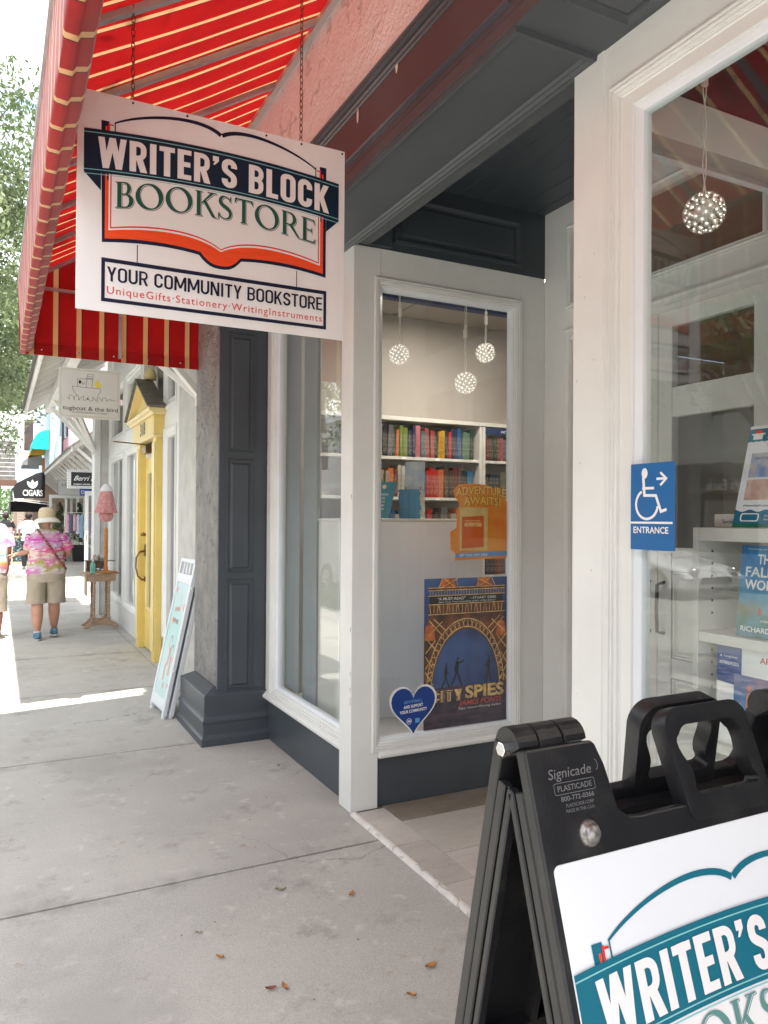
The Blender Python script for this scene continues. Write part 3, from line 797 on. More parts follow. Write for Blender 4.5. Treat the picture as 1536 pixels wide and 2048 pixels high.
def set_gothic(pr, txt, x, y, w, h, t=.2, sp_=.085, fun=None, wid=1.0):
    tot = sum(GW[c]*wid for c in txt)+sp_*(len(txt)-1); sx = w/tot
    cx = 0
    for c in txt:
        for cont in gothic(c, GW[c]*wid, t) if c != ' ' else []:
            cc = []
            for k in cont:
                q = [(x+(cx+a)*sx, y+b*h) for a, b in k]
                if fun: q = [fun(a, b) for a, b in q]
                cc.append(q)
            pr.poly(*cc)
        cx += GW[c]*wid+sp_
def roman(ch):
    """inscriptional serif capital, height 1 -> (width, contours)"""
    tk, tn, sf_ = .15, .055, .035
    def stem(x, k=tk): return [([(x-k/2, 0), (x+k/2, 0), (x+k/2, 1), (x-k/2, 1)],), ([(x-k/2-.085, 0), (x+k/2+.085, 0), (x+k/2+.05, sf_), (x-k/2-.05, sf_)],), ([(x-k/2-.085, 1), (x+k/2+.085, 1), (x+k/2+.05, 1-sf_), (x-k/2-.05, 1-sf_)],)]
    def bowl(x, y0, y1, w, k=tk):
        ry = (y1-y0)/2; cy = (y0+y1)/2
        return ([(x, y0)]+arc(x+w*.35, cy, w*.65, ry, -90, 90, 14)+[(x, y1), (x, y1-tn)]+arc(x+w*.33, cy, w*.65-k, ry-tn, 90, -90, 14)+[(x, y0+tn)],)
    if ch == 'O':
        n = 30
        return 1.02, [([(.51+.50*cos(2*pi*i/n), .5+.515*sin(2*pi*i/n)) for i in range(n)], [(.51+.335*cos(2*pi*i/n+.12), .5+.45*sin(2*pi*i/n-.05)) for i in range(n)])]
    if ch == 'B': return .66, stem(.17)+[bowl(.245, .50, 1, .33, .13), bowl(.245, 0, .555, .42)]
    if ch == 'R': return .80, stem(.17)+[bowl(.245, .45, 1, .42, .14), ([(.34, .47), (.50, .47), (.80, .04), (.93, 0), (.73, 0)],)]
    if ch == 'K': return .82, stem(.17)+[([(.26, .46), (.26, .53), (.62, .965), (.50, .965), (.50, 1), (.86, 1), (.86, .965), (.74, .95)],), ([(.34, .58), (.44, .66), (.80, .03), (.95, -.01), (.74, -.01), (.66, .03)],)]
    if ch == 'T': return .74, [([(.37-.075, 0), (.37+.075, 0), (.37+.075, .96), (.37-.075, .96)],), ([(.22, 0), (.52, 0), (.49, sf_), (.25, sf_)],), ([(.0, .80), (.03, .80), (.10, .93), (.64, .93), (.71, .80), (.74, .80), (.725, 1.0), (.015, 1.0)],)]
    if ch == 'E': return .66, stem(.17)+[([(.2, 0), (.60, 0), (.645, .19), (.615, .19), (.54, .06), (.2, .06)],), ([(.2, 1), (.59, 1), (.60, .80), (.575, .80), (.53, .94), (.2, .94)],), ([(.2, .485), (.44, .485), (.46, .40), (.485, .40), (.485, .62), (.46, .62), (.44, .54), (.2, .54)],)]
    if ch == 'S':
        p = bez((.50, .80), (.44, .97), (.12, 1.02), (.12, .74), 9)+bez((.12, .74), (.12, .52), (.52, .52), (.52, .27), 9)[1:]+bez((.52, .27), (.52, -.03), (.16, -.02), (.07, .20), 9)[1:]
        ws = [.05+.11*max(0, sin(pi*min(1, max(0, (i-4)/(len(p)-10))))) for i in range(len(p))]
        a = offset_path(p, [k/2 for k in ws]); b = offset_path(p, [-k/2 for k in ws])
        return .62, [(a+list(reversed(b)),), ([(.47, .75), (.53, .75), (.54, .98), (.51, .98)],), ([(.03, .02), (.06, .02), (.10, .25), (.04, .25)],)]
def set_roman(pr, txt, x, y, w, h, sp_=.06, fun=None, dx=0, dy=0):
    ws = [roman(c)[0] for c in txt]; tot = sum(ws)+sp_*(len(txt)-1); sx = w/tot; cx = 0
    for c, cw in zip(txt, ws):
        for cont in roman(c)[1]:
            cc = []
            for k in cont:
                q = [(x+(cx+a)*sx+dx, y+b*h+dy) for a, b in k]
                if fun: q = [fun(a, b) for a, b in q]
                cc.append(q)
            pr.poly(*cc)
        cx += cw+sp_

M_ink = mat('navy_print', (.008, .011, .036), .45, spec=.25)
M_ink2 = mat('dark_teal_print', (.003, .018, .040), .45, spec=.25)
M_orange = mat('orange_print', (.80, .07, .012), .4, var=.12, scale=30, sc3=(.3, .3, 14))
M_redp = mat('red_print', (.62, .03, .025), .4)
M_green = mat('green_print', (.010, .085, .055), .45, spec=.3)
M_pagew = mat('page_white_print', (.74, .72, .72), .35)
M_aqua = mat('aqua_line_print', (.20, .50, .52), .4)
M_board = mat('white_sign_board', (.76, .75, .75), .32, var=.035, scale=3, spec=.5, sc3=(1.6, 1, .5))

def arch(x): return .026*(1-((x-.5)/.478)**2)
def banner(x, y): return (x, y+arch(x))
def shop_logo(fr, parent, ink, ban, green, pagew, with_box=True):
    """open book behind an arched name ribbon; metres on a board 1.005 wide"""
    pr = Print(fr)
    lo = [(.083, .240)]+bez((.083, .240), (.22, .262), (.33, .262), (.420, .250), 10)+bez((.420, .250), (.45, .215), (.47, .209), (.502, .209), 6)+bez((.502, .209), (.535, .209), (.55, .215), (.580, .250), 6)+bez((.580, .250), (.67, .262), (.78, .262), (.924, .240), 10)
    pr.poly(lo+[(.924, .678), (.896, .678), (.896, .40), (.105, .40), (.105, .666), (.078, .666)]); 
    # page outline above the ribbon
    top = bez((.122, .664), (.22, .722), (.42, .765), (.499, .709), 18)
    topr = [(1.0025-x, y) for x, y in reversed(top)]
    pr.vstroke(top, [.005+.010*(i/18)**.7 for i in range(19)])
    pr.vstroke(topr, [.015-.010*(i/18)**1.4 for i in range(19)])
    pr.stroke([(.124, .666), (.124, .60)], .004); pr.stroke([(.879, .672), (.879, .60)], .004)
    pr.build('book_outline', ink, parent)
    po = Print(fr.sub(.0004))
    o_lo = bez((.095, .254), (.22, .276), (.33, .274), (.425, .262), 10)+bez((.425, .262), (.455, .226), (.475, .221), (.502, .221), 6)+bez((.502, .221), (.53, .221), (.55, .226), (.577, .262), 6)+bez((.577, .262), (.67, .274), (.78, .276), (.912, .254), 10)
    po.poly(o_lo+[(.912, .65), (.905, .65), (.905, .46), (.098, .46), (.098, .648), (.092, .648), (.092, .254)])
    po.build('orange_pages', M_orange, parent)
    def page(x0, dy):
        l = bez((x0, .290+dy), (.25, .325+dy), (.41, .335+dy), (.5015, .278+dy*.8), 16)
        return l+[(1.003-x, y) for x, y in reversed(l)][1:]
    for nm, x0, dy, m, k in (('page_edge', .104, -.006, pagew, .0008), ('page_line', .109, .001, M_redp, .0011), ('page', .1135, .007, pagew, .0014)):
        pp = Print(fr.sub(k)); b = page(x0, dy); pp.poly(b+[(1.003-x0, .52), (x0, .52)])
        if nm == 'page_line': pp.rect(.101, .60, .107, .660); pp.rect(.107, .652, .119, .657); pp.rect(.895, .60, .901, .664); pp.rect(.884, .656, .897, .661)
        pp.build(nm, m, parent)
    # ribbon
    pb = Print(fr.sub(.0018))
    N = 24
    up = [(.022+.956*i/N, .625+arch(.022+.956*i/N)) for i in range(N+1)]; dn = [(x, y-.152) for x, y in up]
    pb.poly(list(dn)+list(reversed(up)))
    pb.poly([(.022, .474), (.078, .480), (.078, .418)]); pb.poly([(.978, .475), (.924, .482), (.924, .424)])
    pb.build('ribbon', ban, parent)
    pa = Print(fr.sub(.0023))
    for q in (.0125, .1415): pa.stroke([(x, y-q) for x, y in up], .0028)
    pa.stroke([(x, y-.005) for x, y in dn], .0025)
    pa.build('ribbon_lines', M_aqua, parent)
    pn = Print(fr.sub(.0026))
    set_gothic(pn, "WRITER'S BLOCK", .068, .492, .866, .108, fun=banner, t=.19)
    pn.build('shop_name', pagew, parent)
    f2 = lambda x, y: (x, y+.045*(1-abs(x-.5015)/.4)**1.0*.0+(.0 if False else .0))
    def wavy(x, y):
        u_ = abs(x-.5015)/.38; return (x, y+(.052*sin(min(1, u_)*pi*.5))*(1-0)*.55 if False else y+.0)
    ps = Print(fr.sub(.0020)); 
    bk = lambda x, y: (x, y+.030*(1-((x-.5)/.38)**2))
    set_roman(ps, 'BOOKSTORE', .123, .366, .757, .092, fun=bk, dx=.0032, dy=-.0032)
    ps.build('letter_shadow', ink, parent)
    pw = Print(fr.sub(.0023)); set_roman(pw, 'BOOKSTORE', .123, .366, .757, .092, fun=bk, dx=.0015, dy=-.0015); pw.build('letter_outline', pagew, parent)
    pg = Print(fr.sub(.0026)); set_roman(pg, 'BOOKSTORE', .123, .366, .757, .092, fun=bk); pg.build('lettering', green, parent)
    if with_box:
        px = Print(fr)
        px.poly([(.082, .034), (.9275, .034), (.9275, .187), (.082, .187)], [(.094, .047), (.9155, .047), (.9155, .173), (.094, .173)])
        px.stroke([(.202, .187), (.202, .25)], .003); px.stroke([(.802, .187), (.802, .25)], .003)
        px.build('text_box', ink, parent)
        p1 = Print(fr.sub(.0003)); set_gothic(p1, 'YOUR COMMUNITY BOOKSTORE', .101, .107, .808, .051, t=.15, sp_=.085, wid=1.12); p1.build('box_heading', ink, parent)
        p2 = Print(fr.sub(.0003)); p2.text('UniqueGifts·Stationery·WritingInstruments', .101, .063, .808, .027, spacing=1.15); p2.build('box_line', M_redp, parent)

SG = thing('hanging_sign', 'white hanging sign with open book and navy ribbon on two chains under the awning', 'sign', (.733, 2.80, 3.077))
o = MB().box(-.5025, -.004, -.763, .5025, .006, 0).build('board', M_board, SG, bev=.001)
fr = Frame((-.5025, -.0045, -.763), (1, 0, 0), (0, 0, 1), .0006)
shop_logo(fr, SG, M_ink, M_ink2, M_green, M_pagew)
frb = Frame((.5025, .0065, -.763), (-1, 0, 0), (0, 0, 1), .0006)
shop_logo(frb, SG, M_ink, M_ink2, M_green, M_pagew)
for x in (-.4945, -.3195, -.1285, .1725, .3155, .4905):
    MB().lathe([(.0042, 0), (.004, .002), (.001, .0025)], (0,0,0), 8).xf(lambda p: (x+p.x, -.0042-p.z, -.012+p.y)).build('hole', M_black, SG)
M_rust = mat('rusty_chain', (.17, .075, .04), .6, metal=.5, var=.4, scale=60)
def chain(parent, x, z0, z1, name='chain', lk=.030, wd=.013, r=.0016, y=.0, m=None):
    n = int((z1-z0)/(lk*.78)); mb = MB()
    for i in range(n):
        z = z0+(i+.5)*(z1-z0)/n; a = (i % 2)*pi/2+.3
        pts = []
        for j in range(11):
            t = 2*pi*j/10; px, pz = wd/2*cos(t), lk/2*sin(t)*1.05
            pts.append((x+px*cos(a), y+px*sin(a), z+pz))
        mb.tube(pts, r, 5, caps=False)
    return mb.build(name, m or M_rust, parent)
# chains reach the rafter / wall flashing above
chain(SG, .3155, -.008, .76, y=.001)
chain(SG, -.3195, -.008, .325, y=.001)
MB().tube([(-.3195, .012, .345), (-.3195, -.012, .335), (-.3195, -.01, .31), (-.3195, .008, .305)], .002, 6).build('hook', M_chrome, SG)

# ------------------------------------------------------------------ posters and stickers on the glass
def gcoord(x, z, y, y0=3.738): return (x*y/y0, 1.6+(z-1.6)*y/y0)
def sheet(name, label, cat, m, x0, z0, x1, z1, y, thick=.0012, group=None):
    a, b = gcoord(x0, z0, y); c, d = gcoord(x1, z1, y)
    t = thing(name, label, cat, (a, y, b), 0, group)
    MB().box(0, 0, 0, c-a, thick, d-b).build('sheet', m, t)
    return t, c-a, d-b
def silhouette(pr, x, y, h, kind):
    """small running figure, feet at x, y"""
    S = lambda *p, w=.06: pr.stroke([(x+a*h, y+b*h) for a, b in p], w*h)
    pr.ellipse(x+.04*h, y+.92*h, .055*h, .075*h, 10)
    S((.02, .84), (-.02, .48), w=.20)
    if kind == 0: S((.0, .50), (.14, .28), (.30, .02), w=.09); S((-.02, .50), (-.14, .28), (-.34, .06), w=.09); S((.04, .78), (.26, .80), (.44, .86), w=.06); S((-.04, .78), (-.14, .6), (-.02, .5), w=.05)
    elif kind == 1: S((.0, .50), (.08, .26), (.24, .02), w=.09); S((-.02, .50), (-.08, .26), (-.30, .02), w=.09); S((.02, .78), (.14, .58), (.22, .60), w=.05)
    else: S((.0, .50), (.06, .26), (.20, .02), w=.09); S((-.02, .50), (-.10, .26), (-.14, .02), w=.09); S((-.02, .78), (-.20, .60), (-.26, .62), w=.05)
M_nightsky = mat('print_night_blue', (.008, .022, .13), .35, var=.0, scale=2.6, col2=(.07, .15, .38))
M_iron = mat('print_iron_brown', (.035, .014, .01), .4, col2=(.26, .07, .02), scale=14)
M_gold = mat('print_gold', (.80, .50, .20), .4, var=.35, scale=25)
M_amber = mat('print_amber', (.85, .25, .03), .4, col2=(.40, .07, .02), scale=18)
M_dusk = mat('print_dusk', (.012, .010, .022), .4, col2=(.10, .055, .10), scale=9, sc3=(1, 1, 3))
M_blackp = mat('print_black', (.008, .008, .010), .4)
M_redo = mat('print_vermilion', (.72, .09, .05), .4)
M_wp = mat('print_white', (.78, .78, .78), .4)
M_bluep = mat('print_royal_blue', (.012, .05, .24), .35)
M_sky2 = mat('print_sky_blue', (.12, .32, .62), .35)

t, W, H = sheet('poster', 'tall poster titled CITY SPIES with an iron tower arch in the entrance side window', 'poster', M_nightsky, 2.163, .370, 2.744, 1.253, 3.792)
F0 = Frame((0, 0, 0), (W, 0, 0), (0, 0, H), .0008)
q = Print(F0); q.poly([(0, 0), (1, 0), (1, .29), (0, .29)]); q.build('wet_street', M_dusk, t)
q = Print(F0)
ax, ay, rx, ry = .49, .27, .42, .42
out = arc(ax, ay, rx*1.16, ry*1.10, 0, 180, 30); inn = arc(ax, ay, rx*.94, ry*.93, 0, 180, 30)
q.poly([(1, .29), (1, .62), (.93, .76), (.05, .76), (0, .62), (0, .29)]+[(ax-rx*.94, .29)]+list(reversed(inn))[0:]+[(ax+rx*.94, .29)])
q.rect(.05, .76, .93, .835); q.rect(.06, .86, .93, .885); q.rect(.05, .925, .95, .94)
q.build('iron_tower', M_iron, t)
q = Print(F0.sub(.0002))
q.poly([(.06, .835), (.93, .835), (.93, .885), (.06, .885)]); q.build('title_band', M_blackp, t)
q = Print(F0.sub(.0003))
for s_ in (1.13, 1.0): q.stroke([(x, y) for x, y in arc(ax, ay, rx*s_*.97, ry*s_*.97, 3, 177, 40)], .008)
for i in range(26):
    a_ = radians(5+170*i/25); b_ = radians(5+170*(i+.5)/25)
    q.stroke([(ax+rx*.98*cos(a_), ay+ry*.98*sin(a_)), (ax+rx*1.09*cos(b_), ay+ry*1.09*sin(b_))], .006)
    q.stroke([(ax+rx*.98*cos(a_+.06), ay+ry*.98*sin(a_+.06)), (ax+rx*1.09*cos(b_-.08), ay+ry*1.09*sin(b_-.08))], .004)
for i in range(24): x = .07+.84*i/23; q.stroke([(x, .775), (x+.012*(i % 3-1), .825)], .006)
for y in (.768, .832, .888, .924, .94): q.stroke([(.04, y), (.95, y)], .005)
for i in range(28): x = .06+.88*i/27; q.stroke([(x, .89), (x, .922)], .004)
for s_ in (0, 1):
    X = lambda x: x if not s_ else .985-x
    for a, b, c, d in ((.01, .31, .10, .40), (.10, .31, .01, .40), (.01, .42, .09, .50), (.09, .42, .01, .50), (.01, .52, .12, .60), (.14, .53, .01, .62), (.03, .63, .20, .72), (.20, .63, .05, .73), (.10, .74, .24, .66)):
        q.stroke([(X(a), b), (X(c), d)], .007)
    for a, b, c, d in ((.20, .945, .38, .998), (.34, .945, .22, .998), (.16, .945, .20, .998), (.38, .945, .36, .998)): q.stroke([(X(a), b), (X(c), d)], .006)
q.build('iron_lattice', M_gold, t)
q = Print(F0.sub(.0002))
for x in (.17, .61): q.poly([(x, .942), (x+.20, .942), (x+.16, .999), (x+.03, .999)])
for x in (.0, .85): q.poly([(x, .60), (x+.13, .60), (x+.10, .70), (x+.02, .70)])
q.build('lit_girders', M_amber, t)
q = Print(F0.sub(.0004)); silhouette(q, .38, .285, .20, 0); silhouette(q, .25, .285, .165, 1); silhouette(q, .76, .292, .185, 2); q.build('running_figures', M_blackp, t)
q = Print(F0.sub(.0006)); q.text('“A MUST-READ”', .15, .858, w=.33, h=.018, bold=.02); q.text('—STUART GIBBS', .52, .858, w=.33, h=.016, bold=.005)
q.text('New York Times bestselling author of Spy School', .16, .840, w=.68, h=.012, shear=.25); q.build('lettering', M_wp, t)
q = Print(F0.sub(.0006)); set_gothic(q, 'CITY', .085, .195, .36, .075, t=.22); set_gothic(q, 'SPIES'.replace('P', 'B').replace('B', 'R') if False else 'SRIES', .48, .205, .47, .078, t=.22) if False else q.text('SPIES', .48, .205, w=.47, h=.078, bold=.035)
q.build('book_title', M_gold, t)
q = Print(F0.sub(.0009)); q.text('CITY', .098, .200, w=.33, h=.066, bold=-.012); q.text('SPIES', .495, .212, w=.44, h=.064, bold=-.012); q.build('title_inlay', M_blackp, t)
q = Print(F0.sub(.0006)); q.text('JAMES PONTI', .40, .158, w=.52, h=.034, shear=.25, bold=.008); q.build('author_name', M_redo, t)
q = Print(F0.sub(.0006)); q.text('Edgar Award–Winning Author', .40, .132, w=.52, h=.016, shear=.25); q.build('author_line', M_wp, t)

# die cut orange sign
ad = thing('die_cut_sign', 'orange die-cut sign reading ADVENTURE AWAITS! stuck inside the entrance side window above the book poster', 'sign', (2.357*3.795/3.738, 3.795, 1.6-.244*3.795/3.738))
sc_ = .394*1.015
outl = [(.03, .0), (.98, .02), (1.0, .30), (.98, .72), (.99, .86), (.90, .93), (.78, 1.04), (.60, 1.125), (.30, 1.14), (.08, 1.12), (-.01, 1.03), (.02, .93), (.10, .84), (.06, .70), (.05, .48), (-.06, .42), (-.05, .16), (.03, .10)]
M_or2 = mat('print_orange', (.80, .20, .02), .35, col2=(.85, .36, .05), scale=7)
mb = MB().prism([(x*sc_, y*sc_) for x, y in outl], 'y', 0, .0015); mb.build('card', M_or2, ad)
F1 = Frame((0, 0, 0), (sc_, 0, 0), (0, 0, sc_), .0008)
q = Print(F1); q.poly([(.10, .14), (.60, .14), (.60, .78), (.10, .78)]); q.build('cream_panel', mat('print_sand', (.72, .52, .2), .4, var=.1, scale=20), ad)
q = Print(F1.sub(.0002)); q.poly([(.14, .17), (.53, .19), (.53, .66), (.14, .64)]); q.build('book_picture', mat('print_burnt_orange', (.70, .12, .01), .4), ad)
q = Print(F1.sub(.0004)); q.text('ADVENTURE', .18, .50, w=.31, h=.055, bold=.03); q.text('Awesome Friendly', .19, .575, w=.28, h=.022, bold=.01); q.build('book_picture_title', mat('print_cream', (.85, .68, .30), .4), ad)
q = Print(F1.sub(.0004)); q.poly([(.04, .035), (.98, .055), (.98, .125), (.04, .105)]); q.build('blue_strip', M_sky2, ad)
q = Print(F1.sub(.0006)); q.text('GET YOUR COPY HERE!', .10, .054, w=.50, h=.036, bold=.03); q.build('strip_lettering', M_wp, ad)
fa_ = lambda x, y: (x, y+.05*(1-((x-.48)/.48)**2))
for nm, bo, m_, kk in (('title_shadow', .075, mat('print_rust', (.35, .07, .01), .4), .0003), ('title', .03, mat('print_yellow', (.88, .55, .12), .4), .0006)):
    q = Print(F1.sub(kk)); q.text('ADVENTURE', .03, .935, w=.90, h=.12, bold=bo, fun=fa_); q.text('AWAITS!', .17, .78, w=.66, h=.12, bold=bo, fun=fa_); q.build(nm, m_, ad)

# heart sticker
hx, hz = 2.096*3.780/3.738, 1.6+(.512-1.6)*3.780/3.738
he = thing('heart_sticker', 'dark blue heart sticker with a white rim, low on the entrance side window', 'sticker', (hx, 3.7795, hz))
def heart(s, n=40):
    r = []
    for i in range(n):
        a = 2*pi*i/n+pi/2; x = 16*sin(a)**3; y = 13*cos(a)-5*cos(2*a)-2*cos(3*a)-cos(4*a)
        r.append((x/16*s, (y+2.5)/15*s*.98))
    return r
MB().prism(heart(.155), 'y', 0, .001).build('rim', M_wp, he)
FH = Frame((0, 0, 0), (1, 0, 0), (0, 0, 1), .0006)
q = Print(FH); q.poly(heart(.143)); q.build('blue_field', M_bluep, he)
q = Print(FH.sub(.0003)); q.text('#SHOPSMALL', -.062, .046, w=.122, h=.0165, bold=.015, rot=.04); q.build('hashtag', M_sky2, he)
q = Print(FH.sub(.0003)); q.text('AND SUPPORT', -.063, .018, w=.126, h=.0165, bold=.03, rot=.05); q.text('YOUR COMMUNITY', -.088, -.010, w=.178, h=.0165, bold=.03, rot=.05)
q.ellipse(-.028, -.055, .017, .017, 20, hole=(.014, .014)); q.rect(-.038, -.060, -.018, -.050); q.build('lettering', M_wp, he)
q = Print(FH.sub(.0003)); q.rect(.012, -.068, .040, -.042); q.build('badge', M_sky2, he)

# entrance sign for wheelchair users
ws = thing('wheelchair_entrance_sign', 'blue wheelchair ENTRANCE sign with a white arrow on the near window frame', 'sign', (1.694, 1.692, 1.511))
MB().box(-.003, -.166, 0, .0, 0, .2535).build('plate', mat('sign_blue', (.005, .11, .33), .38), ws, bev=.0008)
FW = Frame((-.003, 0, 0), (0, -1, 0), (0, 0, 1), .0006)
q = Print(FW); s_ = 1/1010
def im(x, y): return ((x-118)/242*.1655, .2535-(y-262)/484*.2535)   # picture to plate
def st(pts, w): q.stroke([im(*p) for p in pts], w)
q.ellipse(*im(199, 318), .0115, .0155, 20)
st([(192, 340), (199, 448)], .0095)
q.stroke([im(186, 402), im(252, 402)], .0075)
st([(194, 441), (262, 444), (290, 532), (320, 520)], .0085)
C_ = im(212, 492)
q.stroke(arc(C_[0], C_[1], .0415, .0425, 118, 352, 26), .0078)
st([(265, 352), (316, 352)], .0070); st([(286, 318), (318, 352), (286, 388)], .0070)
q.rect(*im(118, 600), *im(352, 588))
q.text('ENTRANCE', im(137, 652)[0], im(137, 652)[1], w=.132, h=.0185, bold=.02)
q.build('pictogram', M_wp, ws)

# ------------------------------------------------------------------ hanging crystal balls
M_crystal = bpy.data.materials.new('clear_plastic_petals'); M_crystal.use_nodes = True
nt = M_crystal.node_tree; nt.nodes.clear()
o_ = nt.nodes.new('ShaderNodeOutputMaterial'); ms = nt.nodes.new('ShaderNodeMixShader'); ms.inputs['Fac'].default_value = .55
trn = nt.nodes.new('ShaderNodeBsdfTransparent'); pbs = nt.nodes.new('ShaderNodeBsdfPrincipled')
pbs.inputs['Base Color'].default_value = (.92, .90, .86, 1); pbs.inputs['Roughness'].default_value = .06; pbs.inputs['Specular IOR Level'].default_value = 1
nt.links.new(trn.outputs[0], ms.inputs[1]); nt.links.new(pbs.outputs[0], ms.inputs[2]); nt.links.new(ms.outputs[0], o_.inputs[0])
M_bulb = emis('warm_led', (1, .90, .76), 4.5)
M_cord = mat('white_cord', (.66, .63, .58), .5)
def crystal_ball(loc, R, cord_top, label, kink):
    t = thing('crystal_light_ball', label, 'hanging light', loc, 0, 'crystal light balls hanging in the windows')
    pet = MB(); bul = MB(); N = 84
    for i in range(N):
        z = 1-2*(i+.5)/N; r = math.sqrt(1-z*z); a = i*2.39996
        d = V((r*cos(a), r*sin(a), z)); x = d.orthogonal().normalized(); y = d.cross(x)
        c = d*R*.86
        for k in range(6):
            b = 2*pi*k/6; e = x*cos(b)+y*sin(b); s = x*-sin(b)+y*cos(b)
            pet.add([c, c+e*R*.09+s*R*.055+d*R*.07, c+e*R*.19+d*R*.13, c+e*R*.09-s*R*.055+d*R*.07], [(0,1,2,3)])
        pet.bar(d*R*.35, c, R*.02, R*.02, x)
        q = c+d*R*.035; s = R*.024
        bul.add([q+x*s, q+y*s, q-x*s, q-y*s, q+d*s*1.6], [(0,1,4),(1,2,4),(2,3,4),(3,0,4),(3,2,1,0)])
    pet.build('petals', M_crystal, t, fixn=False); bul.build('bulbs', M_bulb, t, fixn=False)
    MB().ball((0,0,0), R*.42, 8).build('core', M_crystal, t)
    mb = MB(); n = 24; L = cord_top
    for sgn in (-1, 1):
        pts = [(sgn*.006*sin(i/n*pi*5)+kink*sin(i/n*pi)*.5, sgn*.005*cos(i/n*pi*5), R*.95+(L-R)*i/n) for i in range(n+1)]
        mb.tube(pts, .0022, 5)
    mb.build('cord', M_cord, t)
    MB().box(-.011+kink*.45, -.007, L*.58, .011+kink*.45, .007, L*.58+.055).box(-.007+kink*.3, -.006, L*.58+.06, .009+kink*.3, .006, L*.58+.085).build('plug', M_cord, t, bev=.002)
    return t
crystal_ball((2.183, 4.1, 2.602), .066, .40, 'leftmost of the three crystal light balls behind the poster window', .012)
crystal_ball((2.668, 4.1, 2.469), .074, .50, 'lowest of the three crystal light balls behind the poster window', -.010)
crystal_ball((2.821, 4.1, 2.678), .066, .32, 'rightmost of the three crystal light balls behind the poster window', .006)
crystal_ball((2.0, 1.69, 2.580), .066, .70, 'lone crystal light ball inside the near window', .0)

# ------------------------------------------------------------------ bookcases and books
brnd = random.Random(11)
def bookcase(x0, x1, y0, y1, zs, label, ztop):
    t = thing('bookcase', label, 'bookcase', (x0, y0, .03))
    W, D = x1-x0, y1-y0; H = ztop-.03
    for x in (0, W-.03): MB().box(x, 0, 0, x+.03, D, H).build('side_panel', M_case, t, bev=.002)
    MB().box(-.005, -.008, H, W+.005, D, H+.035).build('top', M_case, t, bev=.003)
    MB().box(.03, D-.012, 0, W-.03, D, H).build('back_panel', M_case, t)
    for z in zs: MB().box(.031, .004, z-.03-.026, W-.031, D-.013, z-.03).build('shelf', M_case, t, bev=.002)
    for z in zs:
        for k in range(5):
            xx = .08+k*(W-.2)/4+.02*((k*7) % 3)
            MB().box(xx, -.0012, z-.03-.024, xx+.045, .0035, z-.03-.004).build('price_tag', M_wp, t)
    return t
CLR = {'grey': (.16, .15, .16), 'dark green': (.015, .06, .035), 'orange': (.70, .16, .03), 'lime green': (.20, .30, .05), 'navy': (.02, .03, .09), 'pink': (.70, .22, .25), 'slate': (.12, .16, .19), 'dusty red': (.42, .09, .08), 'black': (.015, .014, .015), 'yellow': (.75, .42, .04), 'red': (.55, .03, .02), 'sage green': (.13, .24, .17), 'cream': (.62, .56, .42), 'brown': (.10, .05, .03), 'blue': (.02, .11, .32), 'tan': (.42, .29, .14), 'teal': (.02, .20, .20), 'beige': (.52, .42, .30), 'white': (.68, .66, .63), 'bright blue': (.02, .22, .50), 'maroon': (.18, .025, .03)}
_cm = {}
M_pages = mat('book_pages', (.56, .50, .40), .8, var=.12, scale=60, sc3=(1, 1, 8))
def cover_mat(c):
    if c not in _cm:
        k = tuple(x*.58 for x in CLR[c]); lum = sum(k)/3; other = tuple(x*.5+y*.5 for x, y in zip(k, (.50, .46, .40))) if lum < .18 else tuple(x*.45 for x in k)
        m, nt, b = _nt('book_cover_'+c.replace(' ', '_'))
        v = objvec(nt, sc=(3, 3, 1)); n = nnoise(nt, v, 60, 3, .7, .50, .56)
        s = nt.nodes.new('ShaderNodeSeparateXYZ'); nt.links.new(objvec(nt), s.inputs[0])
        w = nt.nodes.new('ShaderNodeMapRange'); w.inputs['From Min'].default_value = .015; w.inputs['From Max'].default_value = .03; nt.links.new(s.outputs[2], w.inputs['Value'])
        w2 = nt.nodes.new('ShaderNodeMapRange'); w2.inputs['From Min'].default_value = .20; w2.inputs['From Max'].default_value = .185; nt.links.new(s.outputs[2], w2.inputs['Value'])
        a = nt.nodes.new('ShaderNodeMath'); a.operation = 'MULTIPLY'; nt.links.new(w.outputs[0], a.inputs[0]); nt.links.new(n, a.inputs[1])
        a2 = nt.nodes.new('ShaderNodeMath'); a2.operation = 'MULTIPLY'; nt.links.new(a.outputs[0], a2.inputs[0]); nt.links.new(w2.outputs[0], a2.inputs[1])
        nt.links.new(mixc(nt, a2.outputs[0], k, other), b.inputs['Base Color']); b.inputs['Roughness'].default_value = .35
        _cm[c] = m
    return _cm[c]
ORD = ['first', 'second', 'third', 'fourth', 'fifth', 'sixth', 'seventh', 'eighth', 'ninth', 'tenth', 'eleventh', 'twelfth', 'thirteenth', 'fourteenth', 'fifteenth', 'sixteenth', 'seventeenth', 'eighteenth', 'nineteenth', 'twentieth', 'twenty-first', 'twenty-second', 'twenty-third', 'twenty-fourth', 'twenty-fifth', 'twenty-sixth', 'twenty-seventh', 'twenty-eighth', 'twenty-ninth', 'thirtieth', 'thirty-first']
def book_mesh(w, h, d):
    """upright book, spine towards -y, rounded spine, page block behind"""
    c = MB(); r = w*.18
    c.prism([(0, .004), (r*.4, 0), (w-r*.4, 0), (w, .004), (w, d), (w-.002, d), (w-.002, .008), (.002, .008), (.002, d), (0, d)], 'z', 0, h)
    p = MB().box(.0021, .009, .003, w-.0021, d-.004, h-.003)
    return c, p
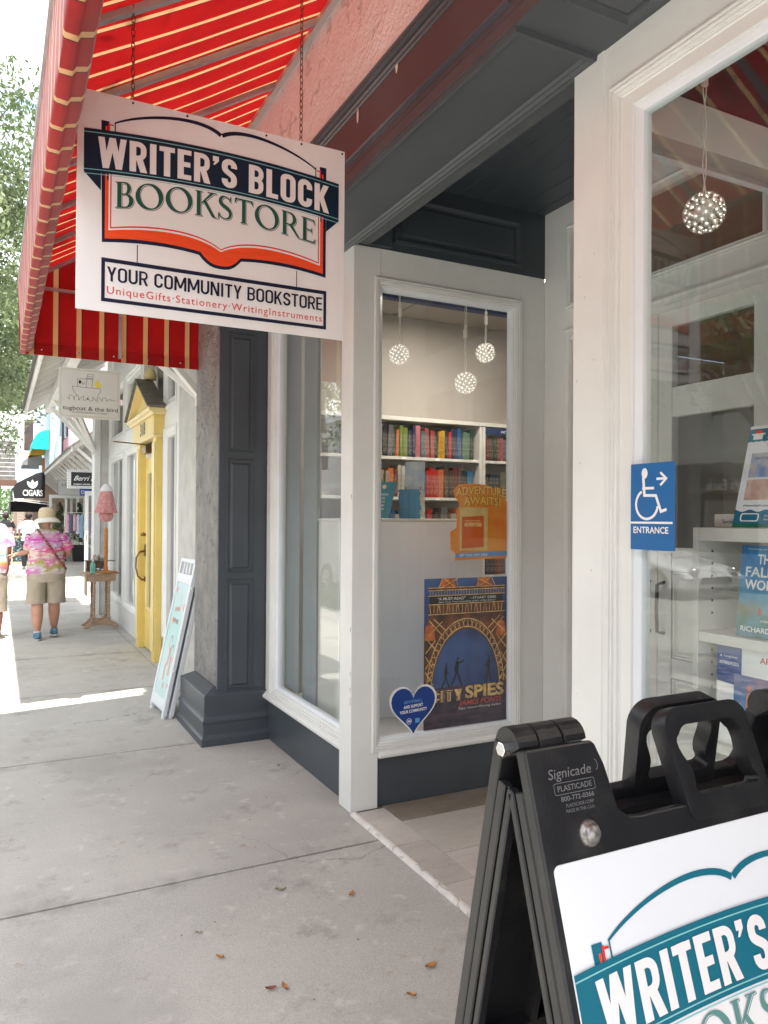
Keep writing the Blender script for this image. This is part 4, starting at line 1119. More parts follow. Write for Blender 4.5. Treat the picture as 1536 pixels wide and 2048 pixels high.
def row(x, xe, yf, z, cols, where, h0=.205, h1=.245, lean_last=False):
    n = len(cols); ws_ = [brnd.uniform(.75, 1.3) for _ in cols]; k = (xe-x)/sum(ws_)
    for i, cname in enumerate(cols):
        w = ws_[i]*k; h = brnd.uniform(h0, h1)
        t = thing('book', f'{cname} book standing {ORD[i]} from the left {where}', 'book', (x+.0005, yf+brnd.uniform(.0, .02), z), 0, 'books '+where)
        c, p = book_mesh(w-.001, h, .15)
        c.build('cover', cover_mat(cname), t, fixn=False); p.build('page_block', M_pages, t, fixn=False)
        if brnd.random() < .12: t.rotation_euler.y = brnd.choice((-.05, .05, .07))
        x += w
YB = 5.70
bookcase(2.20, 3.895, YB, 5.975, (.35, .72, 1.09, 1.44, 1.78, 2.125), 'left of the two pale bookcases seen through the entrance side window', 2.43)
bookcase(3.90, 5.20, YB, 5.975, (.35, .72, 1.09, 1.44, 1.78, 2.125), 'right of the two pale bookcases, topped by a navy header strip', 2.43)
hd = thing('header_strip', 'navy FICTION header strip along the top of the right bookcase', 'label strip', (3.93, YB-.012, 2.36))
MB().box(0, 0, 0, 1.2, .006, .062).build('strip', M_navy, hd)
q = Print(Frame((.0, 0, 0), (1, 0, 0), (0, 0, 1), .0006)); q.text('FICTION', .16, .018, w=.16, h=.022, bold=.02); q.build('lettering', M_wp, hd)
row(2.55, 3.81, YB, 2.126, ['black', 'red', 'cream', 'navy', 'tan', 'teal', 'dusty red', 'white', 'black', 'grey', 'dark green', 'orange', 'lime green', 'lime green', 'navy', 'navy', 'pink', 'slate', 'dusty red', 'dusty red', 'black', 'yellow', 'yellow', 'black', 'red', 'navy', 'navy', 'blue', 'sage green', 'sage green', 'dark green'], 'on the upper shelf of the left bookcase', .225, .275)
# right end of that row
def more(x, xe, z, cols, where, **k): row(x, xe, YB, z, cols, where, **k)
more(3.66, 3.845, 2.126, ['dark green', 'dark green', 'cream', 'cream', 'brown'], 'in the last group on the upper shelf of the left bookcase', h0=.23, h1=.25) if False else None
more(2.60, 3.80, 1.781, ['tan', 'brown', 'black', 'tan', 'tan', 'teal', 'beige', 'beige', 'orange', 'maroon', 'cream', 'white', 'brown', 'white', 'brown', 'blue', 'blue', 'red', 'red', 'red', 'orange', 'brown', 'brown', 'maroon', 'brown', 'black', 'black', 'bright blue'], 'on the middle shelf of the left bookcase', h0=.22, h1=.28)
more(2.60, 3.75, 1.441, ['black', 'grey', 'white', 'black', 'red', 'cream', 'black', 'blue', 'cream', 'grey', 'grey', 'black', 'black', 'slate', 'red', 'black', 'brown', 'grey', 'maroon', 'cream', 'orange', 'navy'], 'on the third shelf of the left bookcase', h0=.19, h1=.26)
more(3.945, 4.45, 2.126, ['maroon', 'brown', 'dark green', 'dusty red', 'pink', 'grey', 'navy', 'black', 'cream', 'beige', 'cream', 'red', 'red'], 'on the upper shelf of the right bookcase', h0=.20, h1=.22)
more(3.945, 4.10, 1.781, ['black', 'dark green', 'navy', 'black'], 'on the middle shelf of the right bookcase', h0=.20, h1=.24)
more(3.945, 4.40, 1.441, ['black', 'orange', 'red', 'cream', 'navy', 'teal', 'brown', 'tan', 'red', 'black'], 'on the third shelf of the right bookcase', h0=.19, h1=.24)
more(3.945, 4.40, 1.091, ['black', 'navy', 'brown', 'red', 'grey', 'cream', 'teal', 'black', 'maroon', 'tan'], 'on the fourth shelf of the right bookcase', h0=.19, h1=.24)
fo = thing('book', 'pale olive book facing out on the middle shelf of the right bookcase', 'book', (4.13, YB+.03, 1.782))
MB().box(0, 0, 0, .17, .002, .25).box(0, .022, 0, .17, .024, .25).box(0, .0021, 0, .002, .0219, .25).build('cover', mat('olive_cover', (.24, .22, .15), .4, col2=(.10, .10, .07), scale=14), fo)
MB().box(.0021, .0022, .003, .166, .0218, .247).build('page_block', M_pages, fo)

# white cabinet back in the poster window with stacked books on top
cb = thing('display_cabinet', 'plain white cabinet standing with its back to the entrance side window', 'cabinet', (1.86, 4.25, .341))
MB().box(0, 0, 0, 1.045, .012, 1.235).build('back_panel', mat('white_laminate', (.80, .83, .85), .35, var=.02, scale=2), cb, bev=.002)
for x in (0, 1.027): MB().box(x, .013, 0, x+.018, .34, 1.235).build('side_panel', M_case, cb, bev=.002)
MB().box(-.004, -.004, 1.236, 1.05, .35, 1.254).build('top', M_case, cb, bev=.002)
zc = .341+1.255
for i in range(13):
    h = .0145
    t = thing('book', f'{"topmost" if i == 12 else "bottom" if i == 0 else ORD[12-i]} {"" if i in (0, 12) else "from the top "}book of the stack of identical blue paperbacks on the white cabinet', 'book', (2.462+brnd.uniform(-.003, .003), 4.53+brnd.uniform(-.003, .003), zc+i*h), radians(-38)+brnd.uniform(-.03, .03), 'stack of blue paperbacks')
    MB().box(0, -.215, 0, .140, 0, .0012).box(0, -.215, .0128, .140, 0, .0140).box(0, -.215, .0013, .140, -.2138, .0127).build('cover', mat('blue_paperback', (.015, .10, .24), .35, col2=(.03, .22, .36), scale=40) if i == 0 else bpy.data.materials['blue_paperback'], t)
    MB().box(.001, -.2137, .0013, .139, -.001, .0127).build('page_block', M_pages, t)
zt = zc+13*.0145
t = thing('book', 'pale blue and cream novel leaning on a wire easel on top of the blue paperbacks', 'book', (2.40, 4.42, zt+.004), radians(-34))
b_ = MB().box(0, 0, 0, .13, .002, .20).box(0, .032, 0, .13, .034, .20).box(0, .0021, 0, .002, .0319, .20).xf(lambda p: (p.x, p.y+.32*p.z, p.z*.95)); b_.build('cover', mat('pale_blue_cover', (.36, .46, .56), .35, col2=(.62, .62, .60), scale=12), t)
MB().box(.0021, .0021, .002, .128, .0319, .198).xf(lambda p: (p.x, p.y+.32*p.z, p.z*.95)).build('page_block', M_pages, t)
e = thing('wire_easel', 'small dark red wire easel holding the leaning novel', 'book stand', (2.47, 4.42, zt+.002), radians(-34))
mb = MB()
for x in (-.05, .05): mb.tube([(x, -.05, 0), (x, .02, 0), (x*.4, .075, .14)], .003, 6); mb.tube([(x, -.05, 0), (x, -.05, .02)], .003, 6)
mb.build('wire', mat('dark_red_wire', (.16, .015, .02), .4), e)
fl = thing('flyer', 'teal flyer in a clear stand at the left edge of the entrance side window', 'flyer', (2.19, 4.33, zc+.002), radians(-10))
MB().hexa([(-.06, 0, 0), (.045, 0, 0), (.045, .004, 0), (-.06, .004, 0)], [(-.02, .05, .235), (.115, .05, .235), (.115, .054, .235), (-.02, .054, .235)]).build('sheet', mat('teal_flyer_print', (.03, .24, .34), .35), fl)
FF = Frame((-.06, 0, 0), (.105, 0, 0), (.04, .05, .235), .001)
q = Print(FF)
for i, s_ in enumerate(('LICENSING', 'ISSUES', 'TOP-21', 'GAMES', 'NOW!')): q.text(s_, .12, .62-.10*i, w=.7 if i == 0 else .5, h=.055, bold=.02)
q.build('lettering', M_wp, fl)
q = Print(FF.sub(.0003)); q.ellipse(.5, .86, .14, .06, 12); q.build('sun_mark', mat('flyer_cream', (.8, .65, .4), .4), fl)

# ------------------------------------------------------------------ near window display
dz = thing('display_shelf', 'white display shelf unit with peg holes inside the near window', 'shelf', (1.93, .62, .341))
for y in (0, 1.03): MB().box(0, y, 0, .30, y+.02, 1.235).build('side_panel', M_case, dz, bev=.001)
MB().box(.29, .021, 0, .30, 1.029, 1.235).build('back_panel', M_case, dz)
for z, k in ((1.195, .04), (.885, .03), (.56, .03), (.0, .03)): MB().box(.002, .021, z, .289, 1.029, z+k).build('shelf', M_case, dz, bev=.001)
hl = MB()
for i in range(30):
    z = .08+i*.0385
    if abs(z-.9) < .03: continue
    hl.box(.06, 1.0285, z, .066, 1.0299, z+.007)
hl.build('peg_holes', M_black, dz)
def upright(name, label, cat, x, y1, y0, z0, z1, m, th=.025, lean=.03, pages=True):
    """thing whose face looks at the street; left edge at y1, right edge at y0"""
    t = thing(name, label, cat, (x, y1, z0)); w = y1-y0; h = z1-z0
    f = lambda p: (p.x+lean*p.z/h, p.y, p.z)
    MB().box(0, -w, 0, .0015, 0, h).box(th-.0015, -w, 0, th, 0, h).box(.0016, -.002, 0, th-.0016, 0, h).xf(f).build('cover' if pages else 'box_lid', m, t)
    MB().box(.0017, -w+.002, .002, th-.0017, -.0022, h-.002).xf(f).build('page_block' if pages else 'box_base', M_pages if pages else M_wp, t)
    return t, Frame((0, 0, 0), (0, -w, 0), (lean, 0, h), .0007)
M_fall = mat('deep_blue_green_cover', (.01, .08, .30), .3)
nt = M_fall.node_tree; b = nt.nodes['Principled BSDF']; v = objvec(nt); sx = nt.nodes.new('ShaderNodeSeparateXYZ'); nt.links.new(v, sx.inputs[0])
rp = nt.nodes.new('ShaderNodeValToRGB'); e_ = rp.color_ramp.elements; e_[0].position = .0; e_[0].color = (.03, .09, .07, 1); e_[1].position = .27; e_[1].color = (.01, .10, .36, 1)
for p_, c_ in ((.05, (.05, .13, .05, 1)), (.09, (.22, .20, .10, 1)), (.11, (.05, .22, .36, 1)), (.17, (.015, .16, .42, 1))): k_ = e_.new(p_); k_.color = c_
nt.links.new(sx.outputs[2], rp.inputs['Fac'])
nt.links.new(mixc(nt, nnoise(nt, v, 18, 6, .6, .35, .8), rp.outputs['Color'], (.10, .34, .50)), b.inputs['Base Color'])
t, F2 = upright('book', 'blue and green novel facing the street on the top shelf of the near window display', 'book', 1.962, 1.540, 1.355, 1.258, 1.525, M_fall)
q = Print(F2); set_gothic(q, 'T', .30, .84, .13, .12, t=.2); q.k = 0
for s_, y, x0, w_ in (('THE', .80, .30, .30), ('FALLEN', .66, .10, .78), ('WOMAN', .52, .10, .80)):
    if s_ == 'THE': q = Print(F2)
    q.text(s_, x0, y, w=w_, h=.105, bold=.02)
q.text('A NOVEL', .42, .175, w=.2, h=.022, bold=.01); q.text('RICHARD F', .08, .06, w=.62, h=.055, bold=.01)
q.text('haunting and suspenseful', .12, .955, w=.7, h=.016)
q.build('lettering', M_wp, t)
q = Print(F2); q.poly([(.36, .25), (.42, .25), (.42, .30), (.39, .33), (.36, .30)]); q.build('small_house', mat('barn_red', (.4, .06, .02), .5), t)
# flyer
M_flw = mat('flyer_white', (.72, .74, .78), .3)
t = thing('flyer', 'white and teal event flyer headed JULY standing on the near window shelf', 'flyer', (1.955, 1.548, 1.578))
fx = lambda p: (p.x+.045*p.z/.30, p.y-.030*p.z/.3, p.z)
MB().box(0, -.22, 0, .0025, 0, .30).xf(fx).build('sheet', M_flw, t)
F3 = Frame((0, 0, 0), (0, -.22, 0), (.045, -.03, .30), .0008)
M_tealp = mat('print_teal', (.012, .14, .24), .35)
q = Print(F3); q.poly([(0, .84)]+[(i/24, .84+.008*(i % 2)) for i in range(25)]+[(1, .97), (0, .97)]); q.poly([(0, .0)]+[(1, 0), (1, .16)]+[(1-i/24, .165+.012*sin(i*1.1)) for i in range(25)]); q.build('bands', M_tealp, t)
q = Print(F3.sub(.0003)); q.poly([(0, 0), (1, 0), (1, .03), (0, .045)]); q.build('green_foot', mat('print_green', (.015, .16, .10), .4), t)
q = Print(F3.sub(.0003)); q.text('JULY 2020', .28, .885, w=.66, h=.05); q.poly([(.07, .865), (.21, .865), (.21, .91), (.24, .91), (.24, .925), (.04, .925), (.04, .91), (.07, .91)]); q.text('318 N. Park Ave', .45, .105, w=.45, h=.02); q.text('Winter Park, FL', .45, .07, w=.45, h=.02)
q.poly(rr(.10, .06, .38, .14, .03), rr(.12, .07, .36, .13, .02)); q.build('lettering', M_wp, t)
q = Print(F3.sub(.0003)); q.poly([(.09, .925), (.19, .925), (.19, .955), (.09, .955)]); q.build('shop_mark', M_orange, t)
q = Print(F3.sub(.0003)); q.text('Virtual Programs', .30, .775, w=.6, h=.035); q.build('heading', mat('print_crimson', (.55, .02, .08), .4), t)
q = Print(F3.sub(.0003)); q.text('Handsfree registration', .12, .205, w=.8, h=.022); q.build('note', M_ink, t)
for (x, y, c1, c2) in ((.10, .49, (.16, .28, .55), (.50, .45, .45)), (.10, .27, (.5, .3, .25), (.62, .45, .38)), (.56, .56, (.75, .68, .5), (.7, .25, .08)), (.56, .27, (.6, .2, .18), (.5, .4, .35))):
    q = Print(F3.sub(.0003)); q.rect(x, y, x+.36, y+(.24 if y > .4 else .20)); q.build('book_picture', mat('cover_print', c1, .35, col2=c2, scale=30), t)
q = Print(F3.sub(.0006)); q.text('Alias City', .15, .67, w=.2, h=.022); q.build('picture_title', M_ink, t)
# puzzle box
t, F4 = upright('puzzle_box', 'white and blue boxed art puzzle on the second shelf of the near window display', 'box', 1.955, 1.605, 1.20, .930, 1.225, M_wp, th=.05, lean=.01, pages=False)
q = Print(F4); q.poly([(0, .62), (.21, .60), (.21, 1), (0, 1)]); q.build('corner_field', M_bluep, t)
q = Print(F4.sub(.0003)); q.ellipse(.035, .88, .008, .014, 10); q.text('Pomegranate', .055, .87, w=.12, h=.03, shear=.3); q.text('ARTPIECE PUZZLE', .02, .80, w=.17, h=.03, bold=.03); q.build('lettering', M_wp, t)
q = Print(F4.sub(.0003)); q.text('ART', .36, .87, w=.12, h=.06, bold=.01); q.build('red_lettering', M_redp, t)
q = Print(F4.sub(.0002)); q.poly([(.15, .05), (.98, .05), (.98, .72), (.15, .72)]); q.build('picture', mat('crowd_print', (.02, .12, .34), .35, col2=(.35, .22, .30), scale=9), t)
pr_ = random.Random(3)
for k, c in enumerate(((.55, .50, .12), (.02, .18, .40), (.60, .20, .08), (.02, .03, .10), (.55, .42, .30))):
    q = Print(F4.sub(.0004+k*.0001))
    for i in range(5):
        x = .17+.16*i+.03*k+pr_.uniform(0, .02); y = .06+.10*((i+k) % 3)
        q.poly([(x, y), (x+.06, y), (x+.055, y+.26), (x+.03, y+.31), (x+.005, y+.26)]); q.ellipse(x+.03, y+.34, .018, .035, 10)
    q.build('crowd', mat('print_crowd', c, .4), t)
t = thing('card', 'small white card lettered Speak beside the flyer on the near window shelf', 'card', (1.99, 1.640, 1.578))
MB().box(0, -.075, 0, .02, 0, .04).build('block', M_case, t, bev=.001)
q = Print(Frame((0, 0, 0), (0, -1, 0), (0, 0, 1), .0006)); q.text('Speak', .03, .012, w=.04, h=.012); q.build('lettering', M_ink, t)

# ceiling panels added out of view to light the books and shelves
for x, y, w, e, lab in ((3.3, 4.75, .30, 19, 'added unseen ceiling panel lighting the shop behind the poster window'), (2.75, -.35, .25, 15, 'added unseen ceiling panel lighting the shop behind the near window')):
    t = thing('added_ceiling_light', lab, 'added fill light', (x, y, 3.36), 0)
    MB().box(-w-.02, -w-.02, .004, w+.02, w+.02, .038).build('housing', M_case, t, bev=.003)
    MB().box(-w, -w, -.004, w, w, .0035).build('diffuser', emis('added_fill_diffuser_%d' % e, (1, .90, .78), e), t)

# ------------------------------------------------------------------ the children's shop next door
M_ntrim = paint('pale_trim_paint', (.70, .71, .70), .4, (.5, .5, .48), .03, .74)
M_yel = paint('yellow_door_paint', (.72, .55, .17), .35, (.45, .32, .1), .05, .76)
M_yel2 = paint('yellow_moulding_paint', (.76, .62, .30), .38, None, .04)
kid = thing('childrens_shop_building', 'white timber shopfront with a yellow pedimented door beyond the bookshop pillar', 'building', (1.6, 9.6, 0))
KO = V((1.6, 9.6, 0))
def kp(name, mb, m, parent=kid, **k):
    o = mb.build(name, m, parent, **k)
    if parent is kid: o.location = -KO
    return o
kp('stucco_pier', MB().box(1.60, 6.03, 0, 1.9, 7.66, 3.9), M_stucco_plain)
kp('stucco_pier', MB().box(1.40, 13.08, 0, 1.9, 13.42, 3.42), M_stucco_plain)
kp('pier_board', MB().box(1.385, 13.06, 0, 1.475, 13.079, 3.42).box(1.385, 13.079, 0, 1.399, 13.42, 3.42), M_ntrim)
PK = PS(1.62)
# frame of the front: rails and stiles
for z0, z1 in ((2.52, 2.78), (3.55, 3.75), (.28, .33)):
    for y0, y1 in ((7.665, 8.50), (8.501, 9.759), (9.76, 13.075)):
        if z0 < 1 and 8.5 < y0 < 9: continue
        kp('rail', MB().box(1.60, y0, z0, 1.72, y1, z1), M_ntrim, bev=.004)
kp('kick_panel', MB().box(1.615, 7.665, 0, 1.7, 8.50, .279).box(1.615, 9.76, 0, 1.7, 13.075, .279), M_ntrim)
for y0, y1 in ((7.665, 7.80), (8.40, 8.50), (9.76, 9.90), (11.28, 11.42), (12.94, 13.075)):
    kp('stile', MB().box(1.602, y0, .331, 1.72, y1, 2.519), M_ntrim, bev=.004)
    kp('stile', MB().box(1.602, y0, 2.781, 1.72, y1, 3.549), M_ntrim, bev=.004)
for a0, a1 in ((7.80, 8.40), (9.90, 11.28), (11.42, 12.94)):
    for z0, z1 in ((.331, 2.519), (2.781, 3.549)):
        w = kp('window', trim_ring(MB(), PK, a0-.03, z0-.03, a1+.03, z1+.03, [(0, .0), (0, .03), (.02, .034), (.03, .02), (.055, .016), (.075, .0), (.10, .0), (.104, -.05)]), M_ntrim, fixn=False)
        MB().box(1.655, a0+.02, z0+.02, 1.661, a1-.02, z1-.02).build('glass_pane', M_glass, w)
        if z0 < 1 and a0 > 9:
            MB().box(1.63, (a0+a1)/2-.02, z0+.06, 1.654, (a0+a1)/2+.02, z1-.06).build('muntin', M_ntrim, w)
        MB().box(1.80, a0, z0, 1.81, a0+(a1-a0)*.28, z1).box(1.80, a1-(a1-a0)*.28, z0, 1.81, a1, z1).build('curtain', mat('white_curtain', (.6, .6, .58), .8, var=.1, scale=4, sc3=(1, 14, .3)) if 'white_curtain' not in bpy.data.materials else bpy.data.materials['white_curtain'], w)
kp('upper_wall', MB().box(1.61, 6.03, 3.751, 1.8, 13.42, 4.6), M_ntrim)
kp('interior', MB().box(1.9, 6.1, 0, 6, 13.4, .03).box(6, 6.1, 0, 6.1, 13.4, 3.5).box(1.9, 13.3, .031, 5.99, 13.4, 3.5).box(1.73, 6.1, 3.56, 6.1, 13.4, 3.6), M_room)
# yellow surround
sur = kp('door_surround', MB().box(1.53, 8.505, 0, 1.612, 8.70, 2.50).box(1.53, 9.565, 0, 1.612, 9.755, 2.50), M_yel, bev=.004)
for y0 in (8.53, 9.59): MB().box(1.515, y0, .12, 1.529, y0+.14, 2.42).build('pilaster_face', M_yel2, sur, bev=.003)
MB().box(1.49, 8.42, 2.501, 1.599, 9.84, 2.70).build('frieze', M_yel, sur, bev=.003)
MB().prism([(1.599, 2.701), (1.47, 2.701), (1.455, 2.725), (1.43, 2.735), (1.42, 2.765), (1.599, 2.765)], 'y', 8.33, 9.93).build('cornice', M_yel2, sur)
MB().prism([(1.60, 2.47), (1.505, 2.47), (1.49, 2.499), (1.60, 2.499)], 'y', 8.45, 9.80).build('moulding', M_yel2, sur)
pd = kp('pediment', MB().prism([(8.40, 2.768), (9.86, 2.768), (9.13, 3.12)], 'x', 1.50, 1.599), M_yel)
for s in (-1, 1):
    a = (9.13, 3.17); e = (9.13+s*.82, 2.772)
    pts = [(9.13, 3.105), (9.13+s*.70, 2.768), (9.13+s*.80, 2.768), a]
    MB().prism(pts, 'x', 1.43, 1.499).build('raking_cornice', M_yel2, pd)
    MB().prism([(9.13, 3.171), (9.13+s*.81, 2.769), (9.13+s*.83, 2.785), (9.13, 3.195)], 'x', 1.40, 1.599).build('roof_slope', mat('weathered_copper', (.14, .125, .10), .6, var=.25, scale=14), pd)
MB().lathe([(.07, 0), (.075, .06), (.05, .12), (.0001, .15)], (1.57, 9.13, 3.19), 12).build('finial', M_yel2, pd)
q = Print(Frame((1.4885, 9.24, 2.53), (0, -1, 0), (0, 0, 1), .001)); set_gothic(q, 'I', .115, 0, .03, .13, t=.9); q = Print(Frame((1.4885, 9.24, 2.53), (0, -1, 0), (0, 0, 1), .001)); q.text('318', -.05, .01, w=.34, h=.14, bold=.03); q.build('house_number', M_black, sur)
# door leaf
dl = kp('door', MB().box(1.60, 8.705, .02, 1.65, 8.85, 2.30).box(1.60, 9.42, .02, 1.65, 9.56, 2.30).box(1.60, 8.851, .02, 1.65, 9.419, .50).box(1.60, 8.851, 2.12, 1.65, 9.419, 2.30), M_yel, bev=.003)
dl.data.name = 'door'
trim_ring(MB(), PS(1.60), 8.84, .49, 9.43, 2.13, [(0, 0), (0, .010), (.012, .012), (.02, .004), (.024, -.03)]).build('moulding', M_yel2, dl, fixn=False)
MB().box(1.622, 8.84, .49, 1.628, 9.43, 2.13).build('glass_pane', M_glass, dl)
MB().box(1.602, 8.705, 2.301, 1.66, 9.56, 2.36).build('head', M_ntrim, dl)
for z0, z1, y0, y1 in ((1.60, 2.06, 8.90, 9.16), (1.30, 1.58, 8.95, 9.22)):
    MB().box(1.620, y0, z0, 1.6212, y1, z1).build('paper_notice', M_wp, dl)
M_brass = mat('aged_brass', (.22, .13, .06), .35, metal=.9)
hd_ = MB()
hd_.tube([(1.60, 9.50, 1.18), (1.53, 9.50, 1.17), (1.49, 9.50, 1.10), (1.485, 9.50, .98), (1.51, 9.50, .88), (1.56, 9.50, .83), (1.60, 9.50, .84)], [.013, .012, .010, .009, .009, .011, .014], 8)
hd_.box(1.585, 9.46, 1.12, 1.60, 9.54, 1.26).box(1.585, 9.47, .81, 1.60, 9.53, .87); hd_.lathe([(.028, 0), (.03, .03), (.0001, .045)], (1.57, 9.50, 1.36), 10)
hd_.build('handle', M_brass, dl)
cl_ = MB().box(1.53, 9.16, 2.34, 1.60, 9.38, 2.42).bar((1.54, 9.2, 2.44), (1.16, 9.05, 2.445), .025, .012)
kp('door_closer', cl_, M_brass)
# meter box on the pier next to the pillar
mt = thing('wall_lamp_bracket', 'small black box fixed to the stucco pier beside the bookshop pillar', 'electric box', (1.60, 6.55, 2.50))
MB().box(-.06, -.06, 0, -.002, .06, .24).build('case', M_black, mt, bev=.006)
MB().tube([(-.03, -.03, 0), (-.05, -.03, -.07), (-.02, .02, -.09), (-.01, .05, -.03)], .004, 6).build('cable', M_black, mt)

# timber canopy with rafters and struts
cn = thing('timber_canopy', 'white timber canopy on diagonal struts over the children\'s shop', 'canopy', (1.0, 10, 3.4))
CO = V((1.0, 10, 3.4))
def cp(name, mb, m, parent=cn, **k):
    o = mb.build(name, m, parent, **k)
    if parent is cn: o.location = -CO
    return o
M_cwhite = paint('canopy_white_paint', (.72, .71, .68), .5, (.5, .48, .44), .05, .72)
M_shing = mat('grey_shingle', (.17, .16, .15), .9, var=.3, scale=30)
ya, yb_ = 6.22, 14.9
sl_ = lambda x: 3.40+(x-.42)*.62
# sheathing boards run along the street
x = .42; k = 0
while x < 1.60:
    x2 = min(x+.15, 1.60)
    cp('sheathing_board', MB().hexa([(x+.003, ya, sl_(x)+.09), (x2-.003, ya, sl_(x2)+.09), (x2-.003, yb_, sl_(x2)+.09), (x+.003, yb_, sl_(x)+.09)], [(x+.003, ya, sl_(x)+.11), (x2-.003, ya, sl_(x2)+.11), (x2-.003, yb_, sl_(x2)+.11), (x+.003, yb_, sl_(x)+.11)]), M_cwhite)
    x += .15
cp('shingles', MB().hexa([(.36, ya-.02, sl_(.36)+.115), (1.6, ya-.02, sl_(1.6)+.115), (1.6, yb_+.03, sl_(1.6)+.115), (.36, yb_+.03, sl_(.36)+.115)], [(.36, ya-.02, sl_(.36)+.145), (1.6, ya-.02, sl_(1.6)+.145), (1.6, yb_+.03, sl_(1.6)+.145), (.36, yb_+.03, sl_(.36)+.145)]), M_shing)
y = ya+.03
while y < yb_:
    cp('rafter', MB().hexa([(.44, y-.022, sl_(.44)), (1.60, y-.022, sl_(1.60)), (1.60, y+.022, sl_(1.60)), (.44, y+.022, sl_(.44))], [(.44, y-.022, sl_(.44)+.089), (1.60, y-.022, sl_(1.60)+.089), (1.60, y+.022, sl_(1.60)+.089), (.44, y+.022, sl_(.44)+.089)]), M_cwhite)
    y += .61
cp('fascia', MB().box(.405, ya-.01, 3.37, .437, yb_+.01, 3.52), M_cwhite, bev=.004)
cp('purlin', MB().box(.74, ya, 3.44, .86, yb_-.05, 3.585), M_cwhite, bev=.006)
for yc, zz, spread in ((13.2, 2.66, (-1.9, -.95, 0, .9)), (6.75, 2.66, (-.3, .55))):
    xw = 1.39 if yc > 10 else 1.598
    for s in spread: cp('strut', MB().bar((.80, yc+s, 3.45), (xw, yc+s*.05, zz), .06, .06), M_cwhite, bev=.006)
    cp('strut_bracket', MB().box(xw-.03, yc-.09, zz-.07, xw-.001, yc+.09, zz+.06), M_cwhite, bev=.005)

# hanging shop sign
tg = thing('hanging_sign', 'cream hanging sign with a tugboat drawing and the words tugboat & the bird', 'sign', (.744, 7.45, 2.95))
MB().box(-.265, -.006, -.455, .265, .008, 0).build('board', mat('cream_board', (.56, .55, .50), .5, var=.02), tg, bev=.002)
FT = Frame((-.265, -.0065, -.455), (1, 0, 0), (0, 0, 1), .0006)
mxy = lambda x, y: ((x-748)/785*.53, .455-(y-250-(x-748)*.045)/670*.455)
q = Print(FT)
bo = [(.035, .02), (.495, .02)]+arc(.51, .005, .025, .025, 150, 110, 2)+[(.51, .045), (.51, .41), (.49, .435), (.035, .435), (.015, .41), (.015, .045)]
q.poly([(.03, .015), (.50, .015), (.515, .035), (.515, .42), (.50, .44), (.03, .44), (.015, .42), (.015, .035)], [(.032, .019), (.498, .019), (.511, .037), (.511, .418), (.498, .436), (.032, .436), (.019, .418), (.019, .037)])
q.build('border', mat('olive_line', (.42, .42, .25), .6), tg)
q = Print(FT)
def mp_(pts, w=.0028): q.stroke([mxy(*p) for p in pts], w)
mp_([(915, 505), (930, 560), (975, 630)]); mp_([(915, 503), (1090, 520), (1275, 530)]); mp_([(1275, 530), (1272, 580), (1235, 635)])
mp_([(985, 505), (978, 405), (1090, 400), (1172, 404), (1165, 518)]); mp_([(1090, 515), (1105, 340), (1185, 340), (1175, 400)]); mp_([(1105, 372), (1170, 372)]); mp_([(1098, 395), (1172, 398)])
mp_([(1000, 425), (1000, 470), (1025, 470), (1028, 430), (1000, 425)]); mp_([(1040, 438), (1040, 472), (1070, 474), (1070, 440)])
pts = []
for i in range(70):
    x = 850+i*9.0; pts.append((x+14*sin(i*.95), 650+(i*.55)+32*sin(i*.8)*(1 if i < 52 else max(0, 1-(i-52)/14))))
mp_(pts, .0026)
q.text('tugboat & the bird', mxy(800, 788)[0], .072, w=.475, h=.038, bold=.0); q.text('- A CHILDREN\'S STORE -', .095, .045, w=.34, h=.014, spacing=1.2)
q.build('drawing_and_lettering', M_black, tg)
q = Print(FT.sub(.0001)); c = mxy(1243, 480); q.ellipse(c[0], c[1], .028, .026, 14); c = mxy(1240, 430); q.ellipse(c[0]+.004, c[1], .006, .018, 8); q.ellipse(c[0]-.014, c[1]-.008, .006, .018, 8); q.build('bird', mat('bird_yellow', (.66, .55, .05), .5), tg)
for x in (-.2, .2): MB().tube([(x, 0, 0), (x, 0, .66)], .004, 6).build('hanger_rod', M_cwhite, tg)

# leaning white A-board beside the pillar
ab = thing('folded_sign_board', 'white folding pavement board with a pale mint poster leaning by the pillar plinth', 'sign board', (1.20, 6.35, 0))
M_wplast = mat('white_plastic', (.70, .74, .76), .35, var=.02, scale=3)
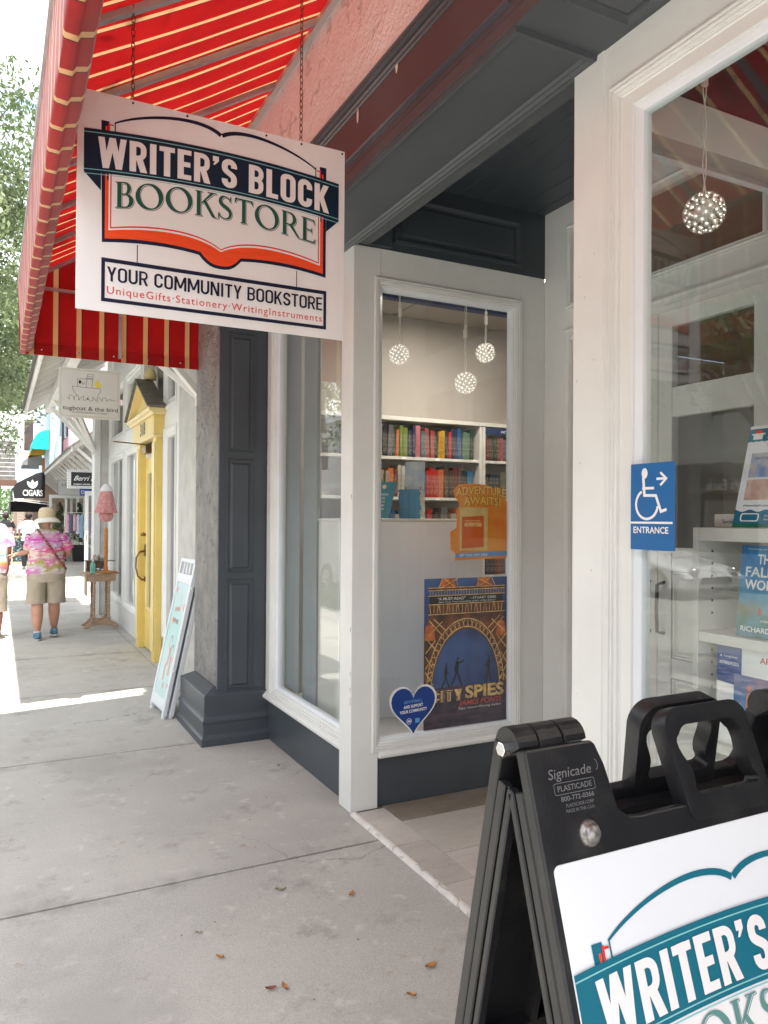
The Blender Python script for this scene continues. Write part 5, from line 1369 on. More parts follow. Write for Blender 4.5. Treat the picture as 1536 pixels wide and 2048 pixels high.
# broad face looks down the walk towards the camera side (-x, -y)
def make_leaning(par):
    A = V((-.06, .206, 0)); B = V((-.04, -.24, 0))         # foot ends
    lean = V((.26, .0, 0)); ht = 1.25
    nrm = V((0, 0, 0)); e = (B-A).normalized(); up = (lean+V((0, 0, ht))).normalized(); n = up.cross(e).normalized()
    if n.x > 0: n = -n
    for k, sh in ((0, 0), (1, .055)):
        L = (B-A).length
        def P(a, b, d, sh=sh): return A+e*L*a+(lean+V((0, 0, ht)))*b-n*(sh)+n*d
        f = MB()
        def bx(a, b, c, d_, t0=-.035, t1=.0): f.hexa([P(a, b, t0), P(c, b, t0), P(c, b, t1), P(a, b, t1)], [P(a, d_, t0), P(c, d_, t0), P(c, d_, t1), P(a, d_, t1)])
        bx(0, .025, .09, 1); bx(.91, .025, 1, 1); bx(.09, .045, .91, .11); bx(.09, .84, .91, .90); bx(.09, .975, .91, 1)
        for a in (.27, .47, .67): bx(a, .90, a+.06, .975)
        bx(.01, 0, .11, .025, -.03, -.005); bx(.89, 0, .99, .025, -.03, -.005)
        f.build('frame', M_wplast, par, bev=.004)
        g = MB(); g.hexa([P(.09, .11, -.024), P(.91, .11, -.024), P(.91, .11, -.008), P(.09, .11, -.008)], [P(.09, .84, -.024), P(.91, .84, -.024), P(.91, .84, -.008), P(.09, .84, -.008)])
        g.build('poster_panel', mat('mint_poster', (.40, .66, .62), .35, col2=(.62, .70, .76), scale=2.2) if not k else M_wplast, par)
        if k: continue
        F = Frame(P(.09, .11, -.008), P(.91, .11, -.008)-P(.09, .11, -.008), P(.09, .84, -.008)-P(.09, .11, -.008), .0012)
        if F.n.dot(n) < 0: F.n = -F.n
        q = Print(F); q.text('pink', .22, .75, w=.42, h=.055, shear=.3, bold=.01)
        for x, y, r in ((.10, .93, .05), (.90, .80, .06), (.25, .66, .06), (.88, .12, .04), (.55, .10, .05), (.93, .35, .05)): q.ellipse(x, y, r, r*.55, 12)
        for x, y in ((.55, .40), (.75, .32), (.42, .26)): q.ellipse(x, y, .05, .03, 12); q.poly([(x-.05, y-.12), (x+.05, y-.12), (x+.03, y-.03), (x-.03, y-.03)])
        q.build('pink_print', mat('print_coral', (.75, .32, .28), .4), par)
        q = Print(F.sub(.0003)); q.text('SALE', .30, .62, w=.45, h=.06, bold=.01) if False else q.text('PINK', .30, .64, w=.42, h=.045)
        for x, y in ((.5, .47), (.72, .40)): q.stroke(arc(x, y, .09, .06, 0, 350, 14), .01); q.stroke([(x, y-.06), (x-.02, y-.2)], .008)
        q.stroke([(.55, .90), (.68, .80)], .008); q.build('line_print', mat('print_rose_brown', (.38, .16, .12), .5), par)
    # bolt heads on the visible edge
    for b in (.30, .82): MB().ball(tuple(B+e*.003+(lean+V((0,0,ht)))*b-n*.018), .011, 5).build('bolt', M_wplast, par)
make_leaning(ab)

# ------------------------------------------------------------------ black folding sign in the foreground
af = thing('folding_sign', 'black plastic folding pavement sign with the shop logo poster, open in the foreground', 'sign board', (1.0, .90, 0))
AX, AY = .65, .90
TH, PHI = radians(17.7), radians(12.4)
M_bp2 = mat('worn_black_plastic', (.009, .009, .011), .40, bump=.25, bscale=260, spec=.4, col2=(.026, .025, .024), scale=11, lo=.5, hi=.75, bdist=.002)
ftop = V((0, -.045, 1.270)); btop = V((0, .030, 1.270)); X0_, X1_ = -.342, .358
def PFr(a, t, d): return V((X0_+a, ftop.y+t*sin(TH)-d*cos(TH), ftop.z+t*cos(TH)+d*sin(TH)))
def PBk(a, t, d): return V((X0_+a, btop.y-t*sin(PHI)+d*cos(PHI), btop.z+t*cos(PHI)+d*sin(PHI)))
def slab(P, poly, d0, d1):
    n = len(poly); vs = [tuple(P(a, t, d0)) for a, t in poly]+[tuple(P(a, t, d1)) for a, t in poly]
    tri = tessellate_polygon([[V((a, t, 0)) for a, t in poly]])
    return MB().add(vs, [tuple(t) for t in tri]+[tuple(i+n for i in reversed(t)) for t in tri]+[(i, (i+1) % n, (i+1) % n+n, i+n) for i in range(n)])
def ring_slab(P, o, i, d0, d1, o2=None, i2=None):
    n = len(o); vs = [tuple(P(*p, d0)) for p in o]+[tuple(P(*p, d1)) for p in o]+[tuple(P(*p, d1)) for p in i]+[tuple(P(*p, d0)) for p in i]
    fs = []
    for k in range(4):
        for j in range(n): fs.append((k*n+j, k*n+(j+1) % n, ((k+1) % 4)*n+(j+1) % n, ((k+1) % 4)*n+j))
    return MB().add(vs, fs, True)
LT = -1.318
def side(P, nm, front):
    lip = [(.0, LT), (.70, LT), (.70, -.01), (.555, -.01), (.545, -.085), (.535, -.103), (.52, -.108), (.19, -.108), (.165, -.106), (.148, -.094), (.138, -.03), (.128, .000), (.122, .006), (.0, .006)]
    body = slab(P, lip, -.022, 0).build(nm, M_bp2, af, bev=.0035, bseg=2)
    # rim set proud with the deep channelled edge
    for a0, a1 in ((0, .016), (.684, .70)):
        edge = MB()
        for d0, d1 in ((-.058, -.045), (-.040, -.0225)):
            e = slab(P, [(a0, LT), (a1, LT), (a1, -.05), (a0, -.05)], d0, d1); edge.add(e.v, e.f)
        e = slab(P, [(a0+.004, LT), (a1-.004, LT), (a1-.004, -.05), (a0+.004, -.05)], -.0449, -.0401); edge.add(e.v, e.f); edge.build('edge_rib', M_bp2, body, bev=.002)
    pass
    rib = MB()
    for a in (.12, .30, .40, .58):
        e = slab(P, [(a, LT+.05), (a+.012, LT+.05), (a+.012, -.16), (a, -.16)], -.045, -.0225); rib.add(e.v, e.f)
    for t in (-1.25, -.9, -.5, -.14):
        e = slab(P, [(.02, t), (.68, t), (.68, t+.012), (.02, t+.012)], -.044, -.0225); rib.add(e.v, e.f)
    rib.build('inner_rib', M_bp2, body)
    # carrying handle: a rounded loop with a finger grip on its underside
    def loop(x0, x1, xb0, xb1, y0, y1, r, n=6):
        return arc(x1-r, y1-r, r, r, 0, 90, n)+arc(x0+r, y1-r, r, r, 90, 180, n)+[(x0+(xb0-x0)*k/8, y1-r+(y0-y1+r)*k/8) for k in range(1, 8)]+arc(xb0+r*.4, y0+r*.4, r*.4, r*.4, 180, 270, n)+arc(xb1-r*.4, y0+r*.4, r*.4, r*.4, 270, 360, n)+[(xb1+(x1-xb1)*k/8, y0+(y1-r-y0)*k/8) for k in range(1, 8)]
    o_ = loop(.268, .458, .284, .472, -.135, .034, .036); i_ = loop(.293, .433, .308, .450, -.098, .006, .024)
    i_ = [(x+(.006*sin((y+.09)*70) if -.08 < y < -.01 else 0)*(1 if x < .35 else -1), y) for x, y in i_]
    h = ring_slab(P, o_, i_, -.026, .003).build('handle', M_bp2, af, bev=.008, bseg=3)
    for p in h.data.polygons: p.use_smooth = True
    return body
bodyF = side(PFr, 'front_panel', True)
bodyB = side(PBk, 'back_panel', False)
# hinge knuckles and bolts
def knuckle(a0, a1, r=.029, zc=1.269, yc=.0, tail=None):
    pts = arc(yc, zc, r, r, -20, 200, 14)
    if tail == 'f': pts = arc(yc, zc, r, r, 20, 200, 12)+[(-.072, 1.173), (-.050, 1.173), (-.012, 1.248)]
    if tail == 'b': pts = arc(yc, zc, r, r, -20, 170, 12)+[(.012, 1.248), (.030, 1.173), (.050, 1.173)]
    return MB().prism(pts, 'x', X0_+a0, X0_+a1)
for a0, a1, tl in ((.002, .038, 'b'), (.041, .082, 'f'), (.085, .126, 'b'), (.556, .610, 'b'), (.613, .655, 'f'), (.658, .698, 'b')):
    kn = knuckle(a0, a1, tail=tl).build('hinge_knuckle', M_bp2, af, bev=.006, bseg=2)
for a0, a1 in ((-.010, .10), (.60, .71)): MB().prism([(.011*cos(k*pi/3), 1.267+.011*sin(k*pi/3)) for k in range(6)], 'x', X0_+a0, X0_+a1).build('hinge_bolt', M_chrome, af, bev=.001)
for a in (.085, .615):
    m_ = MB().lathe([(.019, 0), (.017, .005), (.013, .006), (.013, .010), (.010, .014), (.0001, .015)], (0,0,0), 14).xf(lambda p: PFr(a+p.x, -.116+p.y, p.z)); m_.build('bolt', mat('dull_bolt', (.25, .24, .23), .45, metal=.7, var=.3, scale=200) if 'dull_bolt' not in bpy.data.materials else bpy.data.materials['dull_bolt'], af)
FAF = Frame(PFr(0, 0, 0), (1, 0, 0), V((0, sin(TH), cos(TH))), .0012)
M_emb = mat('relief_highlight_plastic', (.16, .16, .165), .3)  # flat letters coloured lighter to stand for light on raised black edges
q = Print(FAF)
FAF.o = FAF.o+V((-.008, sin(TH), cos(TH)))*0+V((-.008, sin(TH)*.034, cos(TH)*.034)); q.text('Signicade', .040, -.072, w=.078, h=.0135, shear=.15); q.text('800-772-0366', .055, -.103, w=.060, h=.0065, bold=.01); q.text('PLASTICADE CORP', .062, -.1115, w=.05, h=.0045); q.text('MADE IN THE U.S.A.', .060, -.1185, w=.052, h=.0045)
q.poly(rr(.046, -.094, .120, -.078, .003), rr(.0468, -.0932, .1192, -.0788, .0025)); q.text('PLASTICADE', .052, -.0895, w=.062, h=.0075, bold=.01)
q.stroke(arc(.126, -.062, .005, .0075, -80, 80, 6), .0012); q.build('embossed_lettering', M_emb, bodyF)
q = Print(FAF.sub(.001)); q.poly([(.062, .028), (.074, .032), (.070, .018)]) 
# poster
ps_ = slab(PFr, rr(.012, LT+.06, .688, -.146, .010), .001, .004).build('poster', mat('white_coroplast', (.70, .72, .75), .3, var=.02, scale=4), af, bev=.0008)
M_tealb = mat('print_sea_teal', (.006, .13, .19), .35)
lo_ = PFr(-.004, -.243-.435-.02, .0045)
FL = Frame(lo_, V((.655*1.03, 0, 0)), V((0, sin(TH), cos(TH)))*.655*1.03, .0006)
shop_logo(FL, ps_, M_tealb, M_tealb, mat('print_grey_green', (.10, .24, .22), .35), M_pagew)
# spreader strap between the panels
MB().box(-.335, -.2, .60, -.330, .19, .615).build('spreader_bar', M_black, af)

# ------------------------------------------------------------------ fallen leaves
lr = random.Random(2)
leafm = {'amber': mat('amber_leaf', (.36, .16, .04), .7, var=.3, scale=90), 'red-brown': mat('red_brown_leaf', (.16, .04, .02), .6, var=.3, scale=90), 'pale olive': mat('pale_leaf', (.34, .30, .19), .8, var=.2, scale=90)}
for (x, y, s, c, lab) in ((1.075, 3.114, .045, 'pale olive', 'pale olive dry leaf lying near the middle pavement joint'), (1.365, 2.946, .040, 'amber', 'amber dry leaf lying on the concrete nearest the marble nosing'), (.69, 2.928, .026, 'pale olive', 'small pale leaf lying left of the other leaves'),
    (.744, 2.717, .032, 'amber', 'light amber leaf lying alone left of the leaf pair'), (1.413, 2.342, .048, 'amber', 'largest amber leaf, near the foot of the black folding sign'), (.882, 2.475, .040, 'amber', 'amber leaf of the touching leaf pair'), (.855, 2.464, .036, 'red-brown', 'dark red-brown leaf of the touching leaf pair'),
    (1.235, 2.237, .034, 'amber', 'curled amber leaf closest to the bottom of the picture'), (1.625, 4.669, .030, 'pale olive', 'small leaf by the grey kick panel under the tall window')):
    t = thing('fallen_leaf', lab, 'leaf', (x, y, .001), lr.uniform(0, 6.28), 'dry leaves on the pavement')
    m = MB(); n = 6; L_ = s; vs = []
    for i in range(n+1):
        u_ = i/n; w_ = s*.22*sin(pi*min(1, u_*1.02+.02))**.8+.0004; z = .003+.010*(u_-.5)**2*4*lr.uniform(.6, 1)
        vs += [(u_*L_, -w_, z+w_*.5), (u_*L_, 0, z*.6), (u_*L_, w_, z+w_*.3)]
    fs = []
    for i in range(n): fs += [(i*3, i*3+3, i*3+4, i*3+1), (i*3+1, i*3+4, i*3+5, i*3+2)]
    m.add(vs, fs, True); m.build('blade', leafm[c], t, fixn=False)
    MB().tube([(-.008, 0, .002), (0, 0, .003), (L_*.9, 0, .003)], .0006, 4).build('stalk', leafm['red-brown'], t)
gb = MB(); gr = random.Random(8)
for i in range(110):
    x, y = gr.uniform(-.2, 1.68), gr.uniform(2.2, 9)
    s = gr.uniform(.001, .003); a = gr.uniform(0, 6)
    gb.add([(x+s*cos(a)*3, y+s*sin(a)*3, .0008), (x-s*sin(a), y+s*cos(a), .0008), (x-s*cos(a)*2, y-s*sin(a)*2, .0008), (x+s*sin(a), y-s*cos(a), .003)], [(0,1,3),(1,2,3),(2,0,3)])
o = gb.build('pavement_grit', leafm['red-brown'], fixn=False); o['kind'] = 'stuff'; o['label'] = 'tiny leaf crumbs and grit scattered over the pavement'; o['category'] = 'debris'

# ------------------------------------------------------------------ table and dress stand by the children's shop
M_rawwood = mat('raw_wood', (.42, .29, .20), .65, var=.22, scale=9, sc3=(1, 1, 5))
M_orwood = mat('varnished_orange_wood', (.45, .17, .04), .35, var=.18, scale=8, sc3=(1, 1, 6))
tb = thing('side_table', 'raw wood drop-leaf table on turned legs outside the children\'s shop', 'table', (1.33, 11.65, 0))
MB().lathe([(.27, .765), (.275, .772), (.275, .782), (.27, .788)], (0, 0, 0), 28, False, 1.0, .85).build('tabletop', M_rawwood, tb)
MB().box(-.19, -.17, .665, .19, .17, .764).build('apron', M_rawwood, tb, bev=.004)
MB().box(-.205, -.15, .46, -.193, .15, .76).build('drop_leaf', M_rawwood, tb, bev=.003)
lp = [(.022, 0), (.022, .04), (.014, .05), (.02, .07), (.016, .09), (.02, .14), (.017, .20), (.013, .235), (.022, .25), (.013, .265), (.021, .28), (.013, .295), (.022, .31), (.014, .33), (.02, .36), (.021, .43), (.015, .49), (.022, .51), (.022, .54)]
for x in (-.10, .10):
    for y in (-.15, .16): MB().lathe([(r, .125+z) for r, z in lp], (x, y, 0), 10).build('leg', M_rawwood, tb)
for y in (-.15, .16):
    MB().prism([(-.24, 0), (-.17, 0), (-.14, .025), (-.05, .045), (.05, .045), (.14, .025), (.17, 0), (.24, 0), (.24, .02), (.19, .05), (.13, .11), (.07, .13), (0, .10), (-.07, .13), (-.13, .11), (-.19, .05), (-.24, .02)], 'y', y-.015, y+.015).build('foot', M_rawwood, tb, bev=.003)
dsx = thing('dress_stand', 'turned orange wood stand holding a child\'s pink checked dress, on the raw wood table', 'mannequin', (1.39, 11.55, .789))
MB().lathe([(.15, 0), (.155, .008), (.14, .02), (.06, .025), (.03, .035), (.034, .06), (.022, .11), (.026, .20), (.029, .30), (.025, .42), (.027, .43), (.025, .44), (.027, .62), (.02, .635)], (0, 0, 0), 18).build('pole', M_orwood, dsx)
MB().tube([(0, 0, .635), (0, 0, 1.20)], .005, 6).build('rod', M_chrome, dsx)
def gather(secs, n=40, amp=.06, k=9, ph=0):
    rs = []
    for (cx, cy, z, rx, ry, a) in secs:
        rs.append([(cx+rx*cos(2*pi*i/n)*(1+a*sin(k*2*pi*i/n+ph+z*6)), cy+ry*sin(2*pi*i/n)*(1+a*sin(k*2*pi*i/n+ph+z*6)), z) for i in range(n)])
    return rs
M_ging = translucent(mat('pink_gingham', (.62, .24, .24), .85, col2=(.72, .42, .40), scale=40), .25)
MB().rings(gather([(0,0,.855,.155,.11,.09), (0,0,.92,.135,.10,.08), (0,0,1.05,.105,.08,.05), (0,0,1.15,.085,.065,.03), (0,0,1.20,.075,.055,.02), (0,0,1.245,.045,.04,0)]), caps=False).build('dress', M_ging, dsx, fixn=False)
MB().rings(gather([(0,0,.73,.045,.04,.1), (0,0,.765,.085,.07,.08), (0,0,.82,.10,.075,.06), (0,0,.87,.09,.07,.04)], k=7), caps=False).build('bloomers', M_ging, dsx, fixn=False)
MB().rings(gather([(0,-.0,1.165,.093,.074,.04), (0,0,1.215,.078,.06,.02), (0,0,1.255,.04,.038,0), (0,0,1.27,.036,.034,0)], k=5), caps=True).build('collar', mat('white_cotton', (.68, .68, .70), .85), dsx, fixn=False)
sb = thing('sanitizer_bottle', 'pump bottle of pale green hand gel on the left of the wooden table', 'bottle', (1.205, 11.45, .789))
MB().lathe([(.032, 0), (.036, .006), (.036, .12), (.028, .14), (.012, .15), (.012, .16)], (0,0,0), 14, sy=.7).build('bottle', mat('green_gel', (.10, .42, .34), .15, col2=(.22, .52, .46), scale=20), sb)
MB().lathe([(.014, .16), (.014, .175), (.004, .178), (.004, .20), (.010, .203), (.010, .212), (.001, .214)], (0,0,0), 10).box(-.03, -.005, .203, .0, .005, .212).build('pump', M_wplast, sb)
bx_ = thing('open_case', 'small open wooden case with a striped lid shelf on the table behind the gel bottle', 'box', (1.27, 11.78, .789))
MB().box(-.13, -.07, 0, .15, .09, .012).box(-.13, .08, .0121, .15, .09, .155).box(-.13, -.07, .0121, -.12, .079, .155).box(.14, -.07, .0121, .15, .079, .155).build('case', M_rawwood, bx_)
MB().hexa([(-.14, -.10, .158), (.27, -.10, .150), (.27, .10, .150), (-.14, .10, .158)], [(-.14, -.10, .168), (.27, -.10, .160), (.27, .10, .160), (-.14, .10, .168)]).build('lid', mat('striped_lid', (.33, .28, .24), .6, col2=(.12, .10, .09), scale=30, sc3=(.3, 8, 1)), bx_)
M_plw = mat('plush_white', (.62, .60, .57), 1, bump=.6, bscale=200); M_plb = mat('plush_ginger', (.42, .17, .05), 1, bump=.6, bscale=200)
def plush(name, label, loc, s, m1, m2):
    t = thing(name, label, 'soft toy', loc, 0, 'toy dogs on the table')
    MB().ball((.03, .02, .035), .05, 8, (1.4, 1, .7)).ball((-.06, -.03, .02), .018, 6, (1.3, 1, .7)).ball((-.03, -.06, .02), .018, 6, (1, 1.3, .7)).xf(lambda p: p*s).build('body', m1, t)
    h_ = MB().ball((-.03, -.045, .055), .036, 8, (1, .9, .9)).xf(lambda p: p*s).build('head', m1, t)
    MB().ball((-.066, -.04, .05), .016, 6, (.6, .8, 1.6)).ball((.006, -.055, .05), .016, 6, (.6, .8, 1.6)).ball((-.052, -.066, .068), .014, 6, (1, .6, 1)).build('ear', m2, t) if s == 1 else MB().ball((-.045, -.03, .04), .014, 6).ball((0, -.045, .04), .014, 6).build('ear', m2, t)
    MB().ball((-.035*s, -.080*s, .048*s), .006*s, 5).ball((-.045*s, -.074*s, .062*s), .004*s, 5).ball((-.020*s, -.076*s, .062*s), .004*s, 5).build('eyes_and_nose', M_black, t)
plush('toy_dog', 'white and ginger toy dog lying on the striped lid of the case', (1.31, 11.75, .957), 1, M_plw, M_plb)
plush('toy_dog', 'grey and white toy dog in front of the open case, left one', (1.25, 11.62, .790), .8, M_plw, mat('plush_grey', (.16, .15, .15), 1))
plush('toy_dog', 'smaller grey and white toy dog beside the foot of the dress stand', (1.315, 11.60, .790), .7, M_plw, bpy.data.materials['plush_grey'])

# ------------------------------------------------------------------ people
def tiedye(name, cols, scale=3.2, dist=3.5, spiral=False):
    m, nt, b = _nt(name); v = objvec(nt, sc=(1, 1, 1.6))
    n = nt.nodes.new('ShaderNodeTexNoise'); n.inputs['Scale'].default_value = scale; n.inputs['Detail'].default_value = 3; n.inputs['Distortion'].default_value = 1.2
    nt.links.new(v, n.inputs['Vector'])
    s = nt.nodes.new('ShaderNodeSeparateXYZ'); nt.links.new(objvec(nt), s.inputs[0])
    a = nt.nodes.new('ShaderNodeMath'); a.operation = 'MULTIPLY_ADD'; a.inputs[1].default_value = 1.9; nt.links.new(s.outputs[2], a.inputs[0]); nt.links.new(n.outputs['Fac'], a.inputs[2])
    f = nt.nodes.new('ShaderNodeMath'); f.operation = 'FRACT'; nt.links.new(a.outputs[0], f.inputs[0])
    r = nt.nodes.new('ShaderNodeValToRGB'); el = r.color_ramp.elements
    el[0].position = 0; el[0].color = (*cols[0], 1); el[1].position = 1; el[1].color = (*cols[0], 1)
    for i, c in enumerate(cols[1:]): k = el.new((i+1)/len(cols)); k.color = (*c, 1)
    nt.links.new(f.outputs[0], r.inputs['Fac'])
    c = mixc(nt, nnoise(nt, objvec(nt, sc=(1, 1, 3.5)), 13, 3, .6, .54, .64), r.outputs['Color'], (.64, .58, .61))
    nt.links.new(c, b.inputs['Base Color']); b.inputs['Roughness'].default_value = .9; b.inputs['Specular IOR Level'].default_value = .1
    bump_of(nt, b, nnoise(nt, objvec(nt, sc=(1, 1, .5)), 9, 3, .5, .2, .8), .6, .03)
    return m
M_skin = mat('tanned_skin', (.46, .24, .16), .55, var=.08, scale=14)
M_skin2 = mat('sunburnt_skin', (.42, .20, .13), .55, var=.08, scale=14)
M_khaki = mat('khaki_cotton', (.36, .31, .245), .9, var=.1, scale=12, bump=.5, bscale=14, sc3=(1, 1, .4), bdist=.02)
M_straw = mat('natural_straw', (.50, .42, .28), .8, var=.08, scale=60, bump=.4, bscale=160)
M_strawp = mat('pale_straw', (.62, .59, .54), .8, var=.05, scale=60, bump=.4, bscale=160)
def hand(J, B, wrist, prefix, dirv, palm_n, s=1.0):
    """palm and five curled fingers hung on the wrist joint"""
    d = V(dirv).normalized(); n = V(palm_n).normalized(); side = d.cross(n).normalized(); w = V(J[wrist][0])
    pm = w+d*.05*s; J[prefix+'palm'] = (tuple(pm), (.034*s, .016*s)); B.append((wrist, prefix+'palm'))
    for k, (o, ln) in enumerate(((-.028, .062), (-.009, .072), (.010, .068), (.028, .052))):
        b0 = pm+d*.035*s+side*o*s; b1 = b0+d*ln*.5*s+n*.006*s; b2 = b1+d*ln*.42*s+n*.020*s
        for i, (p, r) in enumerate(((b0, .0098), (b1, .0088), (b2, .0076))):
            J[f'{prefix}{k}{i}'] = (tuple(p), r*s); B.append((prefix+'palm' if i == 0 else f'{prefix}{k}{i-1}', f'{prefix}{k}{i}'))
    t0 = w+d*.025*s+side*.034*s+n*.008*s; t1 = t0+d*.035*s+side*.020*s+n*.012*s; t2 = t1+d*.028*s+side*.004*s+n*.010*s
    for i, (p, r) in enumerate(((t0, .0115), (t1, .0100), (t2, .0085))):
        J[f'{prefix}t{i}'] = (tuple(p), r*s); B.append((prefix+'palm' if i == 0 else f'{prefix}t{i-1}', f'{prefix}t{i}'))
def make_body(t, m, Z, shL, elL, wrL, shR, elR, wrR, hipL, knL, anL, hipR, knR, anR, bulk=1, head_turn=0, hl=((-1,.2,-.3),(0,0,-1)), hr=((0,.2,-1),(-1,0,0))):
    b = bulk
    J = {'pel': ((0, 0, .52*Z), .13*b), 'spi': ((0, .0, .61*Z), .115*b), 'che': ((0, 0, .74*Z), .125*b), 'nb': ((0, -.005, .835*Z), .060), 'nk': ((0, .005, .87*Z), .052),
         'hd': ((0, .01, .915*Z), .078), 'hm': ((0, .018, .945*Z), .088), 'ht': ((0, .012, .985*Z), .062),
         'jaw': ((sin(head_turn)*.06, cos(head_turn)*.062, .905*Z), .040), 'nose': ((sin(head_turn)*.100, .012+cos(head_turn)*.096, .932*Z), .011),
         'earL': ((-.082*cos(head_turn), .0, .935*Z), (.018, .008)), 'earR': ((.082*cos(head_turn), .0, .935*Z), (.018, .008)),
         'shL': (shL, .058*b), 'elL': (elL, .043*b), 'wrL': (wrL, .027*b), 'shR': (shR, .058*b), 'elR': (elR, .043*b), 'wrR': (wrR, .027*b)}
    for s_, (h, k, a) in (('L', (hipL, knL, anL)), ('R', (hipR, knR, anR))):
        J['hip'+s_] = (h, .095*b); J['kn'+s_] = (k, .066*b); J['cf'+s_] = (tuple(V(k)*.66+V(a)*.34+V((0, -.018, 0))), .078*b); J['an'+s_] = (a, .037*b)
        J['toe'+s_] = ((a[0], a[1]+.13, a[2]-.05), .032)
    B = [('pel','spi'),('spi','che'),('che','nb'),('nb','nk'),('nk','hd'),('hd','hm'),('hm','ht'),('hd','jaw'),('hm','nose'),('hm','earL'),('hm','earR'),('che','shL'),('shL','elL'),('elL','wrL'),('che','shR'),('shR','elR'),('elR','wrR'),
         ('pel','hipL'),('hipL','knL'),('knL','cfL'),('cfL','anL'),('anL','toeL'),('pel','hipR'),('hipR','knR'),('knR','cfR'),('cfR','anR'),('anR','toeR')]
    hand(J, B, 'wrL', 'l', *hl); hand(J, B, 'wrR', 'r', *hr)
    o = skin_body('body', J, B, 'pel', m, t, 1)
    ey = MB()
    for s in (-1, 1):
        c = V((s*.033, .095, .945*Z)); c = V((c.x*cos(head_turn)+c.y*sin(head_turn), -c.x*sin(head_turn)+c.y*cos(head_turn), c.z)); ey.ball(tuple(c), .011, 6)
    ey.build('eyes', M_black, t)
    mo = MB().bar((-.022+sin(head_turn)*.1, cos(head_turn)*.103, .905*Z), (.022+sin(head_turn)*.1, cos(head_turn)*.103, .905*Z), .008, .006); mo.build('mouth', mat('lips', (.35, .10, .09), .5) if 'lips' not in bpy.data.materials else bpy.data.materials['lips'], t)
    return o
def folds(secs, n=36, amp=.02, k=5, seed=0, sq=.85):
    """loft of soft superellipse rings (cx, cy, z, rx, ry)"""
    rs = []
    for j, (cx, cy, z, rx, ry) in enumerate(secs):
        r = []
        for i in range(n):
            a = 2*pi*i/n; c, s = cos(a), sin(a)
            f = 1+amp*(mnoise.noise(V((c*1.7+seed, s*1.7, z*5)))*1.6+.5*sin(k*a+seed+z*9))
            r.append((cx+rx*f*math.copysign(abs(c)**sq, c), cy+ry*f*math.copysign(abs(s)**sq, s), z))
        rs.append(r)
    return rs
def sleeve(mb, a, b, r0, r1, n=16, seed=0):
    a = V(a); b = V(b); d = (b-a).normalized(); x = d.orthogonal().normalized(); y = d.cross(x); rs = []
    for j in range(6):
        u_ = j/5; c = a+(b-a)*u_; r = r0+(r1-r0)*u_
        rs.append([tuple(c+(x*cos(2*pi*i/n)+y*sin(2*pi*i/n))*r*(1+.06*mnoise.noise(V((cos(2*pi*i/n)*2+seed, sin(2*pi*i/n)*2, u_*3))))) for i in range(n)])
    mb.rings(rs, caps=False)
def loft_between(mb, pts, n=18, seed=0, amp=.03):
    """tube through (centre, rx, ry) rings kept horizontal"""
    mb.rings(folds([(c[0], c[1], c[2], rx, ry) for c, rx, ry in pts], n=n, amp=amp, seed=seed), caps=False)
def shoe(t, x, y, z, up, m, m2, s=1, rz=0):
    pr_ = [(.0, .0), (.035, .0), (.04, .02), (.04, .035)]
    P = lambda p: V((x+p.x*cos(rz)-p.y*sin(rz), y+p.x*sin(rz)+p.y*cos(rz), z+p.z+up*max(0, -p.y+.1)))
    def ringo(zz, k, top=0): return [tuple(P(V((k*(.040+.010*sin(2*pi*i/20))*cos(2*pi*i/20)*s, (.10+.140*sin(2*pi*i/20)*k)*s-.05, zz)))) for i in range(20)]
    MB().rings([ringo(0, .96), ringo(.006, 1.02), ringo(.028, 1.0)]).build('shoe_sole', m2, t)
    def ru(zz, k, y0, y1): return [tuple(P(V((k*.041*cos(2*pi*i/20)*s, ((y0+y1)/2+(y1-y0)/2*sin(2*pi*i/20))*s, zz)))) for i in range(20)]
    MB().rings([ru(.0285, 1.03, -.085, .182), ru(.050, .98, -.085, .165), ru(.072, .92, -.082, .10), ru(.100, .86, -.075, .035)]).build('shoe', m, t)

wo = thing('person', 'person in pink and yellow tie-dye T-shirt and wide straw hat, strap across the back', 'person', (.57, 10.85, 0))
make_body(wo, M_skin, 1.62, (-.165, 0, 1.355), (-.195, .04, 1.14), (-.345, .10, 1.095), (.165, 0, 1.355), (.275, .0, 1.10), (.20, .20, 1.02),
          (-.095, 0, .80), (-.105, -.02, .455), (-.105, -.115, .10), (.095, 0, .80), (.10, .05, .455), (.105, .10, .11), bulk=1.10, hl=((-1, .25, -.1), (0, .3, -1)), hr=((-.6, .5, .1), (0, 0, 1)))
M_td1 = tiedye('pink_tie_dye', [(.46, .04, .30), (.50, .42, .46), (.34, .31, .08), (.52, .14, .34), (.52, .50, .36), (.56, .05, .22), (.46, .34, .44)], 2.6)
sh_ = MB()
sh_.rings(folds([(0, 0, .84, .232, .165), (0, 0, .87, .236, .168), (0, 0, .98, .222, .160), (0, .0, 1.10, .212, .150), (0, .0, 1.22, .218, .145), (0, 0, 1.32, .215, .125), (0, 0, 1.375, .185, .10), (0, 0, 1.41, .12, .078), (0, 0, 1.435, .066, .060)], n=40, amp=.038, seed=3), caps=False)
sleeve(sh_, (-.165, 0, 1.345), (-.205, .035, 1.155), .082, .078, seed=1); sleeve(sh_, (.165, 0, 1.345), (.265, .0, 1.15), .082, .078, seed=4)
sh_.build('t_shirt', M_td1, wo, fixn=False)
st_ = MB()
st_.rings(folds([(0, 0, .90, .215, .155), (0, 0, .84, .228, .165), (0, 0, .74, .236, .172)], n=36, amp=.012, seed=5), caps=False)
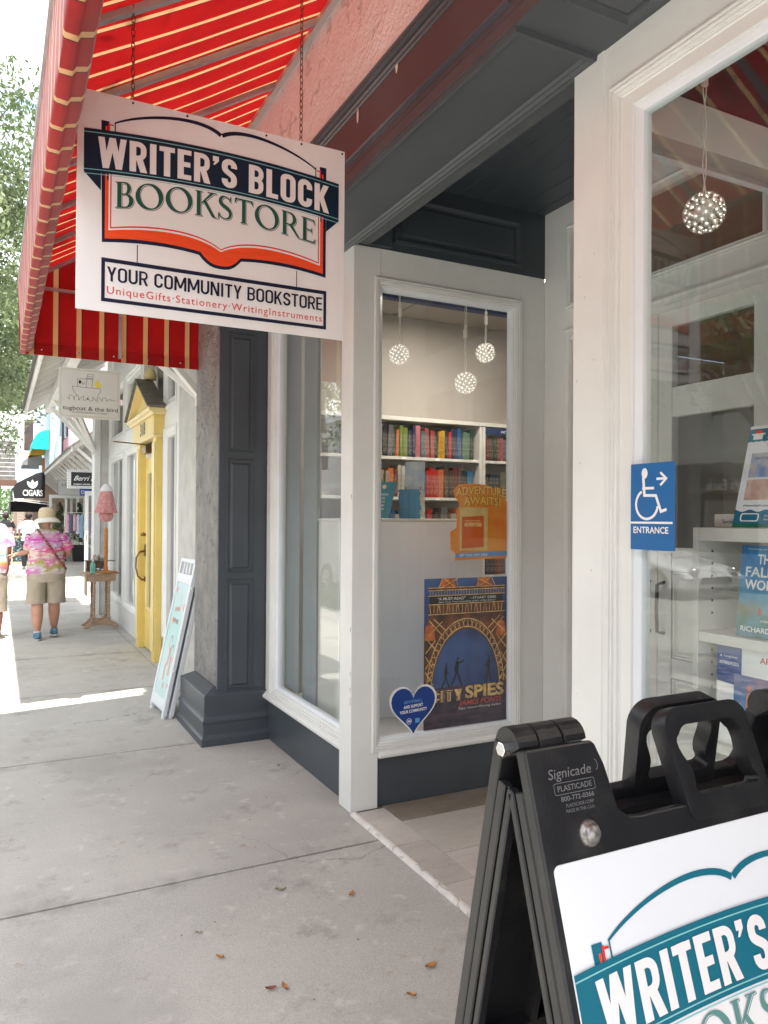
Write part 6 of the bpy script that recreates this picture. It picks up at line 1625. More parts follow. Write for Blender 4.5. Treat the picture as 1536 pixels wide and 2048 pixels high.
loft_between(st_, [((-.108, 0, .77), .128, .165), ((-.116, 0, .62), .118, .130), ((-.120, .0, .46), .122, .118)], seed=2); loft_between(st_, [((.108, 0, .77), .128, .165), ((.116, .01, .62), .118, .130), ((.120, .02, .46), .122, .118)], seed=7)
st_.build('shorts', M_khaki, wo, fixn=False)
MB().lathe([(.001, .145), (.05, .143), (.085, .125), (.100, .09), (.103, .03), (.104, .0)], (0, .01, 1.565), 28).build('hat_crown', M_straw, wo, fixn=False)
MB().lathe([(.104, .004), (.13, -.008), (.155, -.030), (.170, -.052), (.171, -.055), (.155, -.036), (.104, -.002)], (0, .01, 1.565), 32, sy=1.08).xf(lambda p: (p.x, p.y, p.z+.008*sin(p.x*14+1))).build('hat_brim', M_strawp, wo, fixn=False)
MB().tube([(-.115, -.075, 1.425), (-.06, -.148, 1.34), (.03, -.168, 1.20), (.12, -.172, 1.06), (.20, -.13, .95), (.24, -.02, .90)], .013, 6).build('bag_strap', mat('patterned_strap', (.05, .015, .015), .7, col2=(.5, .12, .08), scale=55, lo=.5, hi=.54), wo)
M_shoe = mat('blue_running_shoe', (.02, .09, .16), .6, col2=(.12, .25, .35), scale=30); M_sole = mat('white_sole', (.62, .62, .62), .6)
shoe(wo, -.105, -.15, .0, .0, M_shoe, M_sole, 1.25); shoe(wo, .105, .06, .012, .05, M_shoe, M_sole, 1.25)
for x, y in ((-.105, -.15), (.105, .08)): MB().lathe([(.046, .09), (.045, .108)], (x, y+.02, 0), 12).build('sock', mat('white_sock', (.65, .65, .65), .9) if 'white_sock' not in bpy.data.materials else bpy.data.materials['white_sock'], wo)

mn = thing('person', 'person in white and rainbow tie-dye T-shirt and banded hat at the left edge', 'person', (-.11, 11.0, 0))
make_body(mn, M_skin2, 1.72, (-.19, 0, 1.45), (-.27, .0, 1.17), (-.28, .12, .95), (.19, 0, 1.45), (.235, .02, 1.17), (.225, .08, .93),
          (-.10, 0, .86), (-.11, .06, .47), (-.11, .20, .13), (.10, 0, .86), (.10, .0, .46), (.12, -.02, .10), bulk=1.1, head_turn=.5, hl=((0, .2, -1), (1, 0, 0)), hr=((-.05, .15, -1), (-1, 0, 0)))
M_td2 = tiedye('rainbow_tie_dye', [(.75, .74, .74), (.74, .70, .70), (.70, .20, .30), (.74, .36, .10), (.74, .72, .72), (.10, .34, .66), (.50, .60, .30), (.74, .72, .74), (.62, .20, .52)], 1.9)
sh_ = MB()
sh_.rings(folds([(0, 0, .86, .225, .17), (0, 0, .90, .232, .175), (0, 0, 1.02, .235, .178), (0, .0, 1.16, .232, .165), (0, .0, 1.30, .236, .15), (0, 0, 1.42, .235, .13), (0, 0, 1.475, .20, .10), (0, 0, 1.51, .12, .08), (0, 0, 1.53, .068, .062)], n=40, amp=.038, seed=9), caps=False)
sleeve(sh_, (-.19, 0, 1.43), (-.255, .0, 1.20), .088, .085, seed=1); sleeve(sh_, (.19, 0, 1.43), (.235, .015, 1.20), .088, .085, seed=4)
sh_.build('t_shirt', M_td2, mn, fixn=False)
st_ = MB()
st_.rings(folds([(0, 0, .93, .21, .16), (0, 0, .86, .222, .165), (0, 0, .76, .23, .17)], n=36, amp=.012, seed=5), caps=False)
loft_between(st_, [((-.108, 0, .80), .122, .16), ((-.116, .04, .60), .115, .128), ((-.120, .05, .36), .112, .112)], seed=2); loft_between(st_, [((.108, 0, .80), .122, .16), ((.114, .0, .60), .115, .128), ((.120, .0, .36), .112, .112)], seed=7)
st_.build('shorts', M_khaki, mn, fixn=False)
MB().lathe([(.001, .120), (.05, .122), (.085, .110), (.097, .07), (.101, .0)], (0, .012, 1.645), 28).build('hat_crown', mat('white_hat', (.66, .64, .60), .85, bump=.3, bscale=120), mn, fixn=False)
MB().lathe([(.1025, 0), (.1015, .028)], (0, .012, 1.647), 28).build('hat_band', mat('grey_band', (.16, .16, .18), .8), mn, fixn=False)
MB().lathe([(.101, .002), (.14, -.004), (.175, -.020), (.1755, -.024), (.14, -.009), (.101, -.002)], (0, .03, 1.645), 32, sy=1.1).build('hat_brim', M_strawp, mn, fixn=False)
M_brs = mat('brown_shoe', (.16, .11, .08), .6)
shoe(mn, .12, -.03, .0, .0, M_brs, M_sole, 1.1); shoe(mn, -.11, .18, .01, .05, M_brs, M_sole, 1.1)
mn['label'] = mn['label']

def small_person(loc, shirt, legs, label, skinm=M_skin, hairc=(.03, .02, .015), rz=0):
    t = thing('person', label, 'person', loc, rz)
    make_body(t, skinm, 1.68, (-.17, 0, 1.40), (-.25, .0, 1.15), (-.22, .14, .95), (.17, 0, 1.40), (.25, .03, 1.15), (.16, .2, 1.05), (-.09, 0, .84), (-.10, .06, .46), (-.10, .0, .10), (.09, 0, .84), (.10, .0, .46), (.11, .06, .10), bulk=.95, head_turn=.3)
    s = MB(); s.rings(folds([(0, 0, .86, .19, .13), (0, 0, 1.05, .17, .125), (0, 0, 1.30, .19, .12), (0, 0, 1.42, .15, .09), (0, 0, 1.47, .06, .06)], n=20, amp=.02), caps=False)
    sleeve(s, (-.16, 0, 1.39), (-.235, .0, 1.20), .07, .066, 10); sleeve(s, (.16, 0, 1.39), (.235, .02, 1.20), .07, .066, 10); s.build('shirt', shirt, t, fixn=False)
    s = MB(); s.rings(folds([(0, 0, .90, .17, .13), (0, 0, .76, .185, .14)], n=20, amp=.01), caps=False)
    for q_, kx in ((-.095, .03), (.095, .0)): loft_between(s, [((q_, 0, .80), .095, .12), ((q_, kx, .5), .08, .085), ((q_*1.1, kx*.6, .12), .062, .065)], n=12)
    s.build('trousers', legs, t, fixn=False)
    MB().ball((0, -.012, 1.60), .102, 8, (.95, 1.0, 1.05)).build('hair', mat('dark_hair', hairc, .7), t)
    for x, y in ((-.11, .0), (.12, .06)): shoe(t, x, y, 0, 0, M_brs, M_sole, 1)
    return t
small_person((.80, 24.5, 0), mat('plain_white_cotton', (.70, .70, .72), .9), mat('black_trousers', (.02, .02, .025), .8), 'distant person in a white top standing under the cigar awning')
small_person((.22, 27.0, 0), mat('black_cotton', (.02, .02, .022), .9), mat('blue_denim', (.04, .09, .18), .9), 'distant dark haired person in black top and blue jeans between the two walkers')

# ------------------------------------------------------------------ shops farther up the street
def bld(name, label, loc, cat='building'): return thing(name, label, cat, loc)
class Part:
    """adds world-space meshes to a thing standing at loc"""
    def __init__(s, t): s.t = t; s.o = -V(t.location)
    def __call__(s, name, mb, m, parent=None, **k):
        o = mb.build(name, m, parent or s.t, **k)
        if parent is None: o.location = s.o
        return o
M_pale = mat('pale_render', (.62, .61, .58), .85, var=.05, scale=.6)
M_darkwin = mat('dark_window', (.03, .035, .04), .12)
M_pink = mat('pink_render', (.62, .38, .42), .85, var=.06, scale=.8)
M_blue = mat('pale_blue_render', (.42, .52, .60), .85, var=.05, scale=.8)
M_green_l = None
# white row of shops set back from the walk
t = bld('clothes_shop_building', 'white clothes shop set back beyond the timber canopy with glazed doors standing open', (2.9, 24, 0)); A = Part(t)
A('wall', MB().box(2.9, 15.0, 0, 3.2, 40, 2.9).box(2.9, 15.0, 2.901, 3.2, 40, 4.4).box(1.90, 13.43, 0, 3.2, 13.6, 4.2), M_pale)
wy = 16.0
while wy < 39:
    w = A('shop_window', trim_ring(MB(), PS(2.89), wy, .5, wy+2.2, 2.5, [(0, 0), (0, .04), (.06, .04), (.09, .0), (.09, -.02)]), M_ntrim, fixn=False)
    MB().box(2.875, wy+.09, .59, 2.885, wy+2.11, 2.41).build('glass_pane', M_darkwin, w); wy += 2.9
def open_door(x, y, w, h, label, inner):
    t = thing('glazed_door', label, 'door', (x, y, 0))
    MB().box(0, 0, .01, .09, .045, h).box(w-.09, 0, .01, w, .045, h).box(.091, .001, h-.12, w-.091, .044, h).box(.091, .001, .01, w-.091, .044, .26).build('frame', M_ntrim, t, bev=.003)
    MB().box(.088, .018, .255, w-.088, .026, h-.118).build('glass_pane', M_glass, t)
    MB().tube([(.05, -.003, .95), (.05, -.05, .96), (.05, -.05, 1.15), (.05, -.003, 1.16)], .01, 6).build('handle', M_chrome, t)
    return t
open_door(2.02, 21.2, .85, 2.25, 'white glazed door standing open just past the stucco column', 0)
open_door(1.62, 29.5, 1.35, 2.35, 'farther white glazed door standing open behind the potted spiral shrubs', 0)
# hanging clothes
crn = random.Random(4)
rk = thing('clothes_rack', 'rail of pastel baby clothes between the two open glazed doors', 'clothes rail', (2.35, 25.5, 0))
MB().tube([(-.5, 0, 0), (-.5, 0, 1.7), (.5, 0, 1.7), (.5, 0, 0)], .015, 6).build('rail', M_chrome, rk)
for i in range(9):
    x = -.42+i*.105; c = crn.choice([(.55, .58, .70), (.62, .40, .45), (.30, .45, .60), (.66, .66, .68), (.40, .30, .50), (.10, .12, .2)])
    h = crn.uniform(.5, .8)
    MB().rings(gather([(x, 0, 1.66-h, .075, .05, .1), (x, 0, 1.66-h*.4, .06, .035, .06), (x, 0, 1.60, .055, .03, .02), (x, 0, 1.66, .012, .012, 0)], n=16, k=4), caps=False).build('garment', mat('garment_cloth', c, .9, var=.15, scale=20), rk, fixn=False)
# second canopy with its fan of struts
t = thing('timber_canopy', 'long white slatted canopy on many struts along the farther shops', 'canopy', (2.2, 30, 3.2)); A = Part(t)
sl2 = lambda x: 3.26+(x-1.68)*.75
x = 1.68
while x < 2.88:
    A('sheathing_board', MB().hexa([(x+.004, 20.6, sl2(x)+.1), (x+.146, 20.6, sl2(x+.15)+.1), (x+.146, 47, sl2(x+.15)+.1), (x+.004, 47, sl2(x)+.1)], [(x+.004, 20.6, sl2(x)+.12), (x+.146, 20.6, sl2(x+.15)+.12), (x+.146, 47, sl2(x+.15)+.12), (x+.004, 47, sl2(x)+.12)]), M_cwhite); x += .15
A('shingles', MB().hexa([(1.55, 20.5, sl2(1.55)+.125), (2.89, 20.5, sl2(2.89)+.125), (2.89, 47.1, sl2(2.89)+.125), (1.55, 47.1, sl2(1.55)+.125)], [(1.55, 20.5, sl2(1.55)+.17), (2.89, 20.5, sl2(2.89)+.17), (2.89, 47.1, sl2(2.89)+.17), (1.55, 47.1, sl2(1.55)+.17)]), M_shing)
A('fascia', MB().box(1.62, 20.55, 3.22, 1.66, 47, 3.40), M_cwhite)
for i in range(22):
    y = 20.9+i*1.2
    A('rafter', MB().hexa([(1.68, y-.03, sl2(1.68)), (2.89, y-.03, sl2(2.89)), (2.89, y+.03, sl2(2.89)), (1.68, y+.03, sl2(1.68))], [(1.68, y-.03, sl2(1.68)+.098), (2.89, y-.03, sl2(2.89)+.098), (2.89, y+.03, sl2(2.89)+.098), (1.68, y+.03, sl2(1.68)+.098)]), M_cwhite)
    A('strut', MB().bar((1.80, y, 3.32), (2.89, y, 2.35), .07, .07), M_cwhite)
# signs hanging under it
def hang(name, label, x0, x1, z0, z1, y, m, rod=3.2):
    t = thing(name, label, 'sign', ((x0+x1)/2, y, z0)); w = x1-x0; h = z1-z0
    MB().box(-w/2, 0, 0, w/2, .03, h).build('board', m, t, bev=.003)
    for x in (-w*.35, w*.35): MB().tube([(x, .015, h), (x, .015, rod-z0)], .006, 6).build('hanger_rod', M_cwhite, t)
    return t, Frame((-w/2, -.001, 0), (w, 0, 0), (0, 0, h), .002)
t, F = hang('hanging_sign', 'black and white dotted hanging sign reading Berri Lynn', 1.57, 2.62, 2.31, 2.79, 21.0, M_wp)
q = Print(F); q.poly([(.09, .13), (.91, .13), (.91, .87), (.09, .87)])
for i in range(22):
    for j in (0, 1, 2):
        for yy in (.03+.035*j if j < 2 else .095, ): 
            q.rect(.02+i*.045+(.022 if j % 2 else 0), yy-.012, .038+i*.045+(.022 if j % 2 else 0), yy+.012); q.rect(.02+i*.045+(.022 if j % 2 else 0), 1-yy-.012, .038+i*.045+(.022 if j % 2 else 0), 1-yy+.012)
for j in range(9):
    for xx in (.025, .065): q.rect(xx-.008, .12+j*.09, xx+.008, .155+j*.09)
q.build('black_field', M_blackp, t)
q = Print(F.sub(.002)); q.text('Berri Lynn', .15, .42, w=.72, h=.26, shear=.5, bold=.0); q.text("WOMEN'S APPAREL & ACCESSORIES", .14, .19, w=.72, h=.06, bold=.02); q.build('lettering', M_wp, t)
t, F = hang('hanging_sign', 'plain grey framed hanging sign partly behind the dotted one', 1.60, 2.85, 2.22, 2.70, 25.0, mat('grey_sign_board', (.42, .42, .42), .5))
q = Print(F); q.stroke([(.01, .02), (.99, .02), (.99, .98), (.01, .98)], .012, closed=True); q.stroke([(.05, .52), (.95, .52)], .006); q.text('LOFT', .10, .60, w=.30, h=.18); q.text('CLOTHING', .30, .32, w=.3, h=.05); q.build('lettering', M_blackp, t)
t, F = hang('hanging_sign', 'small bright blue hanging sign with a white lettered panel', 2.05, 2.62, 2.17, 2.37, 23.0, mat('blue_sign_board', (.01, .07, .30), .4))
q = Print(F); q.ellipse(.14, .5, .07, .28, 14, hole=(.05, .2)); q.text('LIVING THE PLANT', .28, .55, w=.62, h=.16); q.text('LIFE', .28, .22, w=.25, h=.16); q.build('lettering', M_wp, t)
# potted spiral shrubs
M_leafd = translucent(mat('topiary_leaf', (.035, .075, .022), .6, var=.5, scale=14, detail=3), .25)
def leaf_cloud(mb, pts, s, rn, flat=.4):
    for p in pts:
        a = V((rn.gauss(0,1), rn.gauss(0,1), rn.gauss(0,1)*flat+.3)).normalized(); x = a.orthogonal().normalized(); r = rn.uniform(0, 2*pi); y = a.cross(x)
        u_ = x*cos(r)+y*sin(r); w = a.cross(u_); k = s*rn.uniform(.6, 1.3); p = V(p)
        mb.v += [tuple(p-u_*k), tuple(p+w*k*.45), tuple(p+u_*k), tuple(p-w*k*.45)]; n = len(mb.v)-4; mb.f.append((n, n+1, n+2, n+3)); mb.sm.append(False)
def topiary(x, y, label, h=1.45, rs=1):
    t = thing('spiral_shrub', label, 'potted plant', (x, y, 0), 0, 'potted spiral shrubs')
    pot = MB(); pot.rings([[(-.19, -.19, 0), (.19, -.19, 0), (.19, .19, 0), (-.19, .19, 0)], [(-.25, -.25, .52), (.25, -.25, .52), (.25, .25, .52), (-.25, .25, .52)], [(-.27, -.27, .52), (.27, -.27, .52), (.27, .27, .52), (-.27, .27, .52)], [(-.27, -.27, .58), (.27, -.27, .58), (.27, .27, .58), (-.27, .27, .58)], [(-.23, -.23, .58), (.23, -.23, .58), (.23, .23, .58), (-.23, .23, .58)], [(-.23, -.23, .52), (.23, -.23, .52), (.23, .23, .52), (-.23, .23, .52)]], smooth=False)
    pot.build('planter', M_black, t)
    rn = random.Random(int(x*10)); mb = MB(); pts = []
    for i in range(2600):
        u_ = rn.random(); z = .62+h*u_; tw = u_*2*pi*3.5; rr_ = (.30*(1-u_)+.05)*rs
        r = rr_*math.sqrt(rn.random()); a = rn.uniform(0, 2*pi)
        if cos(a-tw) < -.1 and r > rr_*.35: continue
        pts.append((r*cos(a), r*sin(a), z))
    leaf_cloud(mb, pts, .03, rn); mb.build('foliage', M_leafd, t, fixn=False)
    MB().tube([(0, 0, .55), (0, 0, .55+h)], .018, 6).build('trunk', mat('twig_bark', (.12, .09, .06), .9) if 'twig_bark' not in bpy.data.materials else bpy.data.materials['twig_bark'], t)
topiary(2.55, 28.6, 'spiral shrub in a black planter, nearer one by the open doors')
topiary(1.95, 28.9, 'spiral shrub in a black planter, left one behind the straw hat')
wf = thing('flower_pot', 'low pot of white flowering shrub beside the spiral shrubs', 'potted plant', (1.75, 27.2, 0))
MB().lathe([(.16, 0), (.22, .35), (.24, .36), (.24, .40), (.20, .40)], (0,0,0), 12).build('pot', M_black, wf)
rn = random.Random(2); mb = MB(); leaf_cloud(mb, [(rn.gauss(0, .16), rn.gauss(0, .16), .65+rn.gauss(0, .16)) for _ in range(700)], .03, rn); mb.build('foliage', M_leafd, wf, fixn=False)
mb = MB(); leaf_cloud(mb, [(rn.gauss(0, .17), rn.gauss(0, .17), .72+rn.gauss(0, .15)) for _ in range(120)], .03, rn); mb.build('flowers', M_wp, wf, fixn=False)
# cigar shop awning
t = thing('awning', 'black awning lettered CIGARS beyond the clothes shops', 'awning', (1.1, 34, 2.4)); A = Part(t)
M_bcl = mat('black_awning_cloth', (.02, .02, .023), .8)
sp_ = [(1.66, 3.36), (1.66, 2.30), (.56, 2.26), (.50, 2.66), (.62, 2.85), (.95, 3.05), (1.35, 3.27)]
A('side_panel', MB().prism(sp_, 'y', 33.0, 33.02), M_bcl)
A('canopy', MB().hexa([(.50, 33.03, 2.66), (1.66, 33.03, 3.36), (1.66, 38, 3.36), (.50, 38, 2.66)], [(.49, 33.03, 2.68), (1.66, 33.03, 3.39), (1.66, 38, 3.39), (.49, 38, 2.68)]), M_bcl)
A('valance', MB().box(.49, 33.03, 2.22, .505, 38, 2.655).box(.42, 33.3, 1.62, .46, 38, 2.1), M_bcl)
A('rail', MB().bar((.55, 32.98, 2.25), (1.95, 32.98, 2.12), .03, .03).bar((.55, 32.98, 2.20), (1.95, 32.98, 2.03), .03, .03), M_cwhite)
A('rear_canopy', MB().box(.45, 36, 1.75, 1.9, 36.05, 2.2), M_bcl)
F = Frame((0, 32.99, 0), (1, 0, 0), (0, 0, 1), .004)
q = Print(F); q.text('CIGARS', .86, 2.38, w=.72, h=.23, bold=.03)
for a in (-.62, -.05, .5):
    c, s_ = cos(a+pi/2), sin(a+pi/2); L_ = .34
    pt = bez((0, 0), (.10, .10), (.10, .24), (0, .36), 8)+bez((0, .36), (-.10, .24), (-.10, .10), (0, 0), 8)[1:-1]
    q.poly([(1.22+x*cos(a)+y*sin(a), 2.66+(y*cos(a)-x*sin(a))*1.0) for x, y in pt])
o = q.build('lettering_and_leaves', M_wp, t); o.location = A.o
t = bld('cigar_shop_building', 'brick shop below and behind the black cigar awning', (2.6, 38, 0)); A = Part(t)
M_brickm = mat('tan_brick_far', (.30, .22, .17), .9, var=.25, scale=40)
A('wall', MB().box(1.2, 40, 0, 2.95, 44, 3.2), M_brickm)
bk_ = MB()
for r in range(16):
    for c in range(9):
        x0 = .52+c*.22+(.11 if r % 2 else 0)
        bk_.box(x0, 39.9, 1.0+r*.075, x0+.21, 39.98, 1.0+r*.075+.065)
o = A('brick_facing', bk_, M_brickm); o['kind'] = 'stuff'
A('clothes_display', MB().lathe([(.22, .9), (.16, 1.4), (.05, 1.5)], (1.15, 36.5, 0), 10, sy=.5), mat('orange_dress', (.62, .14, .05), .8))
ms_ = thing('sign_board', 'small dark chalkboard with a mint edge standing near the distant people', 'sign board', (.62, 25.6, 0))
MB().box(-.25, 0, .12, .25, .03, .98).build('frame', mat('pale_pine', (.55, .45, .3), .7), ms_); MB().box(-.21, -.006, .2, .21, -.001, .93).build('board', mat('chalk_black', (.03, .035, .04), .6, col2=(.2, .4, .42), scale=14, lo=.55, hi=.6), ms_)
for x in (-.2, .2): MB().bar((x, .03, .12), (x, .3, 0), .03, .03).bar((x, .015, .0), (x, .015, .12), .03, .028).build('leg', mat('pale_pine_leg', (.5, .42, .3), .7), ms_)
# pink and blue upper buildings, teal and gold window awnings
t = bld('pink_building', 'pink painted upper storey with dark shuttered windows behind the signs', (3.1, 45, 0)); A = Part(t)
A('wall', MB().box(3.1, 40.5, 0, 8, 50, 9.5), M_pink)
for y in (41.5, 44.3, 47.1):
    w = A('window', MB().box(3.04, y, 5.6, 3.099, y+1.1, 7.6), M_ntrim); MB().box(3.02, y+.1, 5.7, 3.039, y+1.0, 7.5).build('pane', M_darkwin, w)
    for s in (-.34, 1.12): MB().box(3.03, y+s, 5.6, 3.09, y+s+.3, 7.6).build('shutter', M_black, w)
A('balcony_rail', MB().box(2.7, 40.6, 4.6, 2.74, 49.8, 5.5).box(2.7, 40.6, 4.5, 3.09, 49.8, 4.59), M_ntrim)
t = bld('pale_blue_building', 'pale blue gabled building with a teal window awning', (2.9, 57, 0)); A = Part(t)
A('wall', MB().prism([(2.45, 0), (9, 0), (9, 12), (4.0, 12.4), (2.45, 9.0)], 'y', 52, 64), M_blue)
A('raking_board', MB().hexa([(2.40, 51.8, 8.8), (2.5, 51.8, 8.8), (4.1, 51.8, 12.4), (4.0, 51.8, 12.6)], [(2.40, 51.99, 8.8), (2.5, 51.99, 8.8), (4.1, 51.99, 12.4), (4.0, 51.99, 12.6)]), M_ntrim)
def dome_awning(label, x0, x1, y0, y1, z0, h, m):
    t = thing('window_awning', label, 'awning', ((x0+x1)/2, (y0+y1)/2, z0)); A = Part(t); rs = []
    for j in range(9):
        a = pi/2*j/8; rs.append([(x1-(x1-x0)*cos(a), y, z0+h*.22+h*.78*sin(a)) for y in (y0, y1)])
    vs = [p for r in rs for p in r]; A('canopy', MB().add(vs, [(2*i, 2*i+1, 2*i+3, 2*i+2) for i in range(8)], True), m, fixn=False)
    side_ = [(x1, z0), (x0, z0)]+[(x1-(x1-x0)*cos(pi/2*j/8), z0+h*.22+h*.78*sin(pi/2*j/8)) for j in range(9)]
    A('side_panel', MB().prism(side_, 'y', y0-.02, y0), m); A('side_panel', MB().prism(side_, 'y', y1, y1+.02), m); A('valance', MB().box(x0-.01, y0, z0, x0, y1, z0+h*.22), m); return t
dome_awning('bright turquoise domed window awning high on the right of the street', 1.60, 2.42, 44.5, 48, 5.15, 1.05, mat('turquoise_cloth', (.01, .46, .42), .7))
dome_awning('gold awning just below the turquoise one', 1.55, 2.30, 47, 50, 5.0, .45, mat('gold_cloth', (.60, .33, .04), .7))
dome_awning('grey awning below the gold one', 1.25, 2.3, 49, 53, 4.55, .55, mat('grey_cloth', (.26, .27, .28), .7))
t = bld('bay_wall', 'pale blue wall carrying the turquoise awning', (2.6, 47, 0)); A = Part(t)
A('wall', MB().box(2.44, 44.3, 3.6, 3.05, 51.9, 8.6), M_blue)
A('post', MB().box(2.30, 49.0, 2.5, 2.43, 49.2, 5), mat('orange_post', (.5, .2, .06), .7))
# building closing the view
t = bld('white_building', 'white end building with tall windows and grey timber gallery closing the street', (1, 76, 0)); A = Part(t)
A('wall', MB().box(-1.2, 76, 0, 14, 90, 12.5), M_pale)
A('cornice', MB().box(-1.35, 75.6, 12.5, 14.2, 90.2, 13.0).box(-1.25, 75.8, 12.0, 14.1, 75.99, 12.2), M_ntrim)
for x in (1.95, 4.4, 7.0):
    w = A('window', MB().box(x, 75.93, 7.4, x+.95, 75.99, 10.4), M_ntrim); MB().box(x+.1, 75.90, 7.5, x+.85, 75.925, 10.3).build('pane', mat('brown_interior', (.10, .05, .04), .3, col2=(.03, .03, .03), scale=1.5) if 'brown_interior' not in bpy.data.materials else bpy.data.materials['brown_interior'], w)
A('panel', MB().box(1.3, 75.92, 4.6, 3.2, 75.99, 6.6), M_blue)
t = bld('timber_gallery', 'grey weathered timber gallery and brown beam left of the white end building', (-1.5, 70, 0)); A = Part(t)
M_gtim = mat('weathered_timber', (.16, .145, .13), .9, var=.3, scale=3)
for k in range(9):
    A('gallery_board', MB().box(-2.2, 70+.02*(k % 2), 4.55+k*.36, 1.25, 70.1, 4.86+k*.36), M_gtim)
A('brown_beam', MB().box(-6, 69, 4.0, 1.35, 69.3, 4.5), mat('brown_beam_paint', (.14, .07, .045), .8))
for x in (-5, -2.5, 0, 1.2): A('post', MB().box(x, 69.4, 0, x+.2, 69.6, 4.0), M_gtim)
A('railing', MB().bar((-1.9, 69.9, 7.9), (1.2, 69.9, 10.2), .12, .12).bar((-1.9, 69.9, 10.2), (1.2, 69.9, 7.9), .12, .12), M_ntrim)

# ------------------------------------------------------------------ trees
M_bark = mat('oak_bark', (.13, .11, .09), .95, var=.3, scale=9, bump=1, bscale=30, sc3=(1, 1, .3))
M_leaf = [translucent(mat('oak_leaf', c, .55, var=.45, scale=.9, detail=3), .38) for c in ((.15, .20, .085), (.21, .26, .13), (.10, .14, .055))]
def tree(x, y, h, crown_r, zc, label, seed, n=26000, s=.075, lean=(0, 0), trunk_r=.18, crown_off=(0, 0), name='oak_tree', z_sq=.62, fork=None):
    rn = random.Random(seed); t = thing(name, label, 'tree', (x, y, 0))
    tr_ = MB(); fork = fork or zc*.55
    tr_.tube([(0, 0, -.2), (.02, .03, fork*.35), (-.04, .02, fork*.7), (crown_off[0]*.2, crown_off[1]*.2, fork)], [trunk_r*1.35, trunk_r, trunk_r*.85, trunk_r*.8], 10)
    tips = []
    for i in range(11):
        a = i*2.4+rn.uniform(-.3, .3); r = crown_r*rn.uniform(.45, .85); z = zc+rn.uniform(-.35, .5)*crown_r*z_sq
        e = V((crown_off[0]+r*cos(a), crown_off[1]+r*sin(a), z)); b = V((crown_off[0]*.2, crown_off[1]*.2, fork)); m_ = (b+e)/2+V((rn.uniform(-.3, .3), rn.uniform(-.3, .3), crown_r*.12))
        tr_.tube([b, m_, e], [trunk_r*.5, trunk_r*.3, trunk_r*.1], 7); tips.append(e)
        for k in range(3):
            e2 = m_+(e-m_)*rn.random()+V((rn.gauss(0, 1), rn.gauss(0, 1), rn.gauss(.2, .6)))*crown_r*.28
            tr_.tube([m_+(e-m_)*.3, (m_+e2)/2+V((0, 0, .1)), e2], [trunk_r*.22, trunk_r*.13, trunk_r*.05], 5); tips.append(e2)
    tr_.build('trunk', M_bark, t)
    # clumps of leaves around the twigs
    cl = [(e, crown_r*rn.uniform(.14, .30)) for e in tips]
    for i in range(24):
        a = rn.uniform(0, 2*pi); u_ = rn.uniform(-.8, 1); r = crown_r*math.sqrt(max(0, 1-u_*u_))*rn.uniform(.5, 1)
        cl.append((V((crown_off[0]+r*cos(a), crown_off[1]+r*sin(a), zc+u_*crown_r*z_sq)), crown_r*rn.uniform(.12, .26)))
    mbs = [MB(), MB(), MB()]
    tot = sum(c[1]**2 for c in cl)
    for ci, (c, r) in enumerate(cl):
        k = int(n*r*r/tot); pts = []
        for _ in range(k):
            d = V((rn.gauss(0, 1), rn.gauss(0, 1), rn.gauss(0, .7))).normalized()*r*(rn.random()**.45); pts.append(c+d)
        leaf_cloud(mbs[ci % 3], pts, s, rn)
    for i, mb in enumerate(mbs):
        o = mb.build('crown', M_leaf[i], t, fixn=False)
    return t
tree(-2.05, 12.4, 9, 3.1, 6.4, 'street oak on the near kerb whose crown fills the upper left edge', 1, 60000, .047, trunk_r=.13, crown_off=(-.1, 1.4), fork=3.9, z_sq=.74)
tree(-1.9, 19.5, 9, 3.0, 6.2, 'second street oak up the near kerb, behind the first crown', 2, 34000, .06, trunk_r=.16, crown_off=(.2, .5), fork=3.8)
tree(-2.3, 29, 9, 3.6, 6.6, 'third street oak up the near kerb', 3, 22000, .085, trunk_r=.18, crown_off=(0, 0), fork=3.5)
tree(-3.0, 44, 9, 5.0, 8.0, 'fourth street oak in front of the white end building', 4, 20000, .11, trunk_r=.25, crown_off=(0, 0))
tree(-2.3, 3.4, 9, 2.6, 7.2, 'young street oak behind the camera by the kerb', 5, 9000, .08, trunk_r=.11)
for i, (x, y, h, r, z) in enumerate(((-14.4, 4, 10, 4.2, 6.6), (-14.2, 12.5, 10, 4.6, 6.8), (-14.6, 21, 10, 4.4, 7.0), (-14.4, 31, 10, 4.6, 7), (-14.4, -6, 10, 4.4, 7))):
    tree(x, y, h, r, z, ['large oak across the street opposite the recessed entrance', 'large oak across the street beside the black domed awnings', 'large oak across the street, third from the entrance', 'large oak across the street, farthest one', 'large oak across the street behind the camera'][i], 20+i, 15000 if i < 3 else 7000, .11, trunk_r=.28, fork=3.2)
# low planting at the kerb tree and greenery below the beam
pb_ = thing('planting_bed', 'low green planting round the kerb oak', 'plants', (-2.0, 12.4, 0)); rn = random.Random(9)
mb = MB(); leaf_cloud(mb, [(rn.uniform(-.5, .5), rn.uniform(-1.2, 1.2), abs(rn.gauss(.15, .12))) for _ in range(2600)], .045, rn); mb.build('foliage', M_leafd, pb_, fixn=False)
hg = thing('hedge', 'bright green bushes under the brown beam at the far left', 'bush', (-2, 64, 0)); mb = MB(); leaf_cloud(mb, [(rn.uniform(-4, 3.0), rn.gauss(0, .8), rn.uniform(0, 3.6)) for _ in range(9000)], .10, rn); mb.build('foliage', translucent(mat('bright_bush_leaf', (.10, .20, .05), .6, var=.4, scale=1.2), .35), hg, fixn=False)

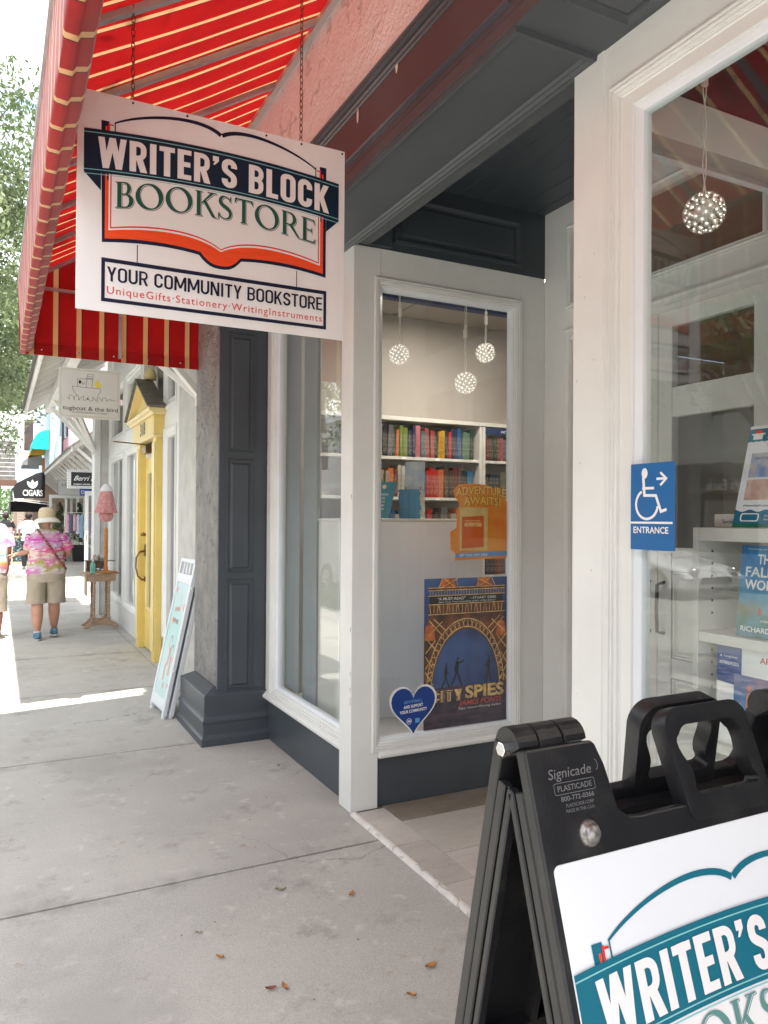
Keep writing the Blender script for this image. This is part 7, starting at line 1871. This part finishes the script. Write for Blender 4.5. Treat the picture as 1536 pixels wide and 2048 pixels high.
# ------------------------------------------------------------------ across the street (seen in the window reflections)
t = bld('arcade_building', 'white two-storey building with black domed awnings across the street', (-17.3, 12, 0)); A = Part(t)
A('wall', MB().box(-24, -30, 0, -17.3, 60, 8.2), M_pale); A('cornice', MB().box(-17.6, -30, 8.2, -17, 60, 8.7), M_ntrim); A('string_course', MB().box(-17.42, -30, 3.7, -17.299, 60, 3.95), M_ntrim)
for i in range(20):
    y = -26+i*4.2
    w = A('window', MB().box(-17.3, y, 4.9, -17.24, y+1.3, 7.1), M_ntrim); MB().box(-17.24, y+.1, 5.0, -17.22, y+1.2, 7.0).build('pane', M_darkwin, w)
    w = A('shop_window', MB().box(-17.3, y-.6, .4, -17.24, y+2.0, 3.1), M_ntrim); MB().box(-17.24, y-.5, .55, -17.22, y+1.9, 2.95).build('pane', M_darkwin, w)
M_bk2 = mat('black_dome_cloth', (.015, .015, .017), .6)
for i, y in enumerate((8.6, 12.2, 15.8, 19.4)):
    t = thing('domed_awning', ['black domed awning lettered Exchange across the street, nearest one', 'black domed awning lettered Exchange across the street, second one', 'black domed awning across the street, third one', 'black domed awning across the street, farthest one'][i], 'awning', (-16.2, y, 2.3), 0, 'domed awnings across the street'); A = Part(t)
    A('canopy', MB().prism([(y-1.3, 2.3)]+[(y+1.3*cos(pi-pi*k/12), 2.3+1.05*sin(pi*k/12)) for k in range(13)], 'x', -17.2, -15.9), M_bk2)
    q = Print(Frame((-15.89, y+1.15, 2.5), (0, -1, 0), (0, 0, 1), .004))
    q.fr.n = V((1, 0, 0)); q.fr.x = V((0, 1, 0)); q.fr.o = V((-15.89, y-1.15, 2.5)); q.text('Yoga Exchange', 0, 0, w=2.3, h=.32); o = q.build('lettering', M_wp, t); o.location = A.o
def car(loc, rz, body, label, cat='car', kind='sport'):
    t = thing('parked_car' if cat == 'car' else 'parked_van', label, cat, loc, rz); L_, W_ = (4.4, 1.8) if kind != 'van' else (5.2, 1.95)
    if kind == 'sport': top = [(-2.2, .45), (-2.15, .72), (-1.6, .86), (-.9, 1.24), (-.1, 1.30), (.75, 1.02), (1.2, .86), (2.0, .70), (2.2, .48)]
    elif kind == 'suv': top = [(-2.2, .45), (-2.2, 1.05), (-2.0, 1.62), (-.6, 1.72), (.3, 1.68), (.95, 1.12), (1.9, 1.0), (2.2, .75), (2.22, .45)]
    else: top = [(-2.6, .4), (-2.6, 2.1), (-2.4, 2.25), (1.3, 2.25), (1.9, 1.35), (2.5, 1.1), (2.6, .5)]
    n = len(top); rings = []
    for k, (wf_, drop) in enumerate(((-1, .10), (-.96, .03), (-.8, 0), (0, -.02), (.8, 0), (.96, .03), (1, .10))):
        r = []
        for (x, z) in top:
            s_ = 1 if z < .9 else 1-.16*min(1, (z-.9)/.6)
            r.append((x, wf_*W_/2*s_, z-drop*(z > .5)))
        r += [(top[-1][0]-.1, wf_*W_/2, .25), (top[0][0]+.1, wf_*W_/2, .25)]
        rings.append(r)
    MB().rings(rings, smooth=False).build('body', body, t, bev=.02, bseg=2)
    for x in (-1.35, 1.35):
        for s in (-1, 1):
            w = MB().lathe([(.32, -.10), (.34, -.08), (.34, .08), (.32, .10)], (0,0,0), 18).xf(lambda p: (x+p.x, s*(W_/2-.08)+p.z, .34+p.y)).build('tyre', M_black, t)
            MB().lathe([(.21, -.105), (.21, .105)], (0,0,0), 12).xf(lambda p: (x+p.x, s*(W_/2-.08)+p.z, .34+p.y)).build('rim', M_chrome, w)
    zg = {'sport': [(-.75, 1.0), (-.6, 1.2), (-.1, 1.24), (.55, 1.03)], 'suv': [(-1.8, 1.1), (-1.7, 1.5), (.2, 1.55), (.75, 1.12)], 'van': [(.4, 1.3), (.4, 2.0), (1.2, 2.0), (1.7, 1.35)]}[kind]
    for s in (-1, 1): MB().prism(zg, 'y', s*(W_/2-.03), s*(W_/2+.004)).build('side_window', M_darkwin, t)
    a, b = {'sport': ((-.1, 1.31), (.78, 1.03)), 'suv': ((.3, 1.69), (.96, 1.13)), 'van': ((1.32, 2.26), (1.92, 1.36))}[kind]
    MB().hexa([(b[0], -W_*.42, b[1]-.02), (b[0], W_*.42, b[1]-.02), (b[0]+.02, W_*.42, b[1]+.01), (b[0]+.02, -W_*.42, b[1]+.01)], [(a[0], -W_*.36, a[1]-.05), (a[0], W_*.36, a[1]-.05), (a[0]+.02, W_*.36, a[1]), (a[0]+.02, -W_*.36, a[1])]).build('windscreen', M_darkwin, t)
    zf = top[-1][1]+.1
    for s in (-1, 1): MB().ball((top[-2][0]+.12, s*W_*.34, zf+.05), .13, 6, (1, 1, .7)).build('headlight', M_chrome, t)
    MB().box(top[-1][0]-.02, -.45, .35, top[-1][0]+.03, .45, .5).build('grille', M_black, t)
    return t
M_wcar = mat('white_car_paint', (.70, .71, .72), .12, coat=.6); M_bcar = mat('blue_grey_car_paint', (.16, .26, .34), .15, coat=.6); M_gcar = mat('silver_car_paint', (.35, .36, .38), .2, metal=.6, coat=.6)
car((-10.4, 13.6, -.14), radians(-90), M_wcar, 'white sports car on the road opposite the bookshop')
car((-4.2, 17.6, -.14), radians(90), M_wcar, 'white van parked along the near kerb up the street', 'van', 'van')
car((-4.3, 24.5, -.14), radians(90), M_bcar, 'blue grey estate car parked along the near kerb beyond the van', 'car', 'suv')
car((-11.4, 7.2, -.14), radians(-90), M_gcar, 'silver car parked on the far side of the road', 'car', 'suv')
car((-11.4, 20.5, -.14), radians(-90), M_bcar, 'blue grey car parked on the far side of the road', 'car', 'sport')
